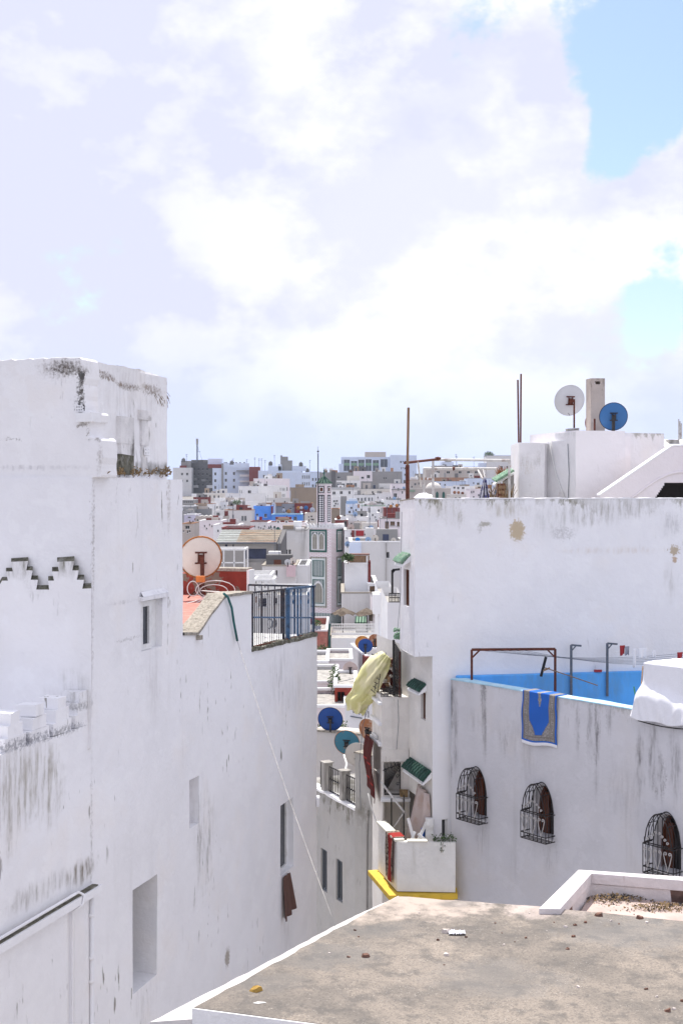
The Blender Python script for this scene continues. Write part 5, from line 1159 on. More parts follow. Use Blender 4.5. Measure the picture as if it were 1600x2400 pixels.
mb.build('wall', M['wallN'], NB, wob=.012)
for h_ in (hN1, hN2): window_in(WN, h_, NB, .05, .08, mull=1, frame=M['shutter'], pane=M['dark'])
mb = MB(); mb.obox(WP_.at(0, GB, -.3), WP_.d3() * (WP_.u(871) - 0), WP_.n3() * .32, (0, 0, ZZ(1770, 29.7) - GB)); mb.build('pillar', M['wallN'], NB, wob=.012)
mb = MB(); mb.obox(WP_.at(-.01, ZZ(1770, 29.7), -.31), WP_.d3() * (WP_.u(871) + .02), WP_.n3() * .34, (0, 0, .04)); mb.build('pillar_cap', M['concrete'], NB, wob=.02, wsc=5)
mb = MB(); mb.tube([WP_.pt(862, 1900, .05), WP_.pt(859, 1960, .05), WP_.pt(858, 2200, .05)], .02, 6); mb.build('pipe', M['wallN'], NB)
mb = MB()
n = 14
for k in range(n): u_ = WN.L * k / n; mb.obox(WN.at(u_, zNt - .02, .05), WN.d3() * (WN.L / n * .93), -WN.n3() * .25, (0, 0, .05 + .03 * random.random()))
mb.build('coping', M['white'], NB, wob=.02, wsc=4)
RN = thing('iron_railing', 'black iron railing between white posts on the grey house terrace', 'railing', WN.pt(790, 1880))
hr = .66
for pa, pb in ((743, 750), (763, 792), (803, 834)):
    ua, ub = WN.u(pa), WN.u(pb); n_ = max(3, int((ub - ua) / .095))
    for zz_ in (.06, .36, hr): mb = MB(); mb.bar(WN.at(ua, zNt + zz_, -.1), WN.at(ub, zNt + zz_, -.1), .025); mb.build('rail', M['iron'], RN)
    for k in range(n_ + 1):
        u_ = ua + (ub - ua) * k / n_; mb = MB(); mb.tube([WN.at(u_, zNt + .05, -.1), WN.at(u_, zNt + .33, -.1 + .0), WN.at(u_, zNt + hr, -.1)], [.010, .016, .010], 5); mb.build('baluster', M['iron'], RN)
for pa, pb in ((752.5, 760), (794.5, 801)):
    mb = MB(); mb.obox(WN.at(WN.u(pa), zNt, -.0), WN.d3() * (WN.u(pb) - WN.u(pa)), -WN.n3() * .22, (0, 0, hr + .06)); mb.build('post', M['concgrey'], RN)
    mb = MB(); mb.obox(WN.at(WN.u(pa) - .03, zNt + hr + .063, .03), WN.d3() * (WN.u(pb) - WN.u(pa) + .1), -WN.n3() * .26, (0, 0, .035)); mb.build('post_cap', M['concgrey'], RN, bevel=.01)
# towels low in the alley, dark lane beyond
hang(888, 2050, 18, 78, M['clothpink'], 'pinkish cloth hanging low in the alley by the yellow slab', 'hanging_cloth', Y=28.6, ph=1.2)
hang(893, 2050, 8, 40, M['clothgrey'], 'grey cloth beside the pinkish cloth low in the alley', 'hanging_cloth', Y=28.4, ph=2.2)
# ------------------------------------------------------------------ house behind the railing, with dishes on its roof
OB = thing('beige_house', 'plain beige grey house wall below the cluster of blue dishes', 'house', P(790, 2000, 40))
M['wallO'] = plaster('beige_render', (.64, .61, .58), .25, .12, .05, seed=81, dirt=(.4, .36, .32))
WO = Wall((XX(725, 40.5), 40.5), (XX(880, 39.5), 39.5)); mb = MB(); block(mb, WO, 0, WO.L, GB, WO.z(780, 1718), 1.0); mb.build('wall', M['wallO'], OB)
mb = MB(); mb.obox(WO.at(0, WO.z(780, 1718), .05), WO.d3() * WO.L, -WO.n3() * .3, (0, 0, .06)); mb.build('coping', M['concrete'], OB)
mb = MB(); mb.obox(WO.at(WO.u(812), WO.z(812, 1790), .3), WO.d3() * .95, -WO.n3() * .3, (0, 0, WO.z(812, 1738) - WO.z(812, 1790))); mb.build('parapet_stub', M['wallO'], OB); 
dish('satellite_dish', 'deep navy blue dish on the beige house, topmost of the alley cluster', P(774, 1716, 39.9), P(774, 1686, 40.2), 29.5 / F * 40, M['d_navy'], yaw=8, pitch=12, postm='iron', postr=.03, rim=M['d_black'])
dish('satellite_dish', 'faded teal dish with a rust hole between navy and grey dishes', P(814, 1770, 38.2), P(813, 1741, 38.5), 31 / F * 38.3, M['d_teal'], yaw=16, pitch=14, rim=M['rimrust'], postm='iron')
dish('satellite_dish', 'grey white dish with rust spots in front of the teal dish', P(845, 1800, 36.4), P(839, 1770, 36.6), 31 / F * 36.5, M['d_cream'], yaw=12, pitch=16, postm='iron')
dish('satellite_dish', 'orange rusted dish turned sideways at the alley house edge', P(868, 1750, 34.8), P(864, 1712, 35.0), 29 / F * 35, M['d_rust'], yaw=40, pitch=12, rim=M['d_cream'], postm='iron')
mb = MB(); c_ = [P(806, 1770, 38), P(812, 1790, 37.5), P(808, 1815, 36.5), P(800, 1835, 34)]; mb.tube(c_, .03, 6); tag(mb.build('white_duct', M['cable'], None, org=c_[-1], smooth=True), 'white plastic duct running down from the teal dish', 'duct')
mb = MB(); mb.bar(P(796, 1838, 33), P(812, 1818, 33.5), .09, .06); tag(mb.build('white_plank', M['white'], None, org=P(796, 1838, 33), bevel=.01), 'short white board propped on the railing under the dishes', 'board')
mb = MB()
for k in range(40): mb.leaves(P(random.uniform(747, 812), random.uniform(1694, 1716), 41.0 + random.random()), .1, 8, .09, k)
mb.build('foliage', M['leaf'], tag(bpy.data.objects.new('shrub', None), 'leafy green shrub behind the navy blue dish', 'shrub')); sh0 = bpy.data.objects['shrub']; col.objects.link(sh0)
mb = MB(); mb.tube([P(780, 1725, 41.3), P(778, 1700, 41.3)], .03, 5); mb.build('trunk', M['leafdry'], sh0)

# wires across and along the alley
for pts, r_, lab in ((((872, 1628, 28.9), (850, 1700, 28.9), (842, 1790, 29.2), (845, 1900, 29.5)), .008, 'thin dark wire hanging beside the maroon carpet'), (((932, 1640, 27.55), (934, 1690, 27.55), (929, 1757, 27.55)), .007, 'thin grey wire running down the plain front of the alley house'), (((941, 1200, 27.2), (938, 1400, 27.3), (930, 1490, 27.6)), .006, 'thin wire running down beside the barred window of the corner'), (((745, 1598, 48), (790, 1600, 40), (840, 1588, 34), (905, 1545, 28.4)), .009, 'pale wire strung over the alley toward the roof cage')):
    mb = MB(); mb.tube([P(*q_) for q_ in pts], r_, 4); tag(mb.build('wire', M['greymetal'], None, org=P(*pts[0])), lab, 'wire')
# ------------------------------------------------------------------ things on the big building's roof
zrd = zDt - .35
def R0(px, Y): return Vector((XX(px, Y), Y, zDt - .55))
# tall pole at the corner
mb = MB(); p0 = Vector((XX(955, 27.2), 27.2, zDt - .5)); mb.tube([p0, P(954.5, 1090, 27.2)], .042, 8); o = mb.build('tall_pole', M['rust'], None, org=p0)
mb = MB(); mb.tube([P(954.5, 1091, 27.2), P(957, 955, 27.2)], .028, 8); o2 = mb.build('pole_extension', M['woodpale'], o); o2.parent = o
tag(o, 'tall rusty pole with thinner brown upper half on the wall corner', 'pole')
# drying pipe frames
PF = thing('pipe_frame', 'white and rusty pipe pergola on the roof behind the tall pole', 'pipe frame', R0(1080, 29))
Yf, Yb = 28.2, 33.0
def tb(a_, b_, r_=.03, mt='steelwhite', nm='pipe'): mb = MB(); mb.tube([a_, b_], r_, 7); mb.build(nm, M[mt], PF)
tb(P(948, 1085, 27.6), P(1027, 1076, 29.5), .03, 'rust'); tb(P(1015, 1077.5, 29.5), P(1194, 1079, 29.5), .032)
tb(P(1014.5, 1078, 29.5), R0(1014.5, 29.5), .03); tb(P(1193, 1079, 29.5), R0(1193, 29.5), .03)
tb(P(979, 1083, 28.2), P(986, 1140, 29), .02); tb(P(992, 1098, Yb), P(1164, 1098.5, Yb), .035, 'steelwhite'); tb(P(993, 1098, Yb), R0(993, Yb), .03); tb(P(1162, 1098, Yb), P(1163, 1150, Yb), .03); tb(P(1163, 1148, Yb), R0(1163, Yb), .04, 'bluemetal')
mb = MB(); mb.ball(P(1026, 1075, 29.4), .07, .3, 1, (1.2, 1, .8), 4); mb.build('clamp', M['rust'], PF); mb = MB(); mb.ball(P(1062, 1098, Yb), .05, .3, 1); mb.build('clamp', M['rust'], PF)
# white bundle on the coping
p = R0(990, 27.6); mb = MB(); mb.grid(lambda a_, b_: P(968 + 44 * a_, 1168 - 18 * math.sin(min(1, a_ * 1.6) * 1.57) * (1 - .55 * a_) * math.sin(3.14 * b_) ** .5 + 3 * noise.noise(Vector((a_ * 8, b_ * 8, 1))), 27.0 + 1.0 * b_), 22, 14)
tag(mb.build('white_bundle', M['clothwhite'], None, org=p, smooth=True), 'bundle of white netting lying on the wall top beside the tall pole', 'bundle')
def hangx(a_, b_): return P(1136 - 2 * b_ + (a_ - .5) * (4 + 22 * b_), 1119 + 52 * b_, 29.0 + .08 * math.sin(a_ * 17))
tag(cloth(hangx, 20, 16, 'patterned_cloth', M['clothpattern'], None, None, P(1133, 1168, 29)), 'blue and white patterned cloth hung to dry on the roof', 'laundry')
mb = MB(); mb.tube([P(1120, 1102, 31), P(1131, 1122, 29.5)], .02, 6); mb.tube([P(1136, 1119, 29), P(1131, 1100, 31)], .008, 4); tag(mb.build('clothes_prop', M['steelwhite'], None, org=P(1131, 1122, 29.5)), 'white prop pole above the patterned cloth', 'pole')
# brown cabinet and sticks
CB = thing('brown_cabinet', 'weathered brown cabinet standing on the roof beside the rendered hut', 'cabinet', R0(1175, 30))
a_ = P(1166, 1133, 30); mb = MB(); mb.box(XX(1166, 30), XX(1184, 30), 30, 30.3, zDt - .55, a_.z); mb.build('body', M['wood'], CB)
for k in range(3): mb = MB(); z_ = a_.z - .12 - k * .12; mb.box(XX(1168, 30), XX(1182, 30), 29.985, 30.0, z_, z_ + .07); mb.build('drawer', M['woodpale'], CB)
# tiled lean-to with dry orange plant
LT = thing('tiled_lean_to', 'green tiled lean-to edge against the rendered hut on the roof', 'lean-to', R0(1190, 30.5))
for k in range(10):
    mb = MB(); q_ = P(1202 - 4.3 * k, 1104 + 2.6 * k, 30.4); mb.tube([q_, q_ + Vector((-.05, .3, .06))], .035, 6); mb.build('roof_tile', M['palegreen'], LT)
mb = MB(); mb.prism([P(1204, 1107, 30.6), P(1160, 1133, 30.6), P(1160, 1137, 30.6), P(1204, 1112, 30.6)], (0, .6, 0)); mb.build('eave', M['white'], LT)
mb = MB(); mb.prism([P(1204, 1111, 30.7), P(1182, 1128, 30.7), P(1182, 1180, 30.7), P(1204, 1180, 30.7)], (0, .4, 0)); mb.build('wall', M['concgrey'], LT)
OP = thing('dry_plant', 'orange dried grass growing on the green tiled edge', 'plant', P(1178, 1118, 30.8))
mb = MB()
for k in range(160):
    q_ = P(random.uniform(1166, 1194), random.uniform(1108, 1125), 30.8); mb.tube([q_, q_ + Vector((random.uniform(-.1, .1), random.uniform(-.1, .1), random.uniform(.05, .2)))], [.008, .003], 3, False)
mb.build('foliage', M['orangeplant'], OP)
# rendered hut in several faces
HT = thing('roof_hut', 'rendered white roof hut in stepped blocks carrying the dishes', 'hut', R0(1330, 33))
M['wallH'] = plaster('hut_render', (.76, .75, .75), .45, .1, .06, top=CZ + 1.4, topamt=.55, topband=.5, seed=91, patches=[(P(1240, 1095, 31), .17, .22, (.50, .42, .28), .7, .6), (P(1250, 1080, 31), .3, .16, (.36, .34, .3), .6, .8), (P(1265, 1055, 31), .2, .16, (.35, .34, .31), .6, .8)])
M['wallH2'] = plaster('hut_smooth_render', (.77, .745, .75), .06, .04, .03, seed=95)
def hb(p0, p1, zt_, dep, mt='wallH', nm='hut_block', holes=()):
    W_ = Wall((XX(p0[0], p0[1]), p0[1]), (XX(p1[0], p1[1]), p1[1])); mb = MB(); hs = [(W_.u(h[0]), W_.u(h[1]), W_.z(h[0], h[3]), W_.z(h[0], h[2]), .12) for h in holes]
    block(mb, W_, 0, W_.L, zDt - .7, W_.z(p1[0], zt_), dep, holes=hs, sub=.35); mb.build(nm, M[mt], HT, wob=.012); return W_, hs
hb((1197, 32.5), (1216, 30.9), 1037, .5); hb((1216, 30.9), (1275.5, 30.72), 1037.5, 2.4)
W_, hs = hb((1276, 31.25), (1349, 30.2), 1031, 2.0, holes=[(1309, 1326, 1154, 1168)]); 
WH = hb((1300, 31.0), (1348, 30.15), 1012, 2.5)[0]; WH2 = hb((1348.2, 30.15), (1464, 30.5), 1010, 2.6, 'wallH2')[0]
mb = MB(); W3 = Wall((XX(1464, 30.5), 30.5), (XX(1477, 30.6), 30.6)); block(mb, W3, .002, W3.L, zDt - .7, W3.z(1470, 1022), 2.0); mb.build('hut_block', M['wallH2'], HT)
mb = MB(); mb.obox(P(1330, 1012, 30.6), (.27, 0, 0), (0, .3, 0), (0, 0, .09)); mb.build('plinth', M['concgrey'], HT, wob=.015, wsc=5)
def runw(pts, r_, lab, nm='cable', mat='cable'):
    mb = MB(); mb.tube(pts, r_, 5); tag(mb.build(nm, M[mat], None, org=pts[-1], smooth=True), lab, 'cable')
runw([W_.pt(1288, 1033, .03), W_.pt(1293, 1070, .03), W_.pt(1302, 1110, .03), W_.pt(1314, 1145, .03), W_.pt(1322, 1168, .03)], .016, 'white cable looping down the front of the rendered hut')
runw([WH.pt(1330, 1040, .02), WH.pt(1333, 1110, .02), WH.pt(1331, 1168, .02)], .008, 'thin grey cable running straight down the hut side', mat='greymetal')
for px, py, lab, tp in ((1213, 890, 'shorter of the two thin iron rods on the hut roof', 1213), (1220.5, 876, 'taller of the two thin iron rods on the hut roof', 1220.5)):
    b_ = P(px + (2 if px < 1215 else -1), 1037, 31.8); mb = MB(); mb.tube([b_, P(px, py, 31.8)], .022, 6); tag(mb.build('iron_rod', M['rust'], None, org=b_), lab, 'rod')
# chimney with slot
CH = thing('concrete_chimney', 'square concrete chimney with a slot near its top on the hut', 'chimney', P(1400, 1010, 31.6))
x0, x1, Yc = XX(1384, 31.6), XX(1418, 31.6), 31.6; zc0, zc1 = ZZ(1012, Yc), ZZ(886, Yc); sl0, sl1, sz0, sz1 = XX(1394, Yc), XX(1407, Yc), ZZ(900, Yc), ZZ(893, Yc)
M['chim'] = plaster('chimney_render', (.46, .40, .355), 1.0, .4, .14, dirt=(.13, .11, .095), seed=14, sc_=1.6, top=ZZ(886, Yc), topamt=.8, topband=.6)
mb = MB(); WCH = Wall((x0, Yc), (x1, Yc + .05)); facade(mb, WCH, 0, WCH.L, zc0 - .3, zc1, [(sl0 - x0, sl1 - x0, sz0, sz1, .36)], sub=.12)
for (p, q_) in (((0, 0), (WCH.L, 0)),):
    pass
b0, b1 = WCH.at(0, 0, -.36), WCH.at(WCH.L, 0, -.36)
WB_ = Wall((b0.x, b0.y), (b1.x, b1.y)); facade(mb, WB_, 0, WB_.L, zc0 - .3, zc1, [(sl0 - x0, sl1 - x0, sz0, sz1, .01)])
for u_ in (0, WCH.L): mb.poly([WCH.at(u_, zc0 - .3), WCH.at(u_, zc1), WCH.at(u_, zc1, -.36), WCH.at(u_, zc0 - .3, -.36)])
mb.poly([WCH.at(0, zc1), WCH.at(WCH.L, zc1), WCH.at(WCH.L, zc1, -.36), WCH.at(0, zc1, -.36)]); mb.build('shaft', M['chim'], CH, wob=.006, wsc=4)
mb = MB(); mb.box(XX(1397, 31), XX(1401, 31), 31.3, 31.34, ZZ(1012, 31.3), ZZ(981, 31.3)); mb.build('bracket', M['rust'], CH)
dish('satellite_dish', 'white dish with rusty feed mount on the hut plinth', P(1345, 1003, 30.75), P(1334, 938, 30.9), 36.5 / F * 30.8, M['d_grey'], yaw=-10, pitch=14, postm='rust', postr=.022, rim=M['d_grey'])
dish('satellite_dish', 'bright blue dish in front of the square chimney', P(1437, 1010, 30.7), P(1437, 976, 30.9), 33 / F * 30.8, M['d_blue'], yaw=3, pitch=10, postm='iron', postr=.04, rim=M['d_black'])
dish('satellite_dish', 'rust brown dish half hidden behind the square chimney', P(1384, 1012, 33.0), P(1392, 988, 33.2), 27 / F * 33, M['d_rustbrown'], yaw=-30, pitch=10, postm='rust', feed=False)
# pink stair house
SH = thing('stair_house', 'pale pink rooftop stair enclosure with sloping top and dark opening', 'stair house', R0(1520, 30))
M['pink'] = plaster('pale_pink_render', (.76, .71, .715), .1, .05, .03, seed=17)
M['pinkdeep'] = plaster('pink_render', (.66, .50, .52), .1, .05, .04, seed=18)
Ys = 29.2; zb_ = zDt - .6
prof = [(1412, 1156), (1575, 1046), (1700, 1046)]
mb = MB(); WS = Wall((XX(1405, Ys), Ys), (XX(1720, Ys + .2), Ys + .2))
def zst_(u):
    px = HX + F * WS.at(u, 0).x / WS.at(u, 0).y; 
    return WS.z(px, 1157 - (px - 1412) * (111 / 163) if px < 1575 else 1046)
block(mb, WS, 0, WS.L, zb_, zst_, .25, holes=[], sub=.12) if False else None
# front with an arched opening: columns of quads
N_ = 90; 
def zop(px):  # opening underside
    if px < 1534: return None
    if px < 1555: return WS.z(px, 1168 - (px - 1534) * 1.45)
    return WS.z(px, 1131) if px > 1556 else WS.z(px, 1137)
for k in range(N_):
    ua, ub = WS.L * k / N_, WS.L * (k + 1) / N_; um = (ua + ub) / 2; p_ = WS.at(um, 0); px = HX + F * p_.x / p_.y
    zo = zop(px); z0 = zb_ if zo is None else zo
    mb.poly([WS.at(ua, z0), WS.at(ub, z0), WS.at(ub, zst_(ub)), WS.at(ua, zst_(ua))]); mb.poly([WS.at(ua, zst_(ua)), WS.at(ub, zst_(ub)), WS.at(ub, zst_(ub), -.3), WS.at(ua, zst_(ua), -.3)])
    if zo is not None: mb.poly([WS.at(ua, z0), WS.at(ub, z0), WS.at(ub, z0, -1.3), WS.at(ua, z0, -1.3)])
u_ = WS.u(1534); mb.poly([WS.at(u_, zb_), WS.at(u_, WS.z(1534, 1168)), WS.at(u_, WS.z(1534, 1168), -1.3), WS.at(u_, zb_, -1.3)])
mb.build('front_wall', M['pink'], SH, weld=False)
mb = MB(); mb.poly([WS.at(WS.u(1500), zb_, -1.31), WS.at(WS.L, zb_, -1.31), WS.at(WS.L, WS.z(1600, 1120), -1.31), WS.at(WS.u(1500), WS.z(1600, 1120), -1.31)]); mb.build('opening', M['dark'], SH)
mb = MB(); mb.tube([WS.pt(1480 + 120 * k / 16 * 1.15, 1168 - 62 * math.sin(min(1, k / 14) * 1.57), .004) for k in range(17)], .03, 6); mb.build('arch_moulding', M['pink'], SH, smooth=True)
mb = MB()
for k in range(60):
    ua, ub = WS.L * k / 60, WS.L * (k + 1) / 60; mb.obox(WS.at(ua, zst_(ua) + .002, .01), WS.d3() * (ub - ua) + Vector((0, 0, zst_(ub) - zst_(ua))), -WS.n3() * .32, (0, 0, .03))
mb.build('coping', M['white'], SH)
mb = MB(); mb.obox(P(1478, 1168, 32), (XX(1590, 32) - XX(1478, 32) + 1.5, 0, 0), (0, .3, 0), (0, 0, ZZ(1048, 32) - ZZ(1168, 32))); mb.build('back_wall', M['pinkdeep'], SH)
mb = MB(); mb.lathe(P(1532, 1075, 31.5), [(.10, 0), (.11, .08), (.10, .1), (.03, .16), (0, .16)], 10); tag(mb.build('vent_cap', M['white'], None, org=P(1532, 1075, 31.5), smooth=True), 'small round white vent cap behind the sloping pink wall', 'vent')
# distant terrace and masts at the frame edge
SK = thing('roof_terrace_block', 'distant white roof block with masts beyond the pink stair house', 'building', P(1570, 1150, 90))
mb = MB(); mb.box(XX(1530, 90), XX(1660, 90), 90, 96, ZZ(1300, 90), ZZ(1046, 90)); mb.build('wall', M['white'], SK)
mb = MB(); mb.prism([P(1530, 1046, 90), P(1545, 1034, 92), P(1560, 1030, 92), P(1660, 1028, 92), P(1660, 1046, 90)], (0, 3, 0)); mb.build('roof', M['white'], SK)
mb = MB(); mb.box(XX(1567, 91), XX(1592, 91), 91, 93, ZZ(1040, 91), ZZ(1030, 91)); mb.build('parapet_box', M['concgrey'], SK)
for px, y0, y1, n_ in ((1593, 1030, 982, 3), (1553, 1036, 1016, 2)):
    mb = MB()
    for k in range(n_): mb.tube([P(px - 3 + 3 * k, y0, 91), P(px - 3 + 3 * k, y1 + 5 * k, 91)], .05, 5)
    mb.bar(P(px - 4, y0 - 10, 91), P(px + 4, y0 - 10, 91), .05); mb.build('mast', M['steelwhite'], SK)
# small roof clutter between pipes and hut
for k, (px, lab) in enumerate(((1150, 'low tangle of dry sticks beside the blue pipe foot'), (1190, 'low tangle of dry sticks between cabinet and hut'))):
    mb = MB(); rr = random.Random(k)
    for j in range(30): q_ = P(px + rr.uniform(-10, 10), 1168, 29.5); mb.tube([q_, q_ + Vector((rr.uniform(-.15, .15), rr.uniform(-.1, .1), rr.uniform(.1, .4)))], .006, 3, False)
    tag(mb.build('dry_sticks', M['leafdry'], None, org=P(px, 1168, 29.5)), lab, 'sticks')
# ------------------------------------------------------------------ minaret
YM = 170.0; TH = math.atan2(32, 63); wM = math.hypot(63, 32) / F * YM
K0 = Vector((XX(776, YM), YM))
fd = Vector((-math.cos(TH), math.sin(TH))); sd2 = Vector((math.sin(TH), math.cos(TH)))
MN = thing('minaret', 'slender tiled minaret with green pyramid roof rising from the medina', 'minaret', (K0.x, K0.y + 2, TZ(YM)))
def tilebrick(name, c1, c2, mort, sx, sy):
    m, t = newmat(name); tc = t.n('ShaderNodeNewGeometry').outputs['Position']
    s = t.n('ShaderNodeSeparateXYZ'); t.t.links.new(tc, s.inputs[0])
    # run the courses along each face: x - y mixes both plan directions
    h = t.math('ADD', t.math('MULTIPLY', s.outputs['X'], 1.0), t.math('MULTIPLY', s.outputs['Y'], .62))
    c = t.n('ShaderNodeCombineXYZ', {'X': h, 'Y': s.outputs['Z']})
    b = t.n('ShaderNodeTexBrick', {'Color1': (*c1, 1), 'Color2': (*c2, 1), 'Mortar': (*mort, 1), 'Scale': 1.0, 'Mortar Size': .020, 'Brick Width': sx, 'Row Height': sy})
    t.t.links.new(c.outputs[0], b.inputs['Vector']); finish(t, b.outputs['Color'], .55, None); return m
M['mtile'] = tilebrick('pink_white_brick_tile', (.84, .80, .82), (.86, .83, .85), (.60, .38, .40), .42, .17)
M['mtile_g'] = simple('green_faience', (.03, .105, .085), .4, .3, 3)
M['mwhite'] = simple('minaret_white', (.72, .72, .72), .6, .08, 1)
M['mframe'] = simple('pale_green_frame', (.70, .75, .74), .6, .08, 1)
def lattice(name, ca, cb, s_):
    m, t = newmat(name); tc = t.n('ShaderNodeNewGeometry').outputs['Position']
    s = t.n('ShaderNodeSeparateXYZ'); t.t.links.new(tc, s.inputs[0])
    h = t.math('ADD', s.outputs['X'], t.math('MULTIPLY', s.outputs['Y'], .62))
    a = t.math('SINE', t.math('MULTIPLY', t.math('ADD', h, s.outputs['Z']), s_)); b = t.math('SINE', t.math('MULTIPLY', t.math('SUBTRACT', h, s.outputs['Z']), s_))
    finish(t, t.mix(t.ss(t.math('MULTIPLY', a, b), -.15, .15), ca, cb), .7, None); return m
M['lat1'] = lattice('carved_lattice', (.14, .14, .12), (.50, .47, .40), 20.0)
M['lat2'] = lattice('zellige_lattice', (.05, .10, .10), (.58, .62, .60), 22.0)
M['lat3'] = lattice('black_white_star_tile', (.09, .09, .11), (.74, .74, .75), 11.0)
class MW(Wall):
    def __init__(s, A, B): super().__init__(A, B)
def mface(c, w, which):
    if which == 'f': return Wall(c + fd * w, c)
    return Wall(c, c + sd2 * w)
def zpy(py): return ZZ(py, YM)
def mprism(c, w, z0, z1, mb=None, g=0.0):
    mb = mb or MB(); q_ = c - fd * g - sd2 * g; w2 = w + 2 * g
    mb.prism([(q_.x, q_.y, z0), ((q_ + fd * w2).x, (q_ + fd * w2).y, z0), ((q_ + fd * w2 + sd2 * w2).x, (q_ + fd * w2 + sd2 * w2).y, z0), ((q_ + sd2 * w2).x, (q_ + sd2 * w2).y, z0)], (0, 0, z1 - z0)); return mb
mprism(K0, wM, TZ(YM) - 1, zpy(1239)).build('shaft', M['mtile'], MN)
mprism(K0, wM, zpy(1239), zpy(1236), g=.06).build('cornice', M['mwhite'], MN)
# merlons
for wch in 'fs':
    W_ = mface(K0, wM, wch)
    for k in range(8):
        u0 = wM * (k + .1) / 8; uw = wM * .8 / 8; mb = MB(); z0 = zpy(1236)
        mb.prism([W_.at(u0, z0), W_.at(u0 + uw, z0), W_.at(u0 + uw, z0 + .25), W_.at(u0 + uw * .5, z0 + .52), W_.at(u0, z0 + .25)], -W_.n3() * .25); mb.build('merlon', M['mwhite'], MN)
def rect(W_, u0, u1, z0, z1, off, mat, nm, par=None, dep=.05):
    mb = MB(); mb.obox(W_.at(u0, z0, off - dep), W_.d3() * (u1 - u0), W_.n3() * dep, (0, 0, z1 - z0)); return mb.build(nm, mat, par or MN)
def ring(W_, u0, u1, z0, z1, t_, off, mat, nm, par=None, dep=.06):
    mb = MB()
    for (a_, b_, c_, d_) in ((u0, u1, z0, z0 + t_), (u0, u1, z1 - t_, z1), (u0, u0 + t_, z0 + t_, z1 - t_), (u1 - t_, u1, z0 + t_, z1 - t_)): mb.obox(W_.at(a_, c_, off - dep), W_.d3() * (b_ - a_), W_.n3() * dep, (0, 0, d_ - c_))
    return mb.build(nm, mat, par or MN)
def archp(W_, u0, u1, z0, z1, off, mat, nm, par, n=10):
    mb = MB(); pts = [W_.at(u0, z0, off), W_.at(u1, z0, off)]
    zs_ = z1 - (u1 - u0) * .7
    for k in range(n + 1): f = 1 - k / n; pts.append(W_.at(u0 + (u1 - u0) * f, zs_ + (z1 - zs_) * (1 - abs(2 * f - 1) ** 2) ** .65, off))
    mb.prism(pts, -W_.n3() * .04); return mb.build(nm, mat, par)
for wch, sx0, sx1 in (('f', 725, 775), ('s', 788, 804)):
    W_ = mface(K0, wM, wch)
    if wch == 'f': U = lambda px: W_.u(px)
    a_, b_ = (.19 * wM, .84 * wM) if wch == 'f' else (.36 * wM, .80 * wM)
    # upper pair of arches
    fr_o = ring(W_, a_, b_, zpy(1295), zpy(1241.5), .26, .08, M['mtile_g'], 'panel_frame'); rect(W_, a_ + .26, b_ - .26, zpy(1295) + .26, zpy(1241.5) - .26, .03, M['mtile_g'], 'panel_ground', fr_o)
    ring(W_, a_ + .27, b_ - .27, zpy(1295) + .27, zpy(1241.5) - .27, .10, .10, M['mwhite'], 'moulding', fr_o)
    mid = (a_ + b_) / 2; rect(W_, mid - .06, mid + .06, zpy(1295) + .38, zpy(1241.5) - .38, .10, M['mwhite'], 'mullion', fr_o)
    for (p, q_) in ((a_ + .38, mid - .07), (mid + .07, b_ - .38)):
        archp(W_, p, q_, zpy(1295) + .38, zpy(1241.5) - .42, .07, M['mwhite'], 'arch', fr_o); archp(W_, p + .10, q_ - .10, zpy(1295) + .42, zpy(1241.5) - .58, .09, M['lat1'], 'screen', fr_o)
    # lower tall panel
    f2 = ring(W_, a_ + .05, b_ - .02, zpy(1425), zpy(1306), .20, .06, M['lat1'], 'panel_frame'); rect(W_, a_ + .25, b_ - .22, zpy(1425) + .2, zpy(1306) - .2, .04, M['mframe'], 'panel_ground', f2)
    p, q_ = a_ + .45, b_ - .42
    ring(W_, p, q_, zpy(1352.5), zpy(1314), .09, .08, M['mtile_g'], 'panel_border', f2); rect(W_, p + .09, q_ - .09, zpy(1352.5) + .09, zpy(1314) - .09, .06, M['lat2'], 'tile_panel', f2)
    ring(W_, p, q_, zpy(1416), zpy(1359), .09, .08, M['mtile_g'], 'panel_border', f2); rect(W_, p + .09, q_ - .09, zpy(1416) + .09, zpy(1359) - .09, .055, M['lat2'], 'tile_panel', f2)
    archp(W_, p + .12, q_ - .12, zpy(1416) + .12, zpy(1363), .085, M['mwhite'], 'arch', f2); archp(W_, p + .24, q_ - .24, zpy(1416) + .16, zpy(1368), .11, M['lat1'], 'screen', f2)
    rect(W_, .02, wM - .02, zpy(1462), zpy(1438), .05, M['lat2'], 'tile_band')
    rect(W_, .02, wM - .02, TZ(YM), zpy(1462.5), .05, M['mtile_g'], 'base_band')
# lantern
wL = math.hypot(23, 12) / F * YM; KL = Vector((XX(764.5, YM + 1.2), YM + 1.2))
mprism(KL, wL, zpy(1240), zpy(1136)).build('lantern', M['mtile'], MN)
mprism(KL, wL, zpy(1136), zpy(1133), g=.05).build('lantern_cornice', M['mwhite'], MN)
for wch in 'fs':
    W_ = mface(KL, wL, wch); a_, b_ = .2 * wL, .8 * wL
    f_o = ring(W_, a_, b_, zpy(1224), zpy(1160), .10, .05, M['darkrail'], 'lantern_frame'); rect(W_, a_ + .1, b_ - .1, zpy(1224) + .1, zpy(1160) - .1, .03, M['lat3'], 'tile_panel', f_o)
    f_o = ring(W_, a_, b_, zpy(1155), zpy(1139), .10, .05, M['darkrail'], 'lantern_frame'); ring(W_, a_ + .1, b_ - .1, zpy(1155) + .1, zpy(1139) - .1, .12, .04, M['mwhite'], 'moulding', f_o); rect(W_, a_ + .22, b_ - .22, zpy(1155) + .22, zpy(1139) - .22, .02, M['wood'], 'opening', f_o)
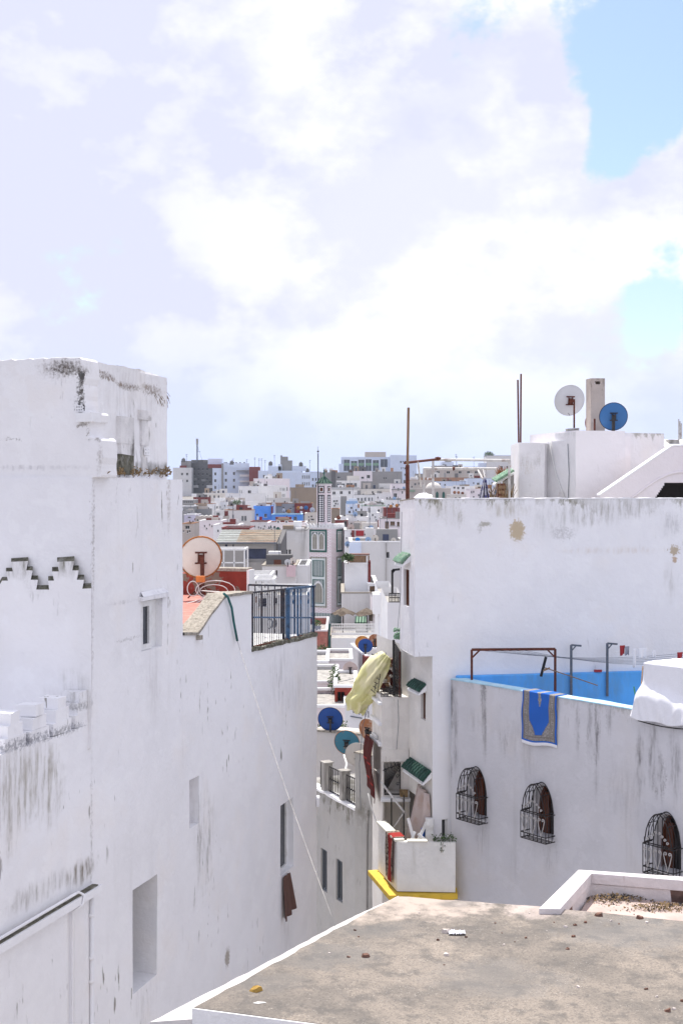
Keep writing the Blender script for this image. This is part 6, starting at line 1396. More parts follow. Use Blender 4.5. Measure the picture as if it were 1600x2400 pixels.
g = .16; q_ = KL - fd * g - sd2 * g; w2 = wL + 2 * g; zc = zpy(1133); ap = KL + fd * wL / 2 + sd2 * wL / 2
cs = [q_, q_ + sd2 * w2, q_ + sd2 * w2 + fd * w2, q_ + fd * w2]; mb = MB()
for k in range(4): A_, B_ = cs[k], cs[(k + 1) % 4]; mb.poly([(A_.x, A_.y, zc), (B_.x, B_.y, zc), (ap.x, ap.y, zpy(1113))])
mb.poly([(p.x, p.y, zc) for p in cs]); rf = mb.build('roof', M['greentile'], MN)
for k in (0, 1, 2, 3):
    A_, B_ = cs[k], cs[(k + 1) % 4]
    for j in range(7):
        f = (j + .5) / 7; s = Vector(A_).lerp(B_, f); h_ = 1 - abs(2 * f - 1) * .98; e = s.lerp(ap, h_); zt_ = zc + (zpy(1113) - zc) * h_
        mb = MB(); mb.tube([(s.x, s.y, zc + .02), (e.x, e.y, zt_ + .02)], .045, 5); mb.build('roof_tile', M['palegreen'] if j % 2 else M['greentile'], rf)
mb = MB(); mb.lathe((ap.x, ap.y, zpy(1114)), [(.10, 0), (.06, .15), (.16, .35), (.06, .5), (.11, .66), (.04, .8), (.02, 1.0), (0, 1.05)], 10); mb.build('finial', M['mtile_g'], MN, smooth=True)
b_ = Vector((XX(745.2, YM + 1), YM + 1, zpy(1130))); mb = MB(); mb.tube([b_ - Vector((0, 0, 6)), P(745.2, 1062, YM + 1)], .07, 6); mb.ball(P(745, 1058, YM + 1), .16, .1, 1); mb.tube([P(745, 1056, YM + 1), P(744.5, 1048, YM + 1), P(746, 1047, YM + 1)], .03, 4); mb.build('mast', M['iron'], MN)
# ------------------------------------------------------------------ the medina beyond
fp_ = lambda nm, c, st=.3, **k: plaster(nm, c, st, .06, .07, sc_=.22, bstr=.15, **k)
M['fw'] = fp_('far_white', (.77, .77, .77), .55, dirt=(.26, .25, .24)); M['fw2'] = fp_('far_haze_bluish_white', (.62, .69, .82)); M['fp'] = fp_('far_pinkish', (.74, .68, .70)); M['fc'] = fp_('far_cream', (.68, .645, .59))  # fw2 takes some bluish air haze into its white
M['fg'] = fp_('far_old_grey', (.30, .295, .29), .8); M['fd'] = fp_('far_sooty', (.15, .145, .145), .8, dirt=(.05, .05, .05)); M['fb'] = fp_('far_brown_render', (.33, .26, .195), .7); M['fs'] = fp_('far_stained_white', (.68, .67, .66), 1.0, dirt=(.14, .13, .125))
M['fr'] = fp_('far_red_paint', (.20, .05, .045)); M['fo'] = fp_('far_orange_brick', (.36, .20, .12), .5); M['fbl'] = simple('far_blue_paint', (.10, .30, .80), .8, .08, .8, dirt=(.20, .42, .85)); M['flv'] = fp_('far_lavender', (.62, .60, .72)); M['fbe'] = fp_('far_beige', (.50, .45, .41), .4)
M['tin'] = simple('corrugated_tin', (.38, .38, .37), .6, .2, 2, dirt=(.33, .22, .14))
FH = {}
def hash_(k): return sum(ord(c) * 31 ** i for i, c in enumerate(k))
M['bluewin'] = simple('blue_grey_window', (.05, .06, .11), .4, .3, 1.0)
def house(key, lab, x0, x1, yt, Y, mat, wins=(), dep=9.0, skew=0.0, cop='white', nm='house', cat='house', group=None, frame='frame', pane='black', base=None, par=.45, capm=None):
    W_ = Wall((XX(x0, Y + skew / 2), Y + skew / 2), (XX(x1, Y - skew / 2), Y - skew / 2)); z1 = ZZ(yt, Y); z0 = base if base is not None else TZ(Y) - 1.5
    rt = thing(nm, lab, cat, (W_.at(W_.L / 2, 0, -dep / 2).x, W_.at(W_.L / 2, 0, -dep / 2).y, max(z0, TZ(Y))), group)
    wins = list(wins)
    if Y > 150 and len(wins) < 3 and key[0] in 'hberg' and x1 - x0 > 14 and mat not in ('fr', 'fb', 'fbl'):
        ra = random.Random(hash_(key)); tries = 0
        while tries < 14 and len(wins) < 2 + (x1 - x0) / 16:
            tries += 1; wx = ra.uniform(x0 + 2, x1 - 6); wy = yt + ra.uniform(4, 17); ww = ra.uniform(2.2, 4.2); wh = ra.uniform(3.5, 6.5)
            if all(wx > q[1] + 1.5 or wx + ww < q[0] - 1.5 or wy > q[3] + 1.5 or wy + wh < q[2] - 1.5 for q in wins): wins.append((wx, wx + ww, wy, wy + wh))
    hs = []
    for wn in wins: hs.append((W_.u(wn[0]), W_.u(wn[1]), W_.z(wn[0], wn[3]), W_.z(wn[0], wn[2]), .22))
    mb = MB(); facade(mb, W_, 0, W_.L, z0, z1, hs)
    zr_ = z1 - par
    for u_ in (0, W_.L): mb.poly([W_.at(u_, z0), W_.at(u_, z1), W_.at(u_, z1, -dep), W_.at(u_, z0, -dep)])
    mb.poly([W_.at(0, z0, -dep), W_.at(W_.L, z0, -dep), W_.at(W_.L, z1, -dep), W_.at(0, z1, -dep)]); mb.build('wall', M[mat], rt)
    mb = MB(); mb.poly([W_.at(0.01, zr_, -.01), W_.at(W_.L - .01, zr_, -.01), W_.at(W_.L - .01, zr_, -dep + .01), W_.at(.01, zr_, -dep + .01)]); mb.build('roof', M['concgrey'], rt)
    if cop:
        mb = MB(); tk = .28 if Y > 90 else .15; g = .05
        mb.obox(W_.at(-g, z1 + .003, g), W_.d3() * (W_.L + 2 * g), -W_.n3() * tk, (0, 0, .10)); mb.obox(W_.at(-g, z1 + .003, -dep + tk - g), W_.d3() * (W_.L + 2 * g), -W_.n3() * tk, (0, 0, .10))
        mb.obox(W_.at(-g, z1 + .003, g - tk - .002), W_.d3() * tk, -W_.n3() * (dep - 2 * tk), (0, 0, .10)); mb.obox(W_.at(W_.L + g - tk, z1 + .003, g - tk - .002), W_.d3() * tk, -W_.n3() * (dep - 2 * tk), (0, 0, .10)); mb.build('coping', M[cop], rt)
    for h in hs:
        a_, b_, c_, d_, e_ = h; mb = MB(); fw = min(.06, (b_ - a_) * .07); mb.cm = 1
        mb.obox(W_.at(a_, c_, -e_ - .02), W_.d3() * (b_ - a_), W_.n3() * .03, (0, 0, d_ - c_)); mb.cm = 0
        for q_ in ((a_, a_ + fw, c_, d_), (b_ - fw, b_, c_, d_), ((a_ + b_) / 2 - fw / 2, (a_ + b_) / 2 + fw / 2, c_, d_), (a_ + fw, b_ - fw, d_ - fw, d_), (a_ + fw, b_ - fw, c_, c_ + fw)): mb.obox(W_.at(q_[0], q_[2], -e_ + .015), W_.d3() * (q_[1] - q_[0]), W_.n3() * .05, (0, 0, q_[3] - q_[2]))
        mb.cm = 0; mb.obox(W_.at(a_ - .08, c_ - .07, -.02), W_.d3() * (b_ - a_ + .16), W_.n3() * .12, (0, 0, .065)); mb.build('window', [M[frame], M[pane]], rt, weld=False)
    FH[key] = (rt, W_, z1, dep); return rt
def addbox(key, x0, x1, y0, y1, off, dep, mat, nm, Y=None):
    """box part standing on / in front of a house; pixel rectangle at the wall plane moved by off (negative = behind)"""
    rt, W_, z1, d_ = FH[key]; ua, ub = W_.u(x0, off), W_.u(x1, off); za, zb2 = W_.z(x0, y1, off), W_.z(x0, y0, off)
    mb = MB(); mb.obox(W_.at(ua, za, off), W_.d3() * (ub - ua), -W_.n3() * dep, (0, 0, zb2 - za)); return mb.build(nm, M[mat], rt)
def G(xs, ys, w, h): return [(x, x + w, y, y + h) for x in xs for y in ys]
# --- skyline
house('s0', 'pale grey apartment house at the far end of the skyline by the tower', 405, 449, 1096, 540, 'fs', G((424, 436), (1108, 1124), 5, 6), cop=None, nm='apartment_block', cat='building'); addbox('s0', 424, 446, 1080, 1096, -3, 5, 'fg', 'roof_room'); addbox('s0', 421, 436, 1091, 1096, -1, 3, 'fr', 'roof_room')
house('s1', 'sooty dark apartment block carrying the cell mast', 448, 499, 1083, 545, 'fd', G((453, 463, 473, 483), (1096, 1108, 1120, 1133), 4, 6) + G((490,), (1112, 1126), 4, 6), cop=None, nm='apartment_block', cat='building', frame='fg', skew=6); addbox('s1', 448, 476, 1078, 1083, -2, 5, 'fd', 'roof_room'); addbox('s1', 451, 463, 1137, 1143, .6, .6, 'fs', 'balcony'); addbox('s1', 472, 482, 1123, 1128, .6, .6, 'fg', 'balcony'); addbox('s1', 484, 497, 1137, 1144, .6, .6, 'fs', 'balcony'); addbox('s1', 452, 460, 1120, 1126, .6, .6, 'fg', 'balcony')
house('s2', 'white apartment wing with three stacked windows left of the drainpipe', 498, 521.5, 1097, 530, 'fw2', G((502,), (1107, 1123, 1139), 5, 7), cop=None, nm='apartment_block', cat='building'); addbox('s2', 487, 521, 1088, 1097, -1, 4, 'fr', 'roof_room'); addbox('s2', 487, 522, 1075, 1089, -5, 5, 'fw2', 'roof_room')
house('s3', 'white apartment block with balconies beside the dark drainpipe', 522, 585, 1095, 532, 'fw2', G((527, 546), (1106, 1122, 1138), 5, 7), cop=None, nm='apartment_block', cat='building', skew=-4); addbox('s3', 521, 584, 1085, 1095, -3, 6, 'fw2', 'penthouse'); addbox('s3', 519.5, 523.5, 1086, 1160, .5, .4, 'fg', 'drainpipe'); addbox('s3', 556, 584, 1102, 1104, 1.5, 1.5, 'fg', 'canopy'); addbox('s3', 563, 584, 1112, 1117, 1.2, 1.2, 'fw', 'balcony'); addbox('s3', 563, 584, 1126, 1130, 1.2, 1.2, 'fw', 'balcony')
for k, x in enumerate((530, 547, 553, 562, 572, 597, 615)): addbox('s3' , x, x + 2.5, 1083, 1086, -4, 1, 'fd', 'chimney_pot') if x < 590 else None
house('s4', 'tall dark red brown apartment slab on the skyline', 584, 607, 1094, 526, 'fr', (), cop=None, nm='apartment_block', cat='building')
house('s5', 'long pale blue white apartment block with stacked rooftop rooms', 605, 706, 1103, 512, 'fw2', [(616, 622, 1113, 1120), (645, 651, 1113, 1120), (673, 679, 1113, 1120), (684.5, 693.5, 1113, 1119), (694.5, 704, 1113, 1119)], cop=None, nm='apartment_block', cat='building', dep=14)
for q_ in ((628, 659, 1093, 1103, -2, 6), (657, 684, 1079, 1103, -3, 6), (657, 674, 1070, 1080, -4, 4), (683, 716, 1092, 1103, -3, 7), (629, 637, 1086, 1093, -3, 3), (657, 661, 1067, 1071, -4, 2), (700, 708, 1087, 1092, -4, 3), (652, 660, 1088, 1103, -2, 2)): addbox('s5', *q_, 'fw2' if q_[0] != 657 else 'fg', 'roof_room')
house('s6', 'pale blue white apartment side with two rows of narrow windows', 706, 728, 1108, 516, 'fw2', G((708, 713, 718, 723), (1114, 1130), 3, 8), cop=None, nm='apartment_block', cat='building', skew=-14); 
house('s7', 'bluish terrace block with long flat eaves next to the minaret mast', 727, 752, 1106, 530, 'fw2', G((731, 738, 744), (1120, 1135), 4, 7), cop='fg', nm='apartment_block', cat='building')
house('s8', 'long soot stained grey wall building behind the minaret roof', 748, 830, 1107, 470, 'fg', G((790,), (1116,), 7, 6), cop=None, nm='old_building', cat='building'); addbox('s8', 776, 786, 1104, 1150, .4, 1.2, 'fd', 'soot_pier')
house('s9', 'large glass fronted building with arched bays on the skyline', 799, 916, 1071, 545, 'fw2', [(805, 819.5, 1077, 1104), (822, 837, 1080, 1104), (839, 854, 1077, 1104), (856, 870.5, 1076, 1104), (873, 888, 1078, 1104), (891, 908, 1076, 1095), (801, 803, 1078, 1090)], cop=None, nm='glass_building', cat='building', frame='fw', pane='shutter', dep=14)
for x in (805, 822, 839, 856, 873): addbox('s9', x + .6, x + 14, 1085, 1091, -.12, .1, 'palegreen', 'spandrel')
addbox('s9', 855, 904, 1059, 1071, -3, 6, 'fbe', 'roof_room'); addbox('s9', 794, 805, 1087, 1110, .5, 3, 'fw2', 'side_wing')
house('s10', 'white apartment wing with three rows of small windows beside the rusty pole', 915, 976, 1067, 540, 'fw2', [(937, 941, 1080, 1085), (943, 945.5, 1080, 1083), (947, 953, 1080, 1085), (939, 941, 1095, 1100), (943, 945, 1095, 1098), (947, 952, 1095, 1100), (939, 941, 1110, 1115), (947, 952, 1110, 1115)], cop=None, nm='apartment_block', cat='building', dep=14); addbox('s10', 915, 940, 1066, 1069, -4, 4, 'fw2', 'roof_room')
house('s11', 'grey weathered long building under the glass fronted block', 870, 942, 1105, 480, 'fg', G((898, 903), (1118,), 3, 6), cop=None, nm='old_building', cat='building')
house('s12', 'small lavender white house between weathered grey walls', 828, 872, 1104, 462, 'fp', [(846, 853, 1117, 1122), (859, 867, 1113, 1121)], cop=None)
house('s13', 'grey brown block under the white pipe frame on the skyline', 998, 1062, 1098, 500, 'fbe', G((1022, 1046), (1104,), 8, 6), cop=None, nm='old_building', cat='building'); addbox('s13', 1012, 1064, 1092, 1098, -3, 5, 'fg', 'roof_room')
house('s14', 'blue grey rooftop block with a chimney box above the pipe frame', 1035, 1063, 1083, 520, 'fw2', (), cop=None, nm='apartment_block', cat='building'); addbox('s14', 1044, 1057, 1074, 1084, -2, 4, 'fg', 'roof_room'); addbox('s14', 1018, 1036, 1091, 1100, 0, 4, 'fg', 'roof_room')
house('s15', 'long brown skyline building behind the hanging patterned cloth', 1060, 1140, 1098, 505, 'fbe', G((1074, 1094, 1112), (1104,), 7, 6), cop=None, nm='old_building', cat='building'); addbox('s15', 1062, 1080, 1091, 1098, -3, 5, 'fg', 'roof_room'); addbox('s15', 1088, 1120, 1094, 1098, -3, 5, 'fd', 'roof_room')
house('s16', 'white skyline house with eaves beside the tree, above the orange plant', 1140, 1205, 1068, 470, 'fs', G((1172, 1186), (1092,), 6, 8), cop='fg', dep=10); addbox('s16', 1122, 1142, 1085, 1096, -1, 4, 'fw2', 'side_wing')
house('s17', 'low grey gable block beside the white wing on the skyline', 974, 1000, 1110, 515, 'fg', (), cop=None, nm='old_building', cat='building')
# --- upper slope
house('h1', 'white corner house with one tall and one square window on the upper slope', 559, 606, 1140, 395, 'fw', [(580, 588, 1149, 1161.5), (581, 587.5, 1168, 1176), (561, 563, 1149, 1156), (565, 567, 1149, 1156)], skew=6)
house('h2', 'pinkish white house with blank wall stepping down the upper slope', 594, 644, 1122, 410, 'fp', (), skew=4); addbox('h2', 632, 648, 1129, 1136, -2, 4, 'fo', 'roof_room'); addbox('h2', 645, 646, 1150, 1156, .2, .2, 'fg', 'window_shutter')
house('h3', 'white terrace house with arched dark windows beside the brown wall', 644, 671, 1138, 405, 'fw', G((646, 656, 661, 665), (1143, 1158), 2.6, 7), skew=-8); addbox('h3', 667, 682, 1142, 1150, -2, 4, 'fg', 'roof_room')
house('h4', 'large blank brown rendered block left of the minaret', 681, 746, 1143, 372, 'fb', (), cop='fg', skew=10); addbox('h4', 692, 700, 1135, 1144, -1, 2, 'fb', 'chimney')
house('h5', 'long low stained wall below the pinkish house', 600, 682, 1167, 378, 'fs', (), cop=None)
house('h6', 'white house with three square windows to the right of the minaret lantern', 776, 842, 1143, 360, 'fw', [(779, 786, 1152, 1159), (796, 803, 1151, 1158), (816, 821.5, 1151, 1158)], cop='fg'); addbox('h6', 776, 842, 1145, 1146.5, .3, .3, 'fg', 'string_course')
house('h7', 'white balcony house with recessed loggia above the three windowed house', 788, 843, 1127, 380, 'fw', [(796, 808, 1133, 1141), (811, 827, 1132, 1141), (829, 836, 1132, 1141)], cop='fw', pane='shutter'); addbox('h7', 813, 842, 1115, 1127, -3, 5, 'fc', 'roof_room')
house('h8', 'long cream grey terrace house with flat eaves', 842, 920, 1146, 366, 'fc', [(871, 875, 1151, 1156), (885, 896, 1150, 1156)], cop='fg'); addbox('h8', 846, 872, 1128, 1146, -4, 6, 'fg', 'roof_room'); addbox('h8', 872, 915, 1133, 1146, -6, 6, 'fs', 'roof_room')
house('h9', 'white house front with a row of five shuttered windows', 830, 884, 1160, 340, 'fw', [(835, 842, 1167, 1174), (845, 850, 1167, 1174), (853, 858, 1166, 1174), (862, 867, 1166, 1174), (870, 873, 1166, 1174)], cop='fg', pane='shutter')
house('h10', 'bright white blank house right of the five window front', 881, 920, 1157, 335, 'fw', [(905, 908, 1165, 1172)], cop='white')
house('h11', 'white house with a dark square window behind the wall corner', 917, 960, 1133, 330, 'fp', [(922, 930, 1156, 1166), (941, 944, 1151, 1157)], cop='fg'); addbox('h11', 917, 960, 1146, 1148, .4, .4, 'fg', 'string_course')
house('h12', 'white box house with round black vents beside the minaret', 776, 798, 1166, 300, 'fw', (), cop='fw'); addbox('h12', 798, 812, 1163, 1235, .0, 6, 'fg', 'side_wing'); addbox('h12', 782, 785, 1184, 1187, .1, .1, 'black', 'vent'); addbox('h12', 785, 787, 1173, 1175.5, .1, .1, 'black', 'vent')
# beyond the pipe frame
house('e1', 'long pale blue white building behind the little dome', 990, 1095, 1128, 420, 'fw2', G((1006, 1075), (1140,), 4, 4), cop='fg', dep=12)
house('e2', 'pale blue white building with two windows behind the patterned cloth', 1095, 1165, 1121, 415, 'fw2', [(1108, 1111, 1130, 1134), (1117, 1123, 1131, 1138), (1117, 1119, 1141, 1143), (1151, 1155, 1130, 1136)], cop='fg', dep=12)
house('e3', 'terrace row with orange brick parapet below the brown skyline building', 985, 1100, 1119, 455, 'fo', (), cop=None)
house('e4', 'white wall with small windows behind the trio of orange dishes', 1050, 1125, 1140, 330, 'fw', [(1062, 1067, 1140.5, 1145), (1071, 1076, 1141, 1146), (1082, 1088, 1141, 1146), (1093, 1096, 1150, 1153)], cop='fw')
house('e5', 'white stepped house at the foot of the patterned cloth', 1100, 1165, 1146, 320, 'fp', [(1108, 1111, 1150, 1155)], cop='fw')
house('e6', 'cluttered brownish house row behind the white bundle', 960, 1015, 1125, 400, 'fbe', G((970, 990), (1132,), 5, 6), cop='fo'); addbox('e6', 962, 975, 1120, 1126, -1, 3, 'fs', 'roof_room')
house('e7', 'low yellow cream parapet house behind the wall top', 1055, 1092, 1160, 250, 'fc', (), cop='fc')
# domed building
house('dome', 'sand coloured building with white dome and two arched windows', 955, 1056, 1145, 260, 'fbe', (), cop='fc', nm='domed_building', cat='building')
rt, W_, z1, d_ = FH['dome']; c_ = W_.at(W_.u(1019), z1, -4); mb = MB(); r_ = 18.5 / F * 264
mb.lathe(c_, [(r_, 0)] + [(r_ * math.cos(R(a_)), r_ * .80 * math.sin(R(a_))) for a_ in range(8, 90, 9)] + [(0.01, r_ * .8)], 24); mb.build('dome', M['fc'], rt, smooth=True)
for px in (1024, 1039):
    mb = MB(); ua, ub = W_.u(px - 3.2), W_.u(px + 3.2); pts = [W_.at(ua, W_.z(px, 1169), .03), W_.at(ub, W_.z(px, 1169), .03)] + [W_.at(ub + (ua - ub) * k / 8, W_.z(px, 1157) + .42 * math.sin(math.pi * k / 8) ** .7, .03) for k in range(9)]
    mb.prism(pts, -W_.n3() * .05); mb.build('window', M['mtile_g'], rt)
addbox('dome', 960, 972, 1149, 1152, .4, .5, 'palegreen', 'awning')
# --- middle slope, left of the minaret
house('b1', 'bright blue house with a small dark window', 594, 636, 1187, 262, 'fbl', [(619, 625.5, 1204, 1212), (600, 605, 1204, 1209)], cop='fbl', nm='blue_house'); addbox('b1', 589, 596, 1196, 1222, .5, 3, 'fw2', 'side_wing'); addbox('b1', 635, 638, 1186, 1210, .2, 3, 'fr', 'party_wall')
house('b2', 'low bright blue terrace wall adjoining the blue house', 636, 707, 1206, 258, 'fbl', [(688, 695, 1211, 1220), (670, 673, 1209, 1220)], cop='palebl', nm='blue_house')
house('b3', 'dark grey and brown party wall behind the blue terrace', 613, 731, 1180, 275, 'fg', (), cop='fo'); addbox('b3', 690, 731, 1180, 1206, .3, 1, 'fr', 'red_wall'); addbox('b3', 614, 660, 1178, 1186, .3, 1, 'fo', 'brick_band'); addbox('b3', 638, 646, 1180, 1206, .5, 1.5, 'fs', 'chimney')
house('b4', 'stained white house with paired shutters behind the gable roof', 525, 590, 1196, 250, 'fs', [(565.5, 571, 1209, 1221), (572.5, 577.5, 1209, 1221), (544, 548, 1206, 1221)], cop='fo', pane='shutter')
house('b5', 'cream box house directly left of the minaret lantern', 714, 744, 1204, 235, 'fc', [(728, 736, 1215.5, 1220)], cop='fc')
house('b6', 'heavily streaked white wall below the hanging laundry', 587, 628, 1223, 215, 'fs', (), cop='fr')
house('b7', 'white house with plant terrace in front of the corner house', 532, 580, 1186, 290, 'fw', (), cop='fo'); addbox('b7', 541, 566, 1172, 1186, -2, 4, 'fw', 'roof_room')
house('b8', 'white stepped house with one narrow window on the middle slope', 494, 531, 1177, 320, 'fw', [(506, 510.5, 1186, 1192)], skew=8); addbox('b8', 503, 532, 1167, 1178, -3, 5, 'fw', 'roof_room')
house('b9', 'dark red roofed house in front of the sooty block', 453, 486, 1166, 345, 'fr', (), cop='fr')
house('b10', 'pale terrace with white balustrade posts by the building edge', 420, 455, 1172, 335, 'fg', G((430, 435, 440, 445, 449), (1174,), 2.5, 5), cop='fw', frame='fw')
house('b11', 'low white house with blue barrel on the middle slope', 455, 497, 1181, 310, 'fw', (), cop='fo')
house('b12', 'mossy grey wall below the low white house', 452, 487, 1193, 280, 'fg', (), cop=None)
house('b13', 'lavender painted house beside the left building', 431, 459, 1207, 245, 'flv', [(440, 447, 1211, 1214)], cop='fw')
house('b14', 'scaffolded grey hut with laundry beside the left building', 420, 453, 1187, 275, 'fg', (), cop='fw'); 
house('b15', 'brown rubble terrace with white tin edge', 458, 527, 1210, 235, 'fbe', (), cop=None); 
house('b16', 'plain lavender white wall in front of the rubble terrace', 467, 520, 1221, 205, 'fp', (), cop='fw')
house('b17', 'brown hut with small terrace at the left building edge', 426, 450, 1228, 190, 'fbe', [(434, 444, 1232, 1240)], cop='fo')
house('b18', 'white terraced house with long low roof at mid left', 476, 540, 1156, 385, 'fc', G((490, 500, 510), (1161,), 4, 6), cop='fw'); addbox('b18', 449, 476, 1157, 1164, 0, 4, 'fw', 'side_wing')
house('b19', 'narrow white house front below the corner house', 528, 562, 1157, 370, 'fw', [(541, 544, 1162, 1168)], cop='fw', skew=6)
house('b20', 'low white strip of house with red parapet above the gable roof', 519, 586, 1238, 180, 'fp', (), cop='fr'); addbox('b20', 520, 585, 1236, 1242.5, .15, .4, 'fr', 'red_band')
house('b21', 'small grey white wedge house above the tin roof', 500, 560, 1231, 192, 'fw', (), cop='fw')
house('b22', 'pink terrace house with a green door and green arch', 626, 716, 1226, 176, 'pink', [(678, 692, 1233, 1241)], cop='fw', pane='mtile_g', frame='mtile_g'); addbox('b22', 634, 715, 1222, 1226, -1, 1, 'fr', 'red_band')
rt, W_, z1, d_ = FH['b22']; mb = MB(); ua, ub = W_.u(645), W_.u(658); mb.prism([W_.at(ua, W_.z(645, 1242), .03)] + [W_.at(ua + (ub - ua) * k / 10, W_.z(645, 1242) + (ub - ua) * .55 * math.sin(math.pi * k / 10), .03) for k in range(11)], -W_.n3() * .06); mb.build('green_arch', M['mtile_g'], rt)
# gable roofed house
GH = thing('gable_house', 'old grey house with patched corrugated gable roof', 'house', P(590, 1420, 125))
M['tinroof'] = simple('patched_corrugated_roof', (.44, .38, .30), .8, .15, 1.2, dirt=(.36, .19, .09), dirtamt=.6); M['tinpale'] = simple('pale_corrugated_roof', (.50, .52, .50), .75, .1, 1.0, dirt=(.3, .28, .25), dirtamt=.4)
M['oldgrey'] = fp_('old_grey_wall', (.40, .38, .355), .9, dirt=(.13, .12, .11))
y1, y2 = 122.0, 129.0
def gable(x0a, x1a, x0b, x1b, mat):
    n_ = max(6, int((x1a - x0a) / 2)); mb = MB()
    for k in range(n_):
        for j in (0, 1):
            f0, f1 = (k + j * .5) / n_, (k + j * .5 + .5) / n_; h0, h1 = (0, .07) if j == 0 else (.07, 0)
            mb.poly([P(x0a + (x1a - x0a) * f0, 1271, y1) + Vector((0, 0, h0)), P(x0a + (x1a - x0a) * f1, 1271, y1) + Vector((0, 0, h1)), P(x0b + (x1b - x0b) * f1, 1242, y2) + Vector((0, 0, h1)), P(x0b + (x1b - x0b) * f0, 1242, y2) + Vector((0, 0, h0))])
    return mb.build('roof_sheet', mat, GH)
gable(505, 554, 520, 567, M['tinpale']); gable(553.5, 648, 566.5, 661, M['tinroof'])
for k in range(7):  # lap battens
    f = (k + .5) / 7; mb = MB(); a_, b_ = P(506 + 15 * f, 1271 - 29 * f, y1 + (y2 - y1) * f), P(648 + 13 * f, 1271 - 29 * f, y1 + (y2 - y1) * f); mb.bar(a_ + Vector((0, 0, .08)), b_ + Vector((0, 0, .08)), .1, .05); mb.build('roof_lap', M['concgrey'], GH)
W_ = Wall((XX(500, 122.3), 122.3), (XX(647, 122.3), 122.3)); hs = [(W_.u(575), W_.u(624), W_.z(575, 1310), W_.z(575, 1286), .2), (W_.u(527), W_.u(533), W_.z(527, 1284), W_.z(527, 1276), .2), (W_.u(545), W_.u(548), W_.z(545, 1284), W_.z(545, 1276), .2)]
mb = MB(); facade(mb, W_, 0, W_.L, TZ(122) - 1, W_.z(560, 1271), hs); mb.poly([W_.at(W_.L, TZ(122)), W_.at(W_.L, W_.z(560, 1271)), P(660, 1243, y2), Vector((XX(660, y2), y2, TZ(122)))]); mb.build('wall', M['oldgrey'], GH)
for h in hs:
    n_ = 4 if h[1] - h[0] > 1 else 1; w_ = window_in(W_, h, GH, .06, .15, mull=n_ - 1, pane=M['bluewin'], frame=M['bluewin'])
mb = MB(); mb.bar(P(504, 1273, 121.9), P(649, 1273, 121.9), .12); mb.build('gutter', M['greymetal'], GH)
mb = MB(); mb.prism([P(648, 1274, 122.2), P(662, 1242, y2), P(663, 1420, y2), P(648, 1420, 122.2)], (.4, .3, 0)); mb.build('side_wall', M['fd'], GH)
house('g2', 'tall lavender white house with paired windows beside the gable roof', 660, 719, 1243, 135, 'fs', [(668, 674, 1288, 1306), (676, 681.5, 1288, 1306)], cop='fg', frame='fw'); addbox('g2', 692, 712, 1238, 1243, .2, 2, 'fs', 'chimney')
house('g3', 'grey white house with two small windows and a pink shutter board', 614, 694, 1327, 112, 'fs', [(639, 644.5, 1337, 1352), (646, 650, 1337, 1352)], cop='concrete', frame='fw'); addbox('g3', 671, 692, 1325, 1352, .5, .3, 'pinkdeep', 'shutter_board')
house('g4', 'narrow white house tight against the minaret foot', 693, 722, 1327, 114, 'fw', (), cop='white')
house('g5', 'dark stained wall behind the white pergola', 572, 618, 1318, 116, 'oldgrey', (), cop=None)
house('g6', 'white house behind the blue railing with a blue shuttered window', 575, 720, 1398, 78, 'fw', [(637, 643, 1402, 1415), (645, 650, 1402, 1415), (605, 624, 1402, 1423)], cop='white', pane='bluewin')
# white pergola frames
def frame_box(lab, x0, x1, y0, y1_, Y, dY, nv, mat='frame', nh=0):
    o = thing('white_pergola', lab, 'pergola', P(x0, y1_, Y)); d_ = Vector((0, dY, 0))
    c4 = [P(x0, y0, Y), P(x1, y0, Y), P(x1, y0, Y) + d_, P(x0, y0, Y) + d_]
    for k in range(4): mb = MB(); mb.bar(c4[k], c4[(k + 1) % 4], .13); mb.build('beam', M[mat], o); mb = MB(); b_ = Vector(c4[k]); b_.z = ZZ(y1_, Y); mb.bar(b_, c4[k], .11); mb.build('post', M[mat], o)
    for k in range(1, nv): p_ = c4[0].lerp(c4[1], k / nv); b_ = Vector(p_); b_.z = ZZ(y1_, Y); mb = MB(); mb.bar(b_, p_, .08); mb.build('post', M[mat], o)
    for k in range(1, nh + 1): z_ = ZZ(y0 + (y1_ - y0) * k / (nh + 1), Y); mb = MB(); mb.bar(Vector((c4[0].x, c4[0].y, z_)), Vector((c4[1].x, c4[1].y, z_)), .08); mb.build('rail', M[mat], o)
    for k in range(1, 5): mb = MB(); mb.bar(c4[0].lerp(c4[3], k / 5), c4[1].lerp(c4[2], k / 5), .06); mb.build('rafter', M[mat], o)
    return o
frame_box('white metal glazed porch behind the rusty rimmed dish', 500, 573, 1288, 1350, 90, 3, 3, nh=1)
frame_box('white slatted pergola behind the low terrace railing', 570, 634, 1349, 1430, 80, 4, 5, nh=2)
frame_box('lower white terrace frame seen through the blue railing', 596, 640, 1360, 1425, 76, 3, 3, nh=1)
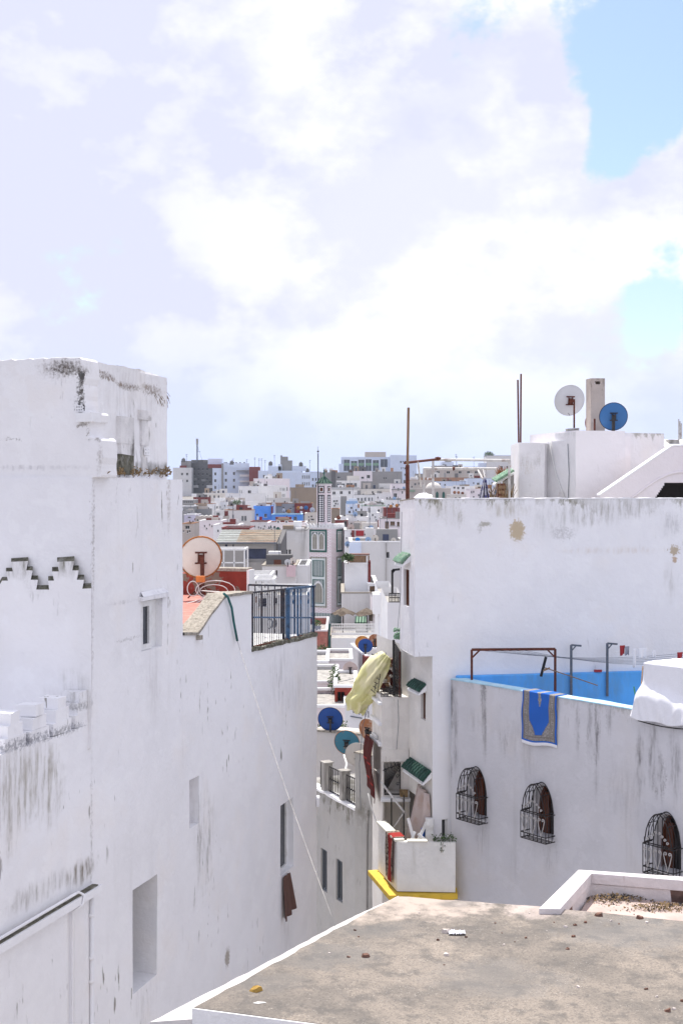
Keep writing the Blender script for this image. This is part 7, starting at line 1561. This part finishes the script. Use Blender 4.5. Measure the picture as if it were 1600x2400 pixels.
# --- right of the minaret
house('r1', 'dark red rendered box below a pair of orange dishes', 901, 938, 1192, 215, 'fr', (), cop='fr')
house('r2', 'white house top carrying a pair of orange dishes', 897, 945, 1173, 235, 'fw', (), cop='fw')
house('r3', 'white terrace house with blue dish on its roof', 848, 903, 1186, 230, 'fw', [(885, 890, 1194, 1200), (893, 895, 1190, 1203), (845, 848, 1192, 1200)], cop='palegreen')
house('r4', 'blue tarpaulin covered shack on the middle slope', 810, 842, 1181, 240, 'fw2', [(816, 822, 1197, 1203)], cop=None); addbox('r4', 811, 838, 1174, 1182, -1, 3, 'd_skyblue', 'tarpaulin'); addbox('r4', 838, 842, 1182, 1190, .2, 2, 'fo', 'brick_stub')
house('r5', 'long white parapet house with yellowish awning', 797, 862, 1212, 200, 'fw', [(828, 834, 1203, 1209)], cop='fw'); addbox('r5', 830, 858, 1221, 1228, .6, .5, 'fc', 'awning')
house('r6', 'white cube house with a black vent and pale lower wall', 859, 888, 1203, 205, 'fw', [(871, 875, 1205, 1209)], cop='fw'); addbox('r6', 885, 891, 1219, 1243, .3, 1, 'fr', 'red_pier'); addbox('r6', 862, 886, 1230, 1243, .25, 1, 'fr', 'red_band')
house('r7', 'brown rubble house beside the minaret shoulder', 775, 796, 1193, 250, 'fb', (), cop='fo'); 
house('r8', 'dark red parapet hut right of the minaret merlons', 785, 815, 1219, 195, 'fr', [(806, 813, 1221, 1238)], cop='fw')
house('r9', 'white terrace wall hung with red cloth below the dish row', 807, 893, 1243, 165, 'fw', (), cop='fw'); addbox('r9', 824, 830, 1243, 1264, .3, .5, 'fr', 'red_pier'); addbox('r9', 834, 852, 1244, 1256, .3, .3, 'clothred', 'red_hanging')
house('r10', 'cluttered white house with a tall brown door behind the wall corner', 892, 945, 1216, 160, 'fp', [(902, 911, 1222, 1256), (914, 925, 1222, 1232), (930, 936, 1223, 1233)], cop='fg', pane='woodpale', frame='concgrey'); addbox('r10', 911, 932, 1245, 1263, .8, .6, 'fw', 'balcony')
house('r11', 'broad grey white house with bright coping and one small dark window', 820, 950, 1271, 112, 'fs', [(905, 912, 1294, 1308)], cop='white'); addbox('r11', 818, 846, 1273, 1297, .3, .3, 'fw2', 'patch_wall'); addbox('r11', 904, 905, 1272, 1395, .12, .12, 'concgrey', 'drainpipe')
house('r12', 'bright white house with brown fenced roof and reddish side', 808, 864, 1322, 100, 'fw', (), cop='white'); addbox('r12', 818, 865, 1302, 1322, -.2, .15, 'woodpale', 'fence_panel'); addbox('r12', 862, 868.5, 1316, 1370, .05, 2, 'fr', 'red_pier'); addbox('r12', 820, 866, 1299, 1301, -.1, 1.5, 'wood', 'pergola_beam'); addbox('r12', 858, 862, 1303, 1322, .0, .1, 'frame', 'post')
house('r13', 'small white outhouse with a brown door beside the bright white house', 862, 884, 1370, 99, 'fw', [(866, 880, 1374, 1389)], cop='white', pane='woodpale', frame='woodpale')
house('r14', 'heavily streaked parapet wall above the umbrella terrace', 800, 893, 1391, 96, 'fs', (), cop='concrete')
house('r15', 'white house with iron balcony beside the wall corner', 888, 925, 1389, 70, 'fw', (), cop=None, base=CZ - 18); addbox('r15', 874, 892, 1394, 1440, .1, 2, 'fw', 'side_wing')
house('r16', 'cream house corner behind the folded umbrellas', 870, 893, 1399, 92, 'pink', (), cop=None)
house('r17', 'white balcony house under the wall corner', 908, 950, 1412, 55, 'fw', (), cop=None, base=CZ - 18)
# umbrella terrace
house('u1', 'cafe terrace house with white lattice railing and two umbrellas', 775, 900, 1492, 90, 'fw', (), cop='concrete', dep=5.5, par=.1)
LR = thing('lattice_railing', 'white lattice railing round the umbrella terrace', 'railing', P(830, 1492, 90))
for x in range(777, 896, 4): mb = MB(); mb.bar(P(x, 1492, 89.9), P(x, 1462 if x % 8 else 1459, 89.9), .05); mb.build('picket', M['frame'], LR)
for y in (1463, 1470, 1477, 1484): mb = MB(); mb.bar(P(776, y, 89.85), P(896, y, 89.85), .06); mb.build('rail', M['frame'], LR)
def umbrella(lab, px, py, Y, wpx, yb, seed):
    o = thing('umbrella', lab, 'umbrella', P(px, yb, Y)); w = wpx / 2 / F * Y; c_ = P(px, py, Y); rr = random.Random(seed)
    mb = MB(); mb.tube([P(px, yb, Y), c_], .05, 6); mb.build('pole', M['iron'], o); n_ = 8; mb = MB()
    rim = [c_ + Vector((math.cos(6.283 * k / 24) * w * (1 if k % 3 == 0 else .93), math.sin(6.283 * k / 24) * w * (1 if k % 3 == 0 else .93), -w * (.42 + .22 * rr.random()) - (0 if k % 3 == 0 else .02))) for k in range(24)]
    md = [c_ + Vector((math.cos(6.283 * k / 24) * w * .5, math.sin(6.283 * k / 24) * w * .5, -w * (.20 + .10 * rr.random()))) for k in range(24)]
    for k in range(24): mb.poly([c_, md[k], md[(k + 1) % 24]]); mb.poly([md[k], rim[k], rim[(k + 1) % 24], md[(k + 1) % 24]])
    mb.build('canopy', M['canvas'], o, solid=.02)
    for k in range(n_): mb = MB(); mb.bar(c_ - Vector((0, 0, .05)), rim[k * 3], .03); mb.build('rib', M['iron'], o)
    return o
umbrella('sagging brown umbrella nearer the minaret on the cafe terrace', 804, 1424, 92, 57, 1495, 1); u2 = umbrella('torn brown umbrella nearer the wall corner on the cafe terrace', 859, 1425, 91.6, 56, 1495, 2)
mb = MB(); mb.grid(lambda a_, b_: P(864 + 9 * a_, 1440 + 16 * b_, 91.2 + .1 * math.sin(a_ * 9)), 6, 6); mb.build('torn_flap', M['canvas'], u2)
# tiled roofed kiosk near umbrellas
KS = thing('tiled_canopy', 'small green tiled canopy on the cafe terrace', 'canopy', P(845, 1462, 94))
for k in range(8): mb = MB(); mb.tube([P(833 + 3.4 * k, 1460, 93.4), P(834 + 3.4 * k, 1446, 95.2)], .07, 5); mb.build('roof_tile', M['palegreen'] if k % 2 else M['greentile'], KS)
mb = MB(); mb.box(XX(832, 94), XX(860, 94), 93.7, 94.6, ZZ(1492, 94), ZZ(1461, 94)); mb.build('wall', M['fw'], KS)
# --- alley foreground-middle houses
house('a1', 'white wall house below the cafe terrace with shrubs beside it', 776, 905, 1496, 86, 'fw', (), cop=None, dep=3, par=.12, base=CZ - 20)
house('a2', 'small white flat roof with red side behind the yellow sheet', 823, 858, 1526, 66, 'fs', (), cop='white', dep=4, par=.12, base=CZ - 18, skew=5); addbox('a2', 849, 856, 1535, 1568, .1, .2, 'fr', 'red_pier')
house('a3', 'white terrace with black gate bars behind the yellow sheet', 850, 925, 1523, 64, 'fw', [(857, 900, 1537, 1560)], cop='white', dep=3, par=.12, base=CZ - 18, pane='dark'); addbox('a3', 873, 903, 1514, 1523, -.5, .5, 'dark', 'dark_opening')
house('a4', 'lavender white terrace wall behind the beige dish', 765, 824, 1549, 62, 'fp', (), cop='white', dep=4, par=.12, base=CZ - 18)
house('a5', 'white parapet with red door frame at the alley opening', 720, 768, 1554, 60, 'fw', (), cop='white', dep=4, par=.12, base=CZ - 18)
house('a6', 'white terrace wall with a black round opening beside the left building', 720, 790, 1602, 52, 'fw', (), cop='white', dep=5, par=.12, base=CZ - 18)
house('a7', 'red painted roof cabin with white roof below the beige dish', 784, 836, 1612, 48, 'redwall', [(790, 808, 1622, 1655)], cop='white', base=CZ - 18, dep=4, pane='dark', frame='redwall', par=.02)
house('a8', 'lavender white lower terrace beneath the navy dish', 720, 812, 1659, 46, 'fp', (), cop='white', dep=4, par=.12, base=CZ - 18)
mb = MB(); tag(MB().lathe(P(746, 1647, 51.8), [(0, .01), (.12, .01), (.12, 0), (0, 0)], 16, (0, -1, 0)).build('round_vent', M['black'], None, org=P(746, 1647, 51.8)), 'black round vent on the white wall at the alley opening', 'vent')
def shrub(lab, nm, px, py, Y, rad, n, sz, sq, mat='leaf', pyb=None):
    o = thing(nm, lab, 'plant', P(px, pyb or py + 20, Y)); mb = MB(); mb.leaves(P(px, py, Y), rad, n, sz, int(px), sq); mb.build('foliage', M[mat], o); mb = MB(); mb.tube([P(px, pyb or py + 20, Y), P(px, py, Y)], .03, 5); mb.build('stem', M['leafdry'], o)
shrub('bushy green shrub beyond the corner of the left building', 'shrub', 758, 1535, 80, .55, 600, .16, (1.1, .8, 1.1), pyb=1560)
shrub('dry reddish shrub beside the bushy green shrub', 'shrub', 772, 1540, 79.5, .35, 250, .15, (.8, .8, 1.2), 'leafdry', 1562)
shrub('slender green climbing plant by the red cabin', 'climbing_plant', 783, 1600, 50, .3, 260, .12, (.7, .6, 2.0), pyb=1655)
shrub('pale green plant above the cabin roof', 'climbing_plant', 786, 1575, 56, .25, 120, .12, (.7, .6, 1.2), pyb=1610)
shrub('potted palm on the brown fenced roof', 'potted_palm', 815, 1307, 99.5, .40, 220, .28, (1.0, .6, .7), pyb=1322)
shrub('bushy potted plants on the plant terrace of the middle slope', 'potted_plants', 556, 1178, 288, .7, 200, .35, (1.6, .8, .9), pyb=1188)
shrub('dark umbrella shaped tree on the skyline house', 'tree', 1146, 1066, 472, 1.6, 500, .5, (1.2, .9, .7), pyb=1085)
shrub('small plant in the pot near the minaret base', 'potted_plants', 742, 1462, 90, .3, 120, .16, (1, .8, .8), pyb=1475)
# --- stair huts, low walls and other rooftop lumps, each part of its house
rr = random.Random(44)
for key in ('h1','h2','h6','h8','h9','h10','h11','e1','e2','e4','e5','e6','b1','b3','b4','b7','b8','b11','b15','b16','b18','b21','b22','r2','r3','r4','r5','r6','r9','r10','g2','g3','r11','s12','h5','b12','b13','e3','b9','s8','s11','s13','s15'):
    rt, W_, z1, d_ = FH[key]; Yh = W_.A.y
    for k in range(rr.choice((2, 3, 3, 4)) + int(W_.L / 6)):
        w = rr.uniform(.5, 2.4); u0 = rr.uniform(0, max(.1, W_.L - w)); off = -rr.uniform(.4, d_ * .7); h_ = rr.uniform(.3, 1.5) * (1.25 if Yh > 350 else .8)
        mt = rr.choice(('fw', 'fw', 'fs', 'fs', 'fg', 'fg', 'fbe', 'fo', 'fr', 'fc', 'fd', 'fb')); mb = MB(); mb.obox(W_.at(u0, z1 - .4, off), W_.d3() * w, -W_.n3() * rr.uniform(.5, 2), (0, 0, h_ + .4)); o = mb.build('roof_room', M[mt], rt)
        if w > 1.1 and h_ > .6:
            mb = MB(); mb.obox(W_.at(u0 + w * .3, z1 - .2, off), W_.d3() * w * .28, W_.n3() * .03, (0, 0, h_ * .75)); mb.build('door', M[rr.choice(('black', 'wood', 'bluewin', 'fd'))], o)
        if rr.random() < .45:
            mb = MB(); p_ = W_.at(u0 + w * .5, z1, off - .3); mb.tube([p_, p_ + Vector((0, 0, h_ + rr.uniform(.8, 2.2)))], .035, 4); mb.build('pipe', M['greymetal'], rt)
# --- dishes
def fdish(lab, px, py, r, Y, mat, yaw=5, yb=None, **k): dish('satellite_dish', lab, P(px, yb or py + r + 3, Y - .3), P(px, py, Y), r / F * Y, M[mat], yaw=yaw, pitch=12, feed=False, postm='iron', postr=.04, seg=20, group='dishes on the medina roofs', sub=r > 9, **k)
for q_ in (('orange dish partly hidden behind the mid blue dish', 849, 1507, 17, 61, 'd_orange'), ('mid blue dish in front of two orange dishes', 856, 1513.5, 17, 58, 'd_bright' if False else 'd_navy'), ('rusty cream dish next to the mid blue dish', 878, 1500.5, 14.5, 62, 'd_rust'),
           ('beige rusty dish above the red cabin', 820.5, 1568, 17, 52, 'd_pink'), ('bright blue small dish on the long white coping', 838, 1265, 5.5, 113.5, 'd_bright'), ('pale blue dish in the middle of the coping row', 862.5, 1265, 6.8, 113.5, 'd_skyblue'),
           ('cream dish with rust scratches in the coping row', 879, 1261.5, 8.2, 113.5, 'd_cream'), ('pale dish on the coping row end by the wall corner', 922, 1266, 6, 113.5, 'd_cream'), ('pale blue dish low against the minaret side', 814, 1275, 6.5, 120, 'd_skyblue'),
           ('large pinkish dish beside the red parapet', 822, 1236, 8, 168, 'd_pink'), ('pale yellow dish beside the pinkish dish', 850, 1236, 7, 169, 'd_cream'), ('small white dish between the yellow and blue dishes', 857.5, 1238, 5.5, 167, 'd_grey'), ('mid blue dish in front of the red band', 869.5, 1237, 5.8, 167, 'd_skyblue'), ('low pinkish dish at the foot of the red band', 883, 1243, 5, 166, 'd_pink'),
           ('left of the pair of orange dishes above the dark red box', 916, 1187, 4.3, 216, 'd_orange'), ('right of the pair of orange dishes above the dark red box', 930, 1185, 4.3, 216, 'd_orange'), ('blue dish on the white terrace with green coping', 868.5, 1198, 4.4, 229, 'd_bright'), ('sky blue dish on the house behind the rusty pole', 924, 1168, 4, 236, 'd_skyblue'),
           ('rusty red dish beside the minaret shoulder', 793, 1213, 5, 194, 'd_rustbrown'), ('white and blue dish above the long white parapet', 832, 1205, 5.5, 199, 'd_skyblue'), ('lower orange dish on the grey party wall', 676.5, 1199, 4.8, 274, 'd_orange'), ('upper orange dish on the dark red wall', 699, 1190.5, 4.6, 274, 'd_orange'), ('white dish beside the upper orange dish', 706, 1190, 3.6, 273, 'd_white'), ('white dish low on the grey party wall', 665, 1196, 3.6, 274, 'd_white'),
           ('white dish on the brick band behind the blue house', 641, 1182, 4.3, 274, 'd_white'), ('blue dish beside the minaret lantern', 717, 1190, 5, 273, 'd_blue'), ('ragged white dish turned edge on beside the minaret lantern', 732, 1195, 6, 272, 'd_grey'), ('left white dish on the grey house by the pink shutter board', 674, 1318, 7.5, 111.5, 'd_grey'), ('right rusty white dish on the grey house by the pink shutter board', 686.5, 1314.5, 8, 111.8, 'd_cream'),
           ('first orange dish of the trio beyond the wall top', 1065, 1154, 3.8, 300, 'd_rust'), ('middle orange dish of the trio beyond the wall top', 1074, 1154.5, 3.6, 300, 'd_rust'), ('brown dish at the end of the trio beyond the wall top', 1083.5, 1156, 3.6, 300, 'd_rustbrown'), ('blue grey dish on the roof left of the rusty pole base', 946, 1143, 3, 329, 'd_skyblue'), ('brown rusty dish on the lavender house by the left building', 459, 1217.5, 3.6, 240, 'd_rustbrown'), ('orange dish behind the tin edged terrace', 471, 1216, 3.2, 236, 'd_orange')):
    fdish(*q_)
# --- mast, antennas, tanks, laundry, air conditioners
MS = thing('cell_mast', 'tall grey cell mast on the sooty apartment block', 'mast', P(462, 1080, 545))
mb = MB(); mb.tube([P(462, 1082, 545), P(462, 1040, 545)], .32, 6); mb.build('pole', M['greymetal'], MS); mb = MB(); mb.tube([P(462, 1041, 545), P(462, 1028, 545)], [.55, .55], 6); mb.build('panel_antennas', M['concgrey'], MS); mb = MB(); mb.tube([P(463, 1046, 545), P(474, 1079, 545)], .06, 4); mb.bar(P(462, 1058, 545), P(470, 1058, 545), .1); mb.build('guy', M['greymetal'], MS)
rr = random.Random(12)
for ia_, (px, y0, y1_) in enumerate(sorted(((437, 1082, 1064), (597, 1094, 1072), (607, 1098, 1074), (613, 1100, 1074), (621, 1102, 1078), (643, 1093, 1066), (726, 1106, 1078), (546, 1086, 1074), (578, 1086, 1076), (1068, 1092, 1064), (1070, 1092, 1068), (1110, 1096, 1070)))):
    o = thing('roof_antenna', 'thin television antenna, ' + ORD[ia_] + ' from the left along the skyline roofs', 'antenna', P(px, y0, 538), 'thin antennas along the skyline'); mb = MB(); mb.tube([P(px, y0 + 4, 538), P(px, y1_, 538)], .09, 4); mb.build('pole', M['greymetal'], o); mb = MB(); mb.bar(P(px - 3, y1_ + 2, 538), P(px + 3, y1_ + 1, 538), .1); mb.bar(P(px - 2, y1_ + 5, 538), P(px + 2, y1_ + 5, 538), .1); mb.build('elements', M['greymetal'], o)
for px, py, Y, lab in ((430, 1079, 536, 'dark water tank at the far end of the skyline'), (634, 1087, 511, 'dark water tank on the long pale apartment block'), (705, 1089, 511, 'pale water tank by the end of the long apartment block'), (720, 1103, 528, 'row of dark tanks above the narrow windowed side'), (543, 1085, 530, 'small dark tank on the balcony apartment block')):
    o = thing('water_tank', lab, 'tank', P(px, py + 4, Y)); mb = MB(); mb.lathe(P(px, py + 4, Y), [(.0, 0), (.8, 0), (.85, .2), (.8, 1.2), (.5, 1.6), (0, 1.65)], 12); mb.build('body', M['fd'], o, smooth=True); mb = MB(); mb.lathe(P(px, py + 4, Y) + Vector((0, 0, 1.6)), [(.2, 0), (.2, .2), (0, .2)], 8); mb.build('lid', M['black'], o)
for px, py, Y, w, h, mt, lab in ((604, 1211, 257, 5, 9, 'clothwhite', 'white washing on the line before the blue house'), (611, 1211, 257, 7, 9, 'clothred', 'red washing on the line before the blue house'), (592, 1216, 256, 6, 5, 'rugmaroon', 'dark maroon washing at the corner of the blue house'), (697, 1196, 272, 5, 7, 'clothred', 'red clothes on the line below the upper orange dish'), (706, 1198, 272, 6, 8, 'clothwhite', 'white clothes on the line by the blue dish'), (427, 1190, 274, 4, 8, 'clothwhite', 'white cloth in the scaffolded hut'), (520, 1215, 230, 4, 10, 'rugmaroon', 'maroon cloth hanging by the stained white house'), (835, 1180, 238, 6, 4, 'clothwhite', 'white plastic on the tarpaulin shack'), (816, 1183, 238, 4, 5, 'clothwhite', 'pale bag on the tarpaulin shack'), (920, 1248, 158, 8, 8, 'clothpink', 'pinkish laundry on the cluttered balcony'), (600, 1398, 76, 4, 14, 'clothpink', 'pinkish cloth behind the terrace railing')):
    hang(px, py, w, h, M[mt], lab, 'washing', Y=Y, ph=px % 3, group='washing on the medina roofs')
for px, lab in ((652, 'first outdoor air conditioner on the pink terrace house'), (671, 'second outdoor air conditioner on the pink terrace house')):
    o = thing('air_conditioner', lab, 'air conditioner', P(px, 1226, 175)); mb = MB(); mb.obox(P(px - 3.5, 1226, 175), (.46, 0, 0), (0, .3, 0), (0, 0, .32)); mb.build('case', M['fw'], o); mb = MB(); mb.lathe(P(px, 1223, 174.98), [(0, .02), (.12, .02), (.12, 0), (0, 0)], 12, (0, -1, 0)); mb.build('fan', M['black'], o)
mb = MB(); mb.lathe(P(478, 1194, 305), [(0, 0), (.3, 0), (.33, .3), (.3, .75), (0, .75)], 12); tag(mb.build('blue_barrel', M['d_bright'], None, org=P(478, 1194, 305), smooth=True), 'blue plastic barrel on the low white house', 'barrel')
# wavy tin edge
mb = MB(); mb.grid(lambda a_, b_: P(466 + 42 * a_, 1210 + 1.2 * math.sin(a_ * 26) - 2 * b_, 236 + 2.5 * b_), 40, 2); tag(mb.build('tin_sheet', M['tin'], None, org=P(486, 1210, 236), solid=.02), 'wavy bright tin sheet on the brown rubble terrace', 'tin sheet')
for pts, Y, lab in ((((840, 1176), (853, 1175), (855, 1178), (842, 1180)), 232, 'pale tin sheet over the tarpaulin shack'), (((858, 1183), (872, 1175), (884, 1182), (868, 1184)), 233, 'pinkish tin sheet beside the tarpaulin shack'), (((877, 1175), (899, 1178), (900, 1183), (884, 1182)), 234, 'dark tin sheet above the white terrace')):
    mb = MB(); mb.prism([P(a_, b_, Y + (1.5 if i > 1 else 0)) for i, (a_, b_) in enumerate(pts)], (0, 0, .06)); tag(mb.build('tin_sheet', M['tin'] if 'pink' not in lab else M['fp'], None, org=P(*pts[0], Y)), lab, 'tin sheet')
# iron balcony and bracket by the wall corner
IB = thing('iron_balcony', 'black iron balcony grille with hanging frame by the wall corner', 'balcony grille', P(925, 1410, 54))
for k in range(9): mb = MB(); x = 912 + k * 3.4; mb.bar(P(x, 1411, 53.9), P(x, 1391, 53.9), .03); mb.build('bar', M['iron'], IB)
for y in (1391, 1401, 1411): mb = MB(); mb.bar(P(911, y, 53.9), P(941, y, 53.9), .04); mb.build('rail', M['iron'], IB)
for (a_, b_) in (((919, 1391), (919, 1336)), ((919, 1336), (940, 1334)), ((919, 1342), (925, 1335))): mb = MB(); mb.bar(P(*a_, 53.9), P(*b_, 53.9), .09); mb.build('frame_bar', M['iron'], IB)
# green glazed shards heap by the cage
mb = MB(); rr = random.Random(77)
for k in range(40): mb.obox(P(rr.uniform(921, 938), rr.uniform(1478, 1500), 40 + rr.random()), (rr.uniform(.05, .16), .05, .03), (0, .1, 0), (.03, 0, rr.uniform(.03, .1)))
tag(mb.build('tile_heap', M['palegreen'], None, org=P(930, 1500, 40)), 'heap of pale green glazed tiles below the wall corner', 'tiles')
# pots on the red table roof
house('t1', 'pinkish red terrace parapet at the end of the blue railing', 715, 766, 1480, 86, 'redroof', (), cop='pink', base=CZ - 20); 
hang(745, 1467, 16, 10, M['clothgrey'], 'grey white cloth heap on the pinkish red parapet', 'washing', Y=85.5, ph=1.4)
# ------------------------------------------------------------------ air
m = bpy.data.materials.new('haze_air'); m.use_nodes = True; t = NT(m.node_tree)
v = t.n('ShaderNodeVolumePrincipled', {'Color': (.72, .84, 1.0, 1), 'Density': .00013, 'Anisotropy': .1}); o_ = t.n('ShaderNodeOutputMaterial'); t.t.links.new(v.outputs[0], o_.inputs['Volume'])
mb = MB(); mb.box(-910, 910, -130, 1595, CZ - 25, CZ + 27); hz = mb.build('haze', m); hz['kind'] = 'stuff'; hz['label'] = 'thin bluish air haze over the far rooftops'
